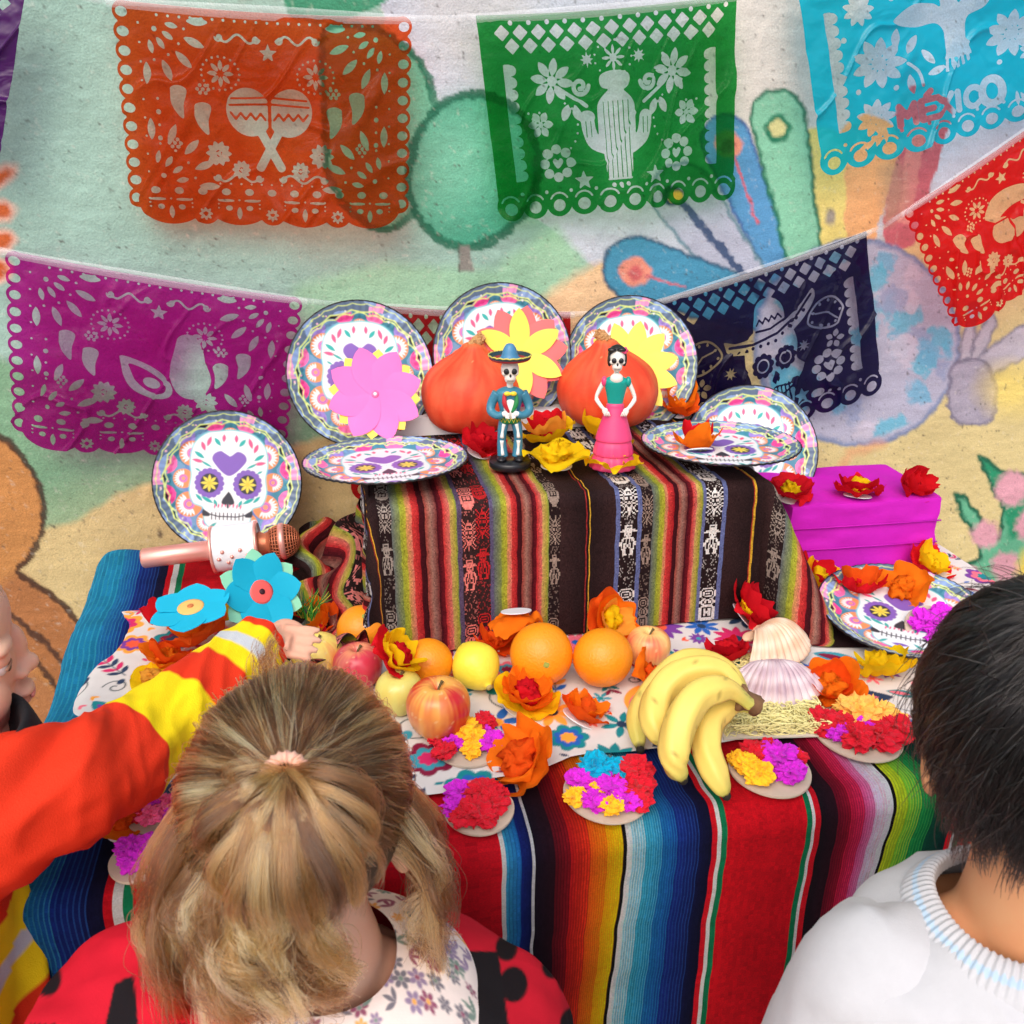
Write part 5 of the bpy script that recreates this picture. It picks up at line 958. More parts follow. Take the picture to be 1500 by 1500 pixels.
# ================================================================== scallop shells and pale paper straw
def shell(px, py, wpx, label, cA, cB, rot, tilt):
    c = G(px, py, FT + .012); k = ((c - _c) @ _f) / F; Rr = wpx * k / 2 * 1.22; t = thing('scallop_shell', label, 'shell', c, (tilt, 0, rot), 'scallop shells'); nr, na = 40, 150
    tt = np.linspace(0, 1, nr)[:, None]; a = np.linspace(-1.12, 1.12, na)[None, :]; rib = np.cos(a * 2 * math.pi * 14 / 2.24)
    rr = Rr * 1.18 * tt * (1 - .05 * (a / 1.12) ** 4) * (1 + .018 * rib * tt); hgt = Rr * .62 * np.sin(np.clip(tt ** .8, 0, 1) * math.pi * .94 + .06) ** .9 * np.cos(a * .98) ** .6 + Rr * .035 * rib * tt ** .7
    V = np.stack([rr * np.sin(a), -rr * np.cos(a) + Rr * .62, hgt - .004], -1).reshape(-1, 3); f = (.5 + .5 * np.sin(tt * 26 + 2 * vn(a * 2, tt * 3, 0, 3)) * .35 + .4 * vn(a * 4, tt * 5, 0, 9) + 0 * a).reshape(-1, 1); f = np.clip(f + .25 * rib.repeat(nr, 0).reshape(-1, 1), 0, 1)
    o = mk('valve', V, gridF(nr, na), mat('shell_lustre', attr=True, rough=.35, var=.04, spec=.5), t, vcol=np.array(lin(*cA)) * (1 - f) + np.array(lin(*cB)) * f); o.modifiers.new('thick', 'SOLIDIFY').thickness = .0025
    mk('hinge_ear', *join(*[ell((sg * Rr * .20, Rr * .60, .004), (Rr * .24, Rr * .13, .004), 16, 8) for sg in (-1, 1)]), mat('shell_ear', lin(*cB), .5), t)
shell(1140, 950, 112, 'cream scallop shell with tan ribs', (246, 226, 206), (222, 182, 150), R(35), R(8))
shell(1135, 1010, 118, 'lilac and white scallop shell on the pale straw', (240, 226, 228), (188, 160, 172), R(-8), R(12))
def straw(px, py, w, d, n, label, col, name, rot, ln=.05, hgt=.016):
    c = G(px, py, FT); q = np.random.default_rng(n); t = thing(name, label, 'straw', c, (0, 0, rot)); parts = []
    for k in range(n):
        x, y = q.uniform(-w, w), q.uniform(-d, d); a = q.uniform(0, 6.28); P_ = [np.array((x, y, q.uniform(.001, hgt)))]
        for j in range(5): a += q.normal(0, 1.0); nx = P_[-1] + np.array((math.cos(a), math.sin(a), 0)) * ln / 5; nx[2] = np.clip(nx[2] + q.normal(0, .004), .001, hgt); nx[:2] = np.clip(nx[:2], (-w, -d), (w, d)); P_.append(nx)
        parts.append(tube(smoothpath(P_, 13), .00075, 4, cap=False))
    o = mk('shredded_strands', *join(*parts), mat('paper_straw', lin(*col), .7, .12, 80.), t); o['kind'] = 'stuff'; return t
st = straw(1125, 1048, .062, .040, 520, 'pale yellow shredded paper straw under the lilac shell', (238, 228, 160), 'paper_straw', R(-8))
mk('card_tray', *box(-.066, .066, -.044, .044, -.001, .0008), mat('grey_card', lin(206, 196, 182), .8), st, False)
straw(1110, 985, .055, .03, 220, 'pale yellow shredded paper straw between the two shells', (238, 228, 160), 'paper_straw', R(10), .05, .010)
def grass(px, py):
    c = G(px, py, FT); t = thing('green_straw', 'tuft of green and yellow straw blades beside the orange flowers', 'straw', c); q = np.random.default_rng(3)
    for k in range(34):
        x = q.uniform(-.018, .018); V, Fq = tube(smoothpath([(x, q.uniform(-.012, .012), 0), (x * 1.3 + q.normal(0, .006), q.normal(0, .006), .03), (x * 1.9 + q.normal(0, .012), q.normal(0, .012), q.uniform(.045, .065))], 8), np.linspace(.0016, .0004, 8), 5); mk('blade', V, Fq, M_gr[k % 3], t)
M_gr = [mat('green_blade', lin(*c), .6) for c in ((34, 128, 40), (70, 160, 50), (196, 190, 60))]
grass(446, 925)
# ================================================================== crumpled crepe rosettes on cardboard discs
CRP = {}
def crepe(c):
    if c not in CRP: CRP[c] = mat('crepe_paper', lin(*c), .85, .16, 120., .6, 240., .12, sheen=.1)
    return CRP[c]
CM, CRD, CYE, CTQ, CPK, CPE = (206, 40, 206), (206, 26, 46), (250, 190, 40), (0, 166, 206), (240, 96, 150), (252, 190, 90)
M_disc = mat('grey_cardboard', lin(196, 178, 160), .85, .08, 60.)
def rosette(px, py, rpx, blobs, label, z=None, tilt=(0, 0), dz=0., disc=True):
    z = FT if z is None else z; c = G(px, py, z); k = ((c - _c) @ _f) / F; Rr = rpx * k; t = thing('crepe_rosette', label, 'paper craft', c + np.array((0, 0, dz)), (tilt[0], tilt[1], 0), 'crepe paper rosettes')
    if disc: a = np.linspace(0, 2 * math.pi, 40, endpoint=False); V, Fq = lathe([(0, 0), (Rr, 0), (Rr * 1.005, .0015), (Rr, .003), (0, .003)], 44); V[:, :2] *= (1 + .02 * np.sin(3 * np.arctan2(V[:, 1], V[:, 0])))[:, None]; mk('cardboard_disc', V, Fq, M_disc, t, False)
    for i, (bx, by, br, col) in enumerate(blobs):
        V, Fq = crumple(br * Rr, int(px + py) * 3 + i * 7); mk('crepe_ball', V + (bx * Rr, by * Rr, .003), Fq, crepe(col), t, False)
def ring(cols, n, r, br, ph=0.): return [(r * math.cos(ph + k * 6.283 / n), r * math.sin(ph + k * 6.283 / n), br, cols[k % len(cols)]) for k in range(n)]
SB = TZ + .006
rosette(702, 1188, 52, [(-.5, .45, .42, CM), (-.75, .0, .36, CM), (.1, .25, .46, CRD), (.4, -.15, .42, CRD), (-.15, -.35, .5, CRD), (.35, .45, .38, CRD), (.1, -.6, .34, CRD), (-.55, -.4, .36, CRD), (.75, .45, .18, CRD)], 'crepe rosette on cardboard, mostly red with a magenta edge', SB)
rosette(688, 1092, 52, [(-.1, .45, .42, CYE), (.15, .05, .36, CYE), (.0, -.5, .30, CYE), (-.5, -.1, .30, CM), (.6, -.3, .36, CM), (.5, .65, .36, CRD), (-.75, -.45, .34, CRD), (.45, .25, .26, CM), (-.85, .2, .3, CRD)], 'crepe rosette with yellow middle, red and magenta sides, by the red apple')
rosette(890, 1163, 64, [(-.15, .55, .46, CTQ), (.25, .45, .38, CTQ), (.75, .25, .42, CRD), (.6, -.25, .44, CRD), (1.0, .45, .22, CRD), (.05, -.1, .36, CM), (-.55, .25, .36, CM), (-.85, -.2, .28, CYE), (-.45, -.45, .32, CM), (.25, -.55, .34, CM), (-.1, -.62, .32, CYE), (-.25, -.05, .26, CYE), (.55, -.6, .3, CRD), (.2, .08, .3, CRD)], 'crepe rosette with turquoise, magenta, red and yellow crumples', SB)
rosette(1128, 1130, 59, [(-.6, .1, .36, CYE), (-.45, -.3, .38, CYE), (-.2, .45, .40, CRD), (.15, .55, .32, CRD), (.25, .1, .46, CM), (.3, -.4, .38, CM), (.62, .1, .34, CRD), (.35, .62, .28, CM), (-.75, .35, .26, CYE)], 'crepe rosette on bare cardboard with yellow, red and magenta wedges', SB)
rosette(1258, 1078, 62, [(-.75, .35, .40, CRD), (-.35, .2, .36, CRD), (-.6, -.05, .3, CM), (.05, -.05, .34, CM), (-.3, -.4, .44, CRD), (.25, -.42, .44, CRD), (.75, -.3, .46, CRD), (.2, .5, .5, CPE), (.6, .35, .46, CPE), (.95, .05, .36, CPE)], 'crepe rosette of red crumples with a peach paper side', SB)
rosette(1366, 940, 44, [(-.4, .3, .46, CM), (.35, .35, .46, CM), (-.2, -.35, .42, CM), (.4, -.3, .4, CM)], 'all magenta crepe rosette against the skull plate by the dark haired child', FT, (R(35), 0), .014)
rosette(206, 1262, 44, [(-.4, .4, .45, CM), (.3, .3, .45, CM), (-.2, -.3, .45, CM), (.4, -.3, .4, CPK), (0, .05, .4, CM)], 'magenta crepe rosette at the blanket edge beside the curly haired child', SB)
rosette(232, 1195, 42, [(-.3, .3, .45, CM), (.35, .2, .45, CPK), (-.1, -.35, .45, CPK), (.5, -.35, .36, CM), (-.65, -.15, .36, CRD)], 'magenta and pink crepe rosette on the flowered cloth beside the sleeve')

# ================================================================== microphone
def microphone():
    a0 = Wl(208, 818, 1.335); a1 = Wl(436, 790, 1.335); ax = (a1 - a0); Ln = np.linalg.norm(ax); ax = ax / Ln
    t = thing('microphone', 'rose gold karaoke microphone with a white control drum', 'microphone', a0); t.rotation_euler = Vector(ax).to_track_quat('Z', 'Y').to_euler()
    rg = mat('rose_gold', lin(236, 168, 156), .34, .02, metal=.55); cop = mat('copper_grille', lin(206, 124, 90), .42, .05, metal=.5); ws = mat('white_satin', lin(226, 230, 236), .3, .02)
    z1 = Ln * .46; mk('handle', *lathe([(0, 0), (.013, 0), (.0155, .003), (.0155, z1 * .92), (.012, z1 * .95), (.012, z1), (0, z1)], 48), rg, t)
    R0, z2 = .036, Ln * .74; mk('control_drum', *lathe(smoothpath([(0, z1 - .002), (R0 * .9, z1 - .002), (R0, z1 + .004), (R0, z2 - .004), (R0 * .92, z2), (0, z2)], 60), 56), ws, t)
    for z in (z1 - .001, z2): mk('drum_ring', *lathe([(R0 - .002, z - .003), (R0 + .0015, z - .002), (R0 + .0015, z + .002), (R0 - .002, z + .003)], 56), rg, t)
    for k, (dz, aa) in enumerate(((.25, 0), (.45, .25), (.65, 0), (.35, .5), (.62, .5), (.8, .25), (.15, .3))):
        z = z1 + (z2 - z1) * dz
        for base in (2.9,): o = mk('button', *ell((R0 * math.cos(base + aa), R0 * math.sin(base + aa), z), (.0032, .0032, .0032), 14, 10), rg, t)
    mk('neck', *lathe([(.018, z2), (.020, z2 + .004), (.016, z2 + .012), (.019, z2 + .018), (.023, z2 + .02)], 40), cop, t)
    V, Fq = ell((0, 0, z2 + .038), (.0265, .0265, .027), 40, 28); mk('grille_core', V, Fq, mat('grille_dark', lin(90, 46, 30), .5, .1, metal=.6), t)
    rings = []
    for k in range(1, 18): th = k * math.pi / 18; rr = .0268 * math.sin(th); aa = np.linspace(0, 2 * math.pi, 40); rings.append(tube(np.stack([rr * np.cos(aa), rr * np.sin(aa), 0 * aa + z2 + .038 + .0272 * math.cos(th)], 1), .0009, 5, cap=False))
    for k in range(26): a_ = k * 6.283 / 26; th = np.linspace(.1, 3.04, 24); rings.append(tube(np.stack([.0269 * np.sin(th) * math.cos(a_), .0269 * np.sin(th) * math.sin(a_), z2 + .038 + .0273 * np.cos(th)], 1), .0007, 4, cap=False))
    mk('grille_wire', *join(*rings), cop, t); mk('grille_band', *lathe([(.0272, z2 + .034), (.029, z2 + .036), (.029, z2 + .041), (.0272, z2 + .043)], 48), rg, t)
microphone()
# ================================================================== the children
def skin(name, c): 
    a = N(name); b = a.n('BsdfPrincipled', Roughness=.5); b.inputs['Subsurface Weight'].default_value = .12; b.inputs['Subsurface Radius'].default_value = (.012, .005, .003); b.inputs['Specular IOR Level'].default_value = .35
    tc = a.n('TexCoord'); nz = a.n('TexNoise', Scale=28., Detail=5.); a.l(tc.outputs['Object'], nz.inputs['Vector']); mx = a.n('MixRGB'); mx.inputs[1].default_value = (*lin(*c), 1); mx.inputs[2].default_value = (*lin(min(255, c[0] + 2), c[1] - 14, c[2] - 14), 1)
    mr = a.n('MapRange'); mr.inputs['From Min'].default_value = .35; mr.inputs['From Max'].default_value = .8; a.l(nz.outputs['Fac'], mr.inputs['Value']); a.l(mr.outputs[0], mx.inputs[0]); a.l(mx.outputs[0], b.inputs['Base Color'])
    n2 = a.n('TexNoise', Scale=420., Detail=3.); a.l(tc.outputs['Object'], n2.inputs['Vector']); bp = a.n('Bump', Strength=.12, Distance=.0012); a.l(n2.outputs['Fac'], bp.inputs['Height']); a.l(bp.outputs[0], b.inputs['Normal']); a.l(b.outputs[0], a.out.inputs['Surface']); return a.m
def flesh(name, parts, m, parent, voxel=.005, it=6):
    V, Fs = join(*parts); o = mk(name, V, Fs, m, parent); r = o.modifiers.new('union', 'REMESH'); r.mode = 'VOXEL'; r.voxel_size = voxel; r.use_smooth_shade = True
    s = o.modifiers.new('soft', 'SMOOTH'); s.factor = .5; s.iterations = it; return o
class Basis:
    """a head's own axes: x to its right, y to its front, z to its top"""
    def __init__(s, c, yaw, pitch, roll=0.): s.c = np.array(c, float); s.M = np.array((Euler((0, 0, yaw)).to_matrix() @ Euler((pitch, roll, 0), 'XYZ').to_matrix()))
    def w(s, P_): return np.asarray(P_) @ s.M.T + s.c
    def l(s, P_): return (np.asarray(P_) - s.c) @ s.M
def head_parts(b, O):
    e = lambda c, r, rot=None: (lambda V, Fq: (b.w(V) - O, Fq))(*ell(c, r, 28, 20, rot))
    L = [e((0, -.010, .020), (.073, .086, .078)), e((0, .020, -.012), (.065, .066, .066)), e((0, .034, -.046), (.050, .048, .048)), e((0, .052, -.076), (.028, .026, .022)), e((0, .062, .030), (.050, .026, .034))]
    for sg in (-1, 1): L += [e((sg * .036, .052, -.034), (.026, .026, .026)), e((sg * .0735, -.004, -.020), (.008, .018, .027), (0, 0, sg * .35)), e((sg * .028, .074, .012), (.024, .012, .008)), e((sg * .030, .0705, .0005), (.0140, .0125, .0110))]
    L += [e((0, .091, -.025), (.0095, .012, .010)), e((0, .086, -.006), (.008, .010, .022)), e((0, .086, -.050), (.017, .010, .006)), e((0, .083, -.059), (.015, .010, .006)), e((.010, .086, -.030), (.007, .008, .006)), e((-.010, .086, -.030), (.007, .008, .006))]
    return L
def face_bits(b, O, t, lash=(80, 56, 44)):
    ew, ir = mat('eye_white', lin(230, 226, 222), .2), mat('iris', lin(70, 50, 40), .15)
    for sg in (-1, 1):
        c = np.array((sg * .030, .0685, -.006)); V, Fq = ell(c, (.0122,) * 3, 20, 14); e = mk('eye', b.w(V) - O, Fq, ew, t); V, Fq = ell(c + (0, .0105, -.003), (.0055, .003, .0055), 16, 10); mk('iris', b.w(V) - O, Fq, ir, e)
        a = np.linspace(-1, 1, 10); mk('lashes', *(lambda V, Fq: (b.w(V) - O, Fq))(*tube(np.stack([c[0] + .012 * a, c[1] + .0135 - .004 * a * a, c[2] + .001 - .003 * a * a], 1), .0011, 6)), mat('lash', lin(*lash), .8), t)
        mk('eyebrow', *(lambda V, Fq: (b.w(V) - O, Fq))(*tube(np.stack([c[0] + .017 * a, c[1] + .0125 - .009 * a * a, c[2] + .018 - .004 * a * a], 1), .0010, 6)), mat('brow', lin(150, 116, 90), .9), t)
    mk('mouth', *(lambda V, Fq: (b.w(V) - O, Fq))(*ell((0, .0925, -.0545), (.0135, .0030, .0042), 18, 8)), mat('lips', lin(206, 120, 112), .45), t)
def body_parts(O, neck0, B, zs, up_arm, face):
    """neck, trunk, hips, legs and arms below a head; face = unit horizontal facing"""
    f = np.array([*face, 0.]); sd = np.array([face[1], -face[0], 0.]); B = np.array([B[0], B[1], 0.]); L = []; P3 = lambda a, c, z: B + sd * a + f * c + np.array((0, 0, z)) - O
    L.append(tube(smoothpath([np.array(neck0) - O, P3(0, -.005, zs + .04), P3(0, 0, zs - .02)], 10), np.linspace(.040, .052, 10), 20)); 
    L.append(tube(smoothpath([P3(-.092, 0, zs - .034), P3(-.04, 0, zs - .004), P3(.04, 0, zs - .004), P3(.092, 0, zs - .034)], 16), np.interp(np.arange(16), [0, 5, 10, 15], [.028, .038, .038, .028]), 18))
    L.append(tube(smoothpath([P3(0, 0, zs), P3(0, 0, zs - .10), P3(0, .012, zs - .22), P3(0, 0, zs - .32)], 16), np.interp(np.arange(16), [0, 5, 10, 15], [.075, .082, .085, .088]), 22))
    for s_ in (-1, 1): L.append(tube(smoothpath([P3(s_ * .048, 0, zs - .30), P3(s_ * .055, .01, (zs - .3) * .5), P3(s_ * .055, -.005, .05)], 18), np.interp(np.arange(18), [0, 9, 17], [.060, .042, .030]), 18)); L.append(ell(P3(s_ * .055, .035, .028), (.034, .034, .028))); L.append(ell(P3(s_ * .055, .075, .022), (.030, .030, .022)))
    for pth in up_arm: pth = np.array(pth) - O; L.append(tube(smoothpath(pth, 20), np.interp(np.arange(20), [0, 8, 19], [.030, .026, .019]), 16))
    return L
def hand_parts(O, wrist, d, nrm, s=1., curl=.7):
    """palm, four fingers and a thumb; d = towards the knuckles, nrm = out of the back of the hand"""
    d = np.array(d, float); d /= np.linalg.norm(d); nrm = np.array(nrm, float); nrm -= d * (nrm @ d); nrm /= np.linalg.norm(nrm); sd = np.cross(d, nrm); w_ = np.array(wrist, float) - O; L = [tube(np.array([w_ - d * .01, w_ + d * .012 * s, w_ + d * .03 * s, w_ + d * .042 * s]), np.array([.0165, .0200, .0235, .021]) * s, 16, .55)]
    for k, (off, ln) in enumerate(((-.0195, .036), (-.0065, .041), (.0065, .038), (.0190, .031))):
        p = w_ + d * .040 * s + sd * off * s; a = 0.; P_ = [p - d * .012 * s, p]
        for j, sl in enumerate((.42, .33, .25)): a += curl * (.55 + .25 * j); dd = d * math.cos(a) - nrm * math.sin(a) + sd * off * 4; P_.append(P_[-1] + dd * ln * sl * s)
        L.append(tube(smoothpath(P_, 16), np.linspace(.0060, .0046, 16) * s, 12))
    p = w_ + d * .012 * s - sd * .016 * s; L.append(tube(smoothpath([p, p - sd * .014 * s + d * .012 * s - nrm * .006, p - sd * .014 * s + d * .028 * s - nrm * .014 * s, p - sd * .008 * s + d * .038 * s - nrm * .020 * s], 14), np.linspace(.0088, .0058, 14) * s, 12)); return L
def garment(name, O, B, rings, m, parent, paint, ang=0., n=200, k=150, wr=.006, seed=1, push=None, fold=.7):
    """a loft round the body: rings of (z, half width, half depth, shift forward)"""
    rg = smoothpath(np.array(rings, float), k); a = np.linspace(0, 2 * math.pi, n, endpoint=False); ca, sa = np.cos(a)[None], np.sin(a)[None]; se = lambda c: np.sign(c) * np.abs(c) ** .88
    lx = rg[:, 1:2] * se(ca); ly = rg[:, 2:3] * se(sa) + rg[:, 3:4]; z = rg[:, :1] + 0 * ca
    w1 = fbm(lx * 14, ly * 14, z * 9, seed, 3) + fold * (1 - 2.2 * np.abs(vn(lx * 16 + z * 7, ly * 16, z * 5 + lx * 6, seed + 3))); w1 = w1 * np.clip(np.linspace(0, 1, k) * 6, 0, 1)[:, None]; lx, ly = lx * (1 + wr * 6 * w1), ly * (1 + wr * 6 * w1); c, s = math.cos(ang), math.sin(ang)
    V = np.stack([B[0] + lx * c - ly * s, B[1] + lx * s + ly * c, z + .5 * wr * vn(lx * 30, ly * 30, z * 10, seed + 7)], -1).reshape(-1, 3)
    if push is not None: V = push(V)
    col = paint(V, np.repeat(np.linspace(0, 1, k), n), np.tile(a, k)); return mk(name, V - O, gridF(k, n, cu=True), m, parent, vcol=col)
def hair_mat(name, ramp, rough=.28, coat=0.):
    a = N(name); h = a.n('BsdfHairPrincipled'); h.parametrization = 'COLOR'; h.inputs['Roughness'].default_value = rough; h.inputs['Radial Roughness'].default_value = .5
    if 'Coat' in h.inputs: h.inputs['Coat'].default_value = coat
    t_ = a.n('Attribute', attribute_name='tone'); hi = a.n('HairInfo'); ad = a.n('Math', operation='MULTIPLY_ADD'); a.l(hi.outputs['Random'], ad.inputs[0]); ad.inputs[1].default_value = .30; a.l(t_.outputs['Fac'], ad.inputs[2])
    cr = a.n('ValToRGB'); e = cr.color_ramp.elements
    while len(e) < len(ramp): e.new(.5)
    for x, (p_, c) in zip(e, ramp): x.position = p_; x.color = (*lin(*c), 1)
    a.l(ad.outputs[0], cr.inputs[0]); a.l(cr.outputs[0], h.inputs['Color']); a.l(h.outputs[0], a.out.inputs['Surface']); return a.m
def hair(name, P_, tone, r0, r1, m, parent):
    n, k, _ = P_.shape; hc = bpy.data.hair_curves.new(name); hc.add_curves([k] * n); hc.points.foreach_set('position', P_.astype(np.float32).ravel())
    ra = hc.attributes.get('radius') or hc.attributes.new('radius', 'FLOAT', 'POINT'); s = np.linspace(0, 1, k)[None, :]; ra.data.foreach_set('value', (r0 + (r1 - r0) * s ** 2 + 0 * tone[:, None]).astype(np.float32).ravel())
    ta = hc.attributes.new('tone', 'FLOAT', 'CURVE'); ta.data.foreach_set('value', tone.astype(np.float32)); hc.materials.append(m)
    o = bpy.data.objects.new(name, hc); COL.objects.link(o); o.parent = parent; return o
def nrm(v): return v / (np.linalg.norm(v, axis=-1, keepdims=True) + 1e-12)
def clump(P_, ng, pull, q, prof=None):
    """pull strands towards guide strands picked among them"""
    n, k, _ = P_.shape; gi = q.choice(n, ng, replace=False); d = ((P_[:, None, k // 2] - P_[None, gi, k // 2]) ** 2).sum(-1) + ((P_[:, None, 0] - P_[None, gi, 0]) ** 2).sum(-1); j = d.argmin(1)
    s = (np.linspace(0, 1, k) if prof is None else prof)[None, :, None] * pull * q.uniform(.5, 1.2, (n, 1, 1)); return P_ * (1 - s) + P_[gi[j]] * s, j

# ---------------------------------------------------------------- girl with the tied up curls
q = np.random.default_rng(21)
GH = Basis(at(440, 1198, .655), R(-6), R(-20)); GB = (-.045, .525); GO = np.array((GB[0], GB[1], 0.))
girl = thing('person', 'child with tied blond curls in a red spotted cape and flowered collar', 'person', GO)
sk1 = skin('fair_skin', (224, 176, 150))
face = (math.sin(R(6)), math.cos(R(6)))
gz = .652
arms = [[(GB[0] - .115, GB[1] + .01, gz - .03), (GB[0] - .15, GB[1] + .02, gz - .14), (GB[0] - .13, GB[1] + .09, gz - .24)], [(GB[0] + .115, GB[1], gz - .03), (GB[0] + .15, GB[1] + .01, gz - .14), (GB[0] + .13, GB[1] + .08, gz - .24)]]
hp = sum([hand_parts(GO, a[-1], (0, .5, -.6), (1 if i else -1, .2, .3)) for i, a in enumerate(arms)], [])
flesh('body', head_parts(GH, GO) + body_parts(GO, GH.w((0, -.020, -.045)), GB, gz, arms, face) + hp, sk1, girl, .0045, 8); face_bits(GH, GO, girl)
HA = np.array((.081, .094, .090)); HC0 = np.array((0, -.008, .020))
V, Fq = ell((0, 0, 0), HA * .985, 60, 44); dcut = V / HA; keep = lambda d: ~((d[:, 1] > .45) & (d[:, 2] < .35)) & (d[:, 2] > -.55 - .25 * np.abs(d[:, 0]))
f_ok = keep(dcut)[Fq].all(1); mk('hair_cap', GH.w(V + HC0) - GO, Fq[f_ok], mat('brown_scalp', lin(66, 46, 30), .7, .25, 60.), girl)  # scalp cap under the strands in its own dark-blond brown
def ray_on_head(b, ax, px, py):
    o_ = (b.l(_c) - HC0) / ax; d_ = (ray(px, py) @ b.M) / ax; A, B_, C_ = d_ @ d_, 2 * o_ @ d_, o_ @ o_ - 1; disc = B_ * B_ - 4 * A * C_; t_ = (-B_ - math.sqrt(max(disc, 0))) / (2 * A); return o_ + d_ * t_
eD = nrm(ray_on_head(GH, HA, 420, 1140)); K = 16; s = np.linspace(0, 1, K)
def slerp(a, b, t_):
    om = np.arccos(np.clip((a * b).sum(-1), -1, 1))[:, None, None]; t_ = t_[None, :, None]; so = np.sin(om) + 1e-6; return (np.sin((1 - t_) * om) * a[:, None] + np.sin(t_ * om) * b[None, None] if b.ndim == 1 else 0) / so + (0)
def slerp2(a, b, t_):
    om = np.arccos(np.clip((a * b).sum(-1), -.999, .999))[:, None, None]; t_ = t_[None, :, None]; return (np.sin((1 - t_) * om) * a[:, None] + np.sin(t_ * om) * b[:, None]) / np.sin(om)
# pulled up hair
d0 = nrm(q.standard_normal((30000, 3))); d0 = d0[~((d0[:, 1] > .55) & (d0[:, 2] < .30)) & (d0[:, 2] > -.30 + .15 * d0[:, 1])][:9500]
e_ = np.broadcast_to(eD, d0.shape); pth = slerp2(d0, e_, s * .975)
lift = 1.0 + .012 * q.random((len(d0), 1, 1)) + .055 * np.sin(s * math.pi)[None, :, None] * q.uniform(.0, 1., (len(d0), 1, 1)) ** 1.5 + .03 * (s ** 4)[None, :, None]
bump_ = 1 + .05 * vn(pth[..., 0] * 4, pth[..., 1] * 4, pth[..., 2] * 4, 5)[..., None] * np.sin(s * math.pi)[None, :, None]
pth = pth * HA * lift * bump_; pth += .0035 * np.sin(s * 5 + q.uniform(0, 6, (len(d0), 1)))[..., None] * q.standard_normal((len(d0), 1, 3)) * .5; pth, j1 = clump(pth, 330, .74, q, np.sin(s * math.pi * .5) ** .6)
tone1 = np.where(q.random(330) < .26, q.uniform(.5, .9, 330), q.uniform(0, .26, 330))[j1]
# pony tail
n2 = 3400; an = q.uniform(0, 6.283, n2); rr = np.sqrt(q.random(n2)); t1v = nrm(np.cross(eD, (1., 0, 0))); t2v = np.cross(eD, t1v); rad = (np.cos(an)[:, None] * t1v + np.sin(an)[:, None] * t2v) * rr[:, None]
dn = GH.M.T @ np.array((0, 0, -1.)); camd = GH.M.T @ (-_f); E0 = eD * HA * 1.05
fanx = q.normal(0, 1, n2); ln = q.uniform(.75, 1.12, n2)[:, None]; sidev = np.array((1., 0, 0))
tha = q.normal(-.05, .62, n2); dnp = nrm(dn - eD * (dn @ eD)); lat = np.cross(eD, dnp); dirv = np.cos(tha)[:, None] * dnp + np.sin(tha)[:, None] * lat; ext = (.72 + .55 * np.clip(np.cos(tha), 0, 1))[:, None] * ln
c0 = E0 + rad * .009; c1 = E0 + eD * .026 + rad * .016 + dn * .006; c2 = E0 + eD * .034 + rad * .026 + sidev * fanx[:, None] * .014 + dn * .036 * ln + np.array((0, -.012, 0)); c3 = E0 + sidev * fanx[:, None] * .022 + dn * .078 * ln + np.array((0, -.022, 0)) + rad * .020; c4 = E0 + sidev * fanx[:, None] * .022 + dn * .104 * ln + np.array((0, -.006, 0)) + q.normal(0, .008, (n2, 3)) + rad * .012
c1 = E0 + eD * .018 + rad * .010 + dirv * .012; c2 = E0 + eD * .028 + dirv * .030 * ext + rad * .010; c3 = E0 + eD * .022 + dirv * .054 * ext + dn * .006 + rad * .010; c4 = E0 + eD * .000 + dirv * .056 * ext + dn * .022 * ext + rad * .008 + q.normal(0, .004, (n2, 3))
ctl = np.stack([c0, c1, c2, c3, c4], 1); tail = np.stack([smoothpath(ctl[i], K) for i in range(n2)]); tail, j2 = clump(tail, 30, .86, q, s ** .5); tail += .004 * np.sin(s * 7 + (j2 * 1.7)[:, None])[..., None] * (s[None, :, None]) * np.array((1, .3, 0))
tone2 = q.uniform(.0, .70, 30)[j2] * q.uniform(.7, 1.1, n2)
# loose curls on both sides
def loose(n, az0, az1, z0, z1, length, seed, ng, amp=.010, out=.01, inward=0.):
    q = np.random.default_rng(seed); az = q.uniform(az0, az1, n); zz = q.uniform(z0, z1, n); r_ = np.sqrt(1 - zz ** 2); d = np.stack([np.sin(az) * r_, np.cos(az) * r_, zz], 1); p0 = d * HA * 1.0; Ln = length * q.uniform(.6, 1.15, n)[:, None]
    o_ = nrm(d * (1, 1, 0)); up = np.array((0, 0, 1.)); st = nrm(np.cross(up, o_)); dn_ = dn[None]
    c1 = p0 + o_ * (.010 + out * .5) + dn_ * Ln * .25; c2 = p0 + o_ * (out + .006) + dn_ * Ln * .5 + q.normal(0, .006, (n, 3)); c3 = p0 + o_ * (out * .8 - inward) + dn_ * Ln * .78 + q.normal(0, .010, (n, 3)); c4 = p0 + o_ * (out * .7 - inward * 1.3) + dn_ * Ln + q.normal(0, .008, (n, 3))
    ctl = np.stack([p0, c1, c2, c3, c4], 1); P_ = np.stack([smoothpath(ctl[i], K) for i in range(n)]); P_, j = clump(P_, ng, .84, q, s ** .6); ph = q.uniform(0, 6.28, ng)[j][:, None]
    P_ += (amp * s[None] * np.sin(s[None] * 9 + ph))[..., None] * st[:, None] + (amp * .7 * s[None] * np.cos(s[None] * 8 + ph))[..., None] * o_[:, None]; return P_, q.uniform(.0, .8, ng)[j]
La, ta = loose(3000, -2.3, -.9, -.5, .12, .20, 5, 34, .016, .026); Lb, tb = loose(1500, 1.0, 1.95, -.45, .02, .15, 6, 22, .012, .018); Lc, tc_ = loose(3000, 2.75, 4.1, -.72, -.18, .098, 7, 40, .014, .012, .0); Ld, td = loose(900, -1.3, -.8, -.2, .2, .15, 8, 18, .010, .02)
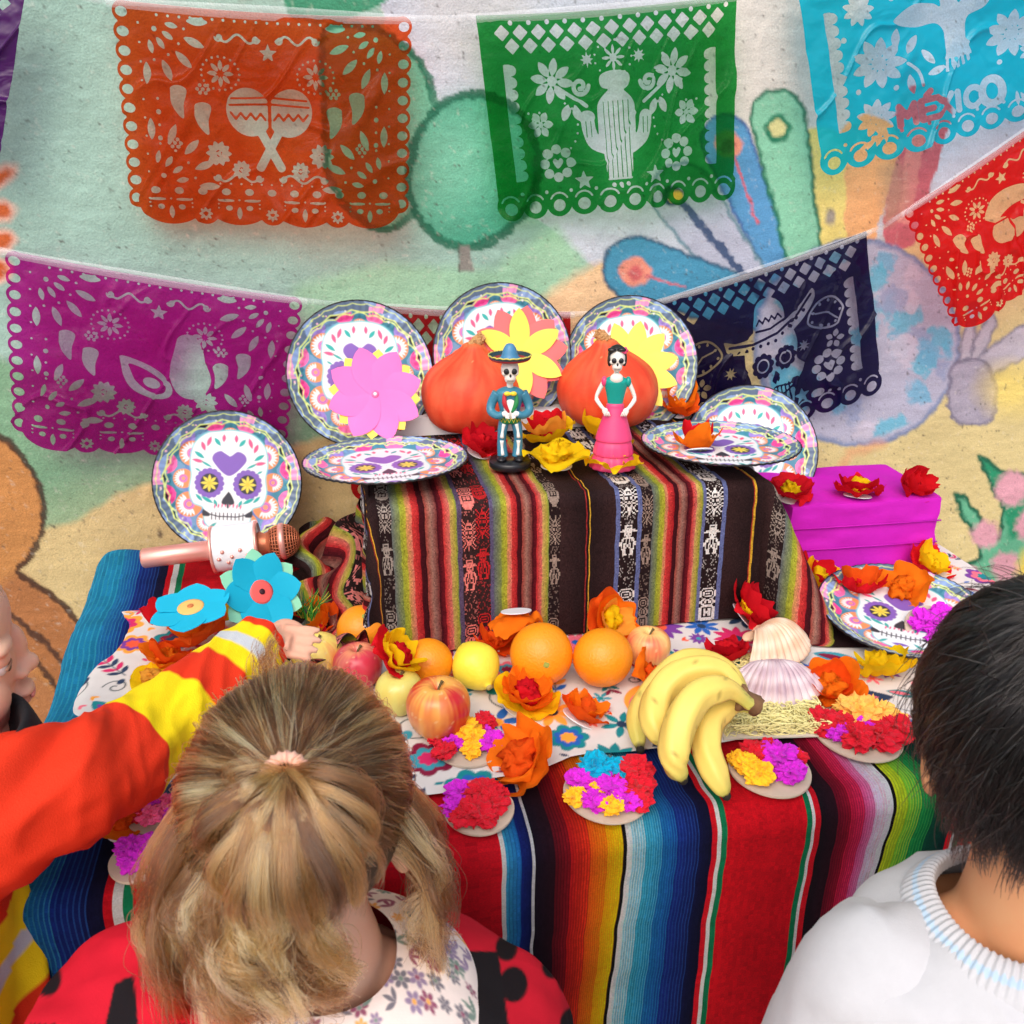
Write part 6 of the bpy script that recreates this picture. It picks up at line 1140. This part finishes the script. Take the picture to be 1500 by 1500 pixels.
fl = d0[q.choice(len(d0), 420)]; fly = slerp2(fl, np.broadcast_to(eD, fl.shape), s * q.uniform(.3, .9)) * HA * (1.03 + .07 * q.random((420, 1, 1)) * np.sin(s * 2.8)[None, :, None]) + .002 * np.sin(s * 6 + q.uniform(0, 6, (420, 1)))[..., None] * q.standard_normal((420, 1, 3))
# a tuft standing up at the hairline
nt_ = 110; tp = nrm(GH.M.T @ (at(398, 1015, .66) - GH.c) - HC0) * HA; tb0 = tp + q.normal(0, .006, (nt_, 3)); tc2 = GH.l(at(376, 938, .66)) - HC0; tuf = tb0[:, None] + (s ** 1.1)[None, :, None] * (tc2 - tp)[None, None] * q.uniform(.5, 1.15, (nt_, 1, 1)) + (.006 * s ** 2)[None, :, None] * q.standard_normal((nt_, 1, 3)); tuf[:, :, 0] += .010 * s ** 3; tuf, _j = clump(tuf, 5, .8, q)
allh = np.concatenate([pth, tail, La, Lb, Lc, Ld, fly, tuf]); tone = np.concatenate([tone1, tone2, ta, tb, tc_, td, q.uniform(.4, .9, 420), q.uniform(.1, .5, nt_)])
HM = hair_mat('blond_hair', [(0., (40, 23, 13)), (.35, (86, 54, 30)), (.68, (156, 106, 60)), (1., (226, 182, 122))])
hair('hair', GH.w((allh + HC0).reshape(-1, 3)).reshape(allh.shape) - GO, tone, .00022, .00009, HM, girl)
a = np.linspace(0, 2 * math.pi, 60, endpoint=False); tie = (E0 + HC0 + eD * .004)[None] + .0115 * (np.cos(a)[:, None] * t1v + np.sin(a)[:, None] * t2v); tie = GH.w(np.concatenate([tie, tie[:1]])) - GO
V, Fq = tube(tie, .0042 + .0009 * np.cos(np.arange(61) * 2.1), 10, cap=False); mk('hair_tie', V, Fq, mat('ribbed_elastic', lin(226, 176, 156), .8, .1, 300., .3), girl)
M_cot = mat('printed_fabric', attr=True, rough=.85, var=.07, scale=40, bump=.12, bscale=700., spec=.15)
def flowerprint(V, cell, pal, seed, base, u=None, v=None):
    q = np.random.default_rng(seed); p = Paint(u, v, lin(*base)); pts = []
    for k in range(3000):
        cx, cy = q.uniform(u.min(), u.max()), q.uniform(v.min(), v.max())
        if all((cx - a_) ** 2 + (cy - b_) ** 2 > cell ** 2 for a_, b_ in pts): pts.append((cx, cy))
    for cx, cy in pts:
        r_ = q.uniform(.004, .0075); c1 = lin(*pal[q.integers(len(pal))]); c2 = lin(*pal[q.integers(len(pal))]); ro = q.uniform(0, 6)
        if q.random() < .62:
            for j in range(6): a_ = ro + j * 1.047; p.loc(cx, cy, .012, lambda X_, Y_: d_ell(X_, Y_, cx + r_ * .62 * math.cos(a_), cy + r_ * .62 * math.sin(a_), r_ * .40, r_ * .27, a_), c1, .0012)
            p.loc(cx, cy, .012, lambda X_, Y_: np.hypot(X_ - cx, Y_ - cy) - r_ * .25, c2, .0012)
        else:
            for j in (-1, 0, 1): p.loc(cx, cy, .014, lambda X_, Y_: d_leaf(X_, Y_, cx + .005 * math.cos(ro + j), cy + .005 * math.sin(ro + j), .005, .0017, ro + j), c1, .0012)
    return p.c
garment('collar', GO, GB, [(gz + .046, .056, .052, -.010), (gz + .044, .064, .062, -.010), (gz + .036, .082, .078, -.010), (gz + .018, .106, .097, -.016), (gz + .004, .118, .104, -.018), (gz + .001, .117, .103, -.018)], M_cot, girl, lambda V, t_, a_: flowerprint(V, .0105, [(150, 84, 110), (236, 170, 90), (120, 116, 126), (150, 130, 160), (120, 140, 130)], 3, (238, 222, 216), V[:, 0], V[:, 1] - V[:, 2] * .5), R(-6), 420, 150, .002, 3)
def capepaint(V, t_, a_):
    q = np.random.default_rng(12); c = np.empty((len(V), 3)); c[:] = lin(192, 24, 44)
    for px_, py_, r_ in ((245, 1416, 24), (68, 1432, 22), (20, 1440, 14), (752, 1442, 21), (808, 1416, 14), (833, 1436, 16), (742, 1388, 16), (840, 1500, 20)):
        d_ = proj(V); k_ = np.hypot(d_[0] - px_, (d_[1] - py_) * .8) - r_; m = np.clip(.5 - k_ / 3, 0, 1)[:, None]; c = c * (1 - m) + np.array(lin(26, 20, 24)) * m
    for pg in ([(668, 1392), (730, 1394), (748, 1520), (660, 1520)], [(168, 1440), (196, 1428), (204, 1520), (150, 1520)]): d_ = proj(V); m = np.clip(.5 - d_poly(d_[0], d_[1], pg) / 2, 0, 1)[:, None]; c = c * (1 - m) + np.array(lin(26, 22, 26)) * m
    for k in range(26): ctr = V[q.integers(len(V))]; m = np.clip(.5 - (np.linalg.norm(V - ctr, axis=1) - .014) / .002, 0, 1)[:, None] * (proj(V)[1] > 1500)[:, None]; c = c * (1 - m) + np.array(lin(26, 20, 24)) * m
    return c
def tiltcape(V):
    V = V.copy(); dx = V[:, 0] - GB[0]; k_ = np.clip(np.abs(dx) / .19, 0, 1.2); V[:, 2] += np.where(dx < 0, .050, -.022) * k_ ** 1.3; V[:, 0] -= np.where(dx < 0, .030, 0) * k_; return V
garment('spotted_cape', GO, GB, [(gz + .038, .060, .058, -.004), (gz + .022, .098, .080, -.008), (gz + .010, .135, .090, -.008), (gz - .012, .172, .098, -.004), (gz - .05, .190, .108, 0), (gz - .14, .200, .120, 0), (gz - .30, .205, .130, 0), (gz - .34, .203, .128, 0)], M_cot, girl, capepaint, R(-4), 300, 170, .008, 5, tiltcape)
# wing straps and red cords over the cape
blk = mat('black_felt', lin(24, 22, 26), .9, .1); cord = mat('red_cord', lin(214, 52, 48), .8, .1, 200., .3)
def on_cape(px, py, z): return G(px, py, z) - GO
for k, pts in enumerate(([(205, 1420, .688), (150, 1438, .684), (118, 1470, .678), (116, 1520, .668)], [(203, 1424, .686), (186, 1450, .682), (172, 1490, .676), (168, 1530, .668)], [(206, 1428, .686), (196, 1460, .682), (186, 1500, .674), (184, 1530, .668)])):
    mk('red_cord', *tube(smoothpath([on_cape(*p_) for p_ in pts], 24), .0013, 8), cord, girl)
# trousers
dk = mat('denim', lin(60, 70, 96), .9, .15, 80., .2)
def trousers(O, B, zs, face, parent, m, name='trousers'):
    f = np.array([*face, 0.]); sd = np.array([face[1], -face[0], 0.]); Bv = np.array([B[0], B[1], 0.]); P3 = lambda a_, c_, z_: Bv + sd * a_ + f * c_ + np.array((0, 0, z_)) - O
    flesh(name, [ell(P3(0, 0, zs - .30), (.102, .102, .08))] + [tube(smoothpath([P3(s_ * .048, 0, zs - .30), P3(s_ * .055, .01, (zs - .3) * .5), P3(s_ * .056, -.005, .06)], 18), np.interp(np.arange(18), [0, 9, 17], [.068, .052, .048]), 18) for s_ in (-1, 1)], m, parent, .008, 4)
trousers(GO, GB, gz, face, girl, dk)

# ---------------------------------------------------------------- dark haired child in white
q = np.random.default_rng(31)
BH = Basis(at(1538, 1092, .605), R(-24), R(-22)); BB = (.448, .400); BO = np.array((BB[0], BB[1], 0.)); bz = .730
boy = thing('person', 'child with short black hair in a white knitted top', 'person', BO); sk2 = skin('tan_skin', (206, 150, 108)); bf = (math.sin(R(10)), math.cos(R(10)))
arms = [[(BB[0] - .105, BB[1] + .01, bz - .03), (BB[0] - .135, BB[1] + .02, bz - .14), (BB[0] - .12, BB[1] + .09, bz - .24)], [(BB[0] + .105, BB[1], bz - .03), (BB[0] + .135, BB[1] + .01, bz - .14), (BB[0] + .12, BB[1] + .08, bz - .24)]]
flesh('body', head_parts(BH, BO) + body_parts(BO, BH.w((0, -.020, -.045)), BB, bz, arms, bf) + sum([hand_parts(BO, a_[-1], (0, .5, -.6), (1 if i else -1, .2, .3)) for i, a_ in enumerate(arms)], []), sk2, boy, .0045, 8); face_bits(BH, BO, boy, (20, 16, 16))
HB = np.array((.080, .095, .090)); HC1 = HC0; V, Fq = ell((0, 0, 0), HB * .985, 60, 44); dc = V / HB; okv = ~((dc[:, 1] > .55) & (dc[:, 2] < .40)) & (dc[:, 2] > -.78); mk('hair_cap', BH.w(V + HC1) - BO, Fq[okv[Fq].all(1)], mat('black_scalp', lin(16, 13, 14), .6), boy)
n = 15000; d0 = nrm(q.standard_normal((n * 3, 3))); d0 = d0[~((d0[:, 1] > .6) & (d0[:, 2] < .30)) & (d0[:, 2] > -.80)][:n]; n = len(d0); wh = nrm(np.array((.12, -.42, .9)))
flow = d0 - wh; flow = flow - d0 * (flow * d0).sum(1)[:, None]; flow = nrm(flow + .10 * q.standard_normal((n, 3)) + .22 * np.cross(d0, wh)); flow[:, 2] -= .25 * (d0[:, 2] < .3); Ln = np.where(d0[:, 2] < -.35, .45, .62) * q.uniform(.35, 1.15, n); ang = Ln[:, None] * s[None]
P_ = d0[:, None] * np.cos(ang)[..., None] + nrm(flow - d0 * (flow * d0).sum(1)[:, None])[:, None] * np.sin(ang)[..., None]; P_ = P_ * HB * (1.0 + .05 * q.random((n, 1, 1)) + (.075 * np.sin(s * 2.4) ** 1.2)[None, :, None] * q.uniform(.3, 1.1, (n, 1, 1))); P_, j = clump(P_, 420, .62, q, s); tn = q.uniform(0, .7, 420)[j]
fz = d0[q.choice(n, 260)]; f2 = fz[:, None] * HB * (1 + .17 * s[None, :, None] * q.random((260, 1, 1))) + .01 * s[None, :, None] * q.standard_normal((260, 1, 3))
nn = 3200; az = q.uniform(1.75, 4.55, nn); zz = q.uniform(-.82, -.15, nn); r_ = np.sqrt(1 - zz ** 2); dd = np.stack([np.sin(az) * r_, np.cos(az) * r_, zz], 1); dnb = BH.M.T @ np.array((0, 0, -1.)); p0 = dd * HB; Lk = q.uniform(.018, .050, nn)[:, None] * (1 - .35 * np.abs(dd[:, :1]))
nape = p0[:, None] + (s[None, :, None] * Lk[:, None]) * dnb + (.006 * np.sin(s * 2.5))[None, :, None] * nrm(dd * (1, 1, 0))[:, None] + (.004 * s ** 2)[None, :, None] * q.standard_normal((nn, 1, 3)); nape, _j = clump(nape, 160, .5, q, s)
mm = 1300; fm = d0[q.choice(n, mm)]; mess = P_[q.choice(n, mm)] * (1 + (.06 * s ** 1.5)[None, :, None] * q.random((mm, 1, 1))) + (.010 * s)[None, :, None] * q.standard_normal((mm, 1, 3))
f2 = np.concatenate([f2, nape, mess]); allb = np.concatenate([P_, f2]); hair('hair', BH.w((allb + HC1).reshape(-1, 3)).reshape(allb.shape) - BO, np.concatenate([tn, q.uniform(0, .6, len(f2))]), .00030, .00010, hair_mat('black_hair', [(0., (8, 6, 7)), (.6, (18, 14, 14)), (1., (34, 27, 27))], .22, .3), boy)
M_knit = mat('white_knit', attr=True, rough=.9, var=.03, scale=90, bump=.18, bscale=900., spec=.1, sheen=.2); wht = np.array(lin(188, 189, 194))
garment('knit_top', BO, BB, [(bz + .034, .064, .060, -.004), (bz + .024, .090, .070, -.006), (bz + .006, .120, .078, -.006), (bz - .022, .134, .084, -.004), (bz - .06, .142, .092, 0), (bz - .16, .142, .100, 0), (bz - .33, .140, .104, 0), (bz - .335, .134, .098, 0)], M_knit, boy, lambda V, t_, a_: np.broadcast_to(wht, V.shape).copy(), R(-10), 320, 200, .012, 9, None, 1.3)
for i, sgn in enumerate((-1, 1)):
    ap = np.array(arms[i]) - BO; V, Fq = tube(smoothpath(np.concatenate([ap[:1] + (sgn * -.03, 0, .012), ap]), 40), np.interp(np.arange(40), [0, 10, 30, 39], [.050, .054, .044, .036]), 36, cap=False); V += .006 * fbm(V[:, 0] * 25, V[:, 1] * 25, V[:, 2] * 25, 4)[:, None]; mk('sleeve', V, Fq, M_knit, boy, vcol=np.broadcast_to(wht, V.shape).copy())
def collarpaint(V, t_, a_):
    c = np.broadcast_to(wht, V.shape).copy(); m = (np.abs(t_ - .60) < .045 + .02 * np.sin(a_ * 90))[:, None]; return np.where(m, np.array(lin(170, 192, 212)), c)
def ribs(V):
    a_ = np.arctan2(V[:, 1] - BB[1], V[:, 0] - BB[0]); V = V.copy(); V[:, 2] += .0009 * np.sin(a_ * 90); return V
garment('ribbed_collar', BO, BB, [(bz + .030, .058, .052, -.002), (bz + .040, .060, .054, -.003), (bz + .041, .066, .059, -.004), (bz + .036, .074, .065, -.006), (bz + .029, .081, .070, -.007), (bz + .023, .084, .072, -.007)], M_knit, boy, collarpaint, R(-10), 540, 60, .001, 2, ribs)
trousers(BO, BB, bz, bf, boy, dk)

# ---------------------------------------------------------------- child in the orange fireman jacket
q = np.random.default_rng(41)
LH = Basis(at(-146, 968, .76), R(-72), R(-2), R(0)); LB = (-.425, .690); LO = np.array((LB[0], LB[1], 0.)); lz = .745
fire = thing('person', 'child in an orange fireman jacket reaching for the turquoise flower', 'person', LO); lf = (math.cos(R(6)), math.sin(R(6)))
A0, A1, A2 = at(20, 1178, .73), at(215, 1080, .85), at(384, 938, 1.0); arm2 = [(LB[0] + .02, LB[1] + .11, lz - .03), (LB[0] + .06, LB[1] + .14, lz - .14), (LB[0] + .14, LB[1] + .13, lz - .19)]
wr_d = A2 - A1; flesh('body', head_parts(LH, LO) + body_parts(LO, LH.w((0, -.020, -.045)), LB, lz, [[A0, A1, A2], arm2], lf) + hand_parts(LO, A2, (ray(432, 934) - ray(388, 932)), (-.1, -.55, .8), .82, .22) + hand_parts(LO, arm2[-1], (.8, .1, -.4), (0, 0, 1)), sk1, fire, .0024, 4); face_bits(LH, LO, fire, (150, 110, 90))
V, Fq = ell((0, 0, 0), HA * .97, 50, 40); dc = V / HA; okv = ~((dc[:, 1] > .42) & (dc[:, 2] < .55)) & (dc[:, 2] > -.45); mk('hair_cap', LH.w(V + HC0) - LO, Fq[okv[Fq].all(1)], mat('fair_scalp', lin(176, 140, 100), .7), fire)
d0 = nrm(q.standard_normal((14000, 3))); d0 = d0[~((d0[:, 1] > .45) & (d0[:, 2] < .55)) & (d0[:, 2] > -.45)][:5000]; fl_ = nrm(d0 - wh - d0 * ((d0 - wh) * d0).sum(1)[:, None]); ag = (.35 * s)[None] * q.uniform(.6, 1.1, (len(d0), 1)); P_ = (d0[:, None] * np.cos(ag)[..., None] + fl_[:, None] * np.sin(ag)[..., None]) * HA * (1 + .04 * q.random((len(d0), 1, 1)))
hair('hair', LH.w((P_ + HC0).reshape(-1, 3)).reshape(P_.shape) - LO, q.uniform(.3, .9, len(d0)), .0002, .0001, HM, fire)
M_jack = mat('fireman_cotton', attr=True, rough=.8, var=.08, scale=25, bump=.35, bscale=800., spec=.15); ORJ, YEJ, SIL = np.array(lin(220, 54, 28)), np.array(lin(244, 214, 26)), np.array(lin(196, 200, 206))
def jpaint(V, t_, a_):
    z = V[:, 2]; c = np.broadcast_to(ORJ, V.shape).copy(); m = ((z < lz - .10) & (z > lz - .185))[:, None]; c = np.where(m, YEJ, c); return np.where(((z < lz - .135) & (z > lz - .15))[:, None], SIL, c)
garment('jacket', LO, LB, [(lz + .055, .056, .052, .0), (lz + .046, .070, .062, 0), (lz + .030, .100, .076, 0), (lz + .008, .128, .086, 0), (lz - .03, .146, .096, 0), (lz - .12, .152, .104, 0), (lz - .24, .160, .112, .0), (lz - .33, .168, .118, 0), (lz - .335, .16, .112, 0)], M_jack, fire, jpaint, R(-84), 300, 220, .011, 6, None, 1.2)
cc = at(-76, 1094, .745)
garment('black_collar', LO, cc[:2], [(cc[2] - .030, .058, .052, .0), (cc[2] + .006, .058, .052, .002), (cc[2] + .012, .066, .060, .002), (cc[2] - .016, .078, .070, 0)], mat('black_rib', attr=True, rough=.9, bump=.3, bscale=300.), fire, lambda V, t_, a_: np.broadcast_to(np.array(lin(22, 22, 28)), V.shape).copy(), R(-84), 160, 30, .001, 2)
def sleeve(name, pts, rad, bands, seed, n=150, m=96):
    pa = smoothpath(np.array(pts) - LO, n); s_ = np.linspace(0, 1, n); V, Fq = tube(pa, np.interp(s_, *rad), m, cap=False); T, Nn, B = frames(pa); ctr = np.repeat(pa, m, 0); d = V - ctr; ss = np.repeat(s_, m); aa = np.tile(np.linspace(0, 6.283, m, endpoint=False), n)
    fo = 1 - 2.4 * np.abs(vn(ss * 9 + 1.2 * np.cos(aa), np.cos(aa) * 1.1 + ss * 5, np.sin(aa) * 1.1, seed + 11)); wrn = .045 * (1 - 2.6 * np.abs(vn(ss * 20 + 2.2 * np.cos(aa), np.cos(aa) * 1.6 + ss * 8, np.sin(aa) * 1.6, seed + 17))) + .085 * fo + .08 * vn(ss * 5, np.cos(aa) * 1.4 + ss * 3, np.sin(aa) * 1.4, seed) + .07 * np.sin(ss * 30 + 2.5 * np.cos(aa) + 2 * vn(ss * 4, np.cos(aa), 0, seed)) * np.clip(1 - np.abs(ss - .45) * 2.2, 0, 1) + .03 * vn(ss * 16, np.cos(aa) * 4, np.sin(aa) * 4, seed); V = ctr + d * (1 + wrn)[:, None]
    col = np.broadcast_to(ORJ, V.shape).copy()
    for a_, b_, c_ in bands: col = np.where(((ss >= a_) & (ss < b_))[:, None], c_, col)
    return mk(name, V, Fq, M_jack, fire, vcol=col)
SH = np.array((LB[0] + .005, LB[1] - .075, lz - .005))
sleeve('sleeve', [SH, A0 + (A1 - A0) * .15, A1, A2 + (A2 - A1) * -.02], ([0, .12, .35, .6, .85, 1], [.056, .062, .055, .047, .039, .034]), [(.60, .76, YEJ), (.84, .965, YEJ), (.885, .915, SIL)], 3)
sleeve('sleeve', [(LB[0], LB[1] + .075, lz - .01), *arm2], ([0, .3, 1], [.058, .056, .038]), [(.7, .82, YEJ), (.88, .97, YEJ)], 5)
trousers(LO, LB, lz, lf, fire, dk)
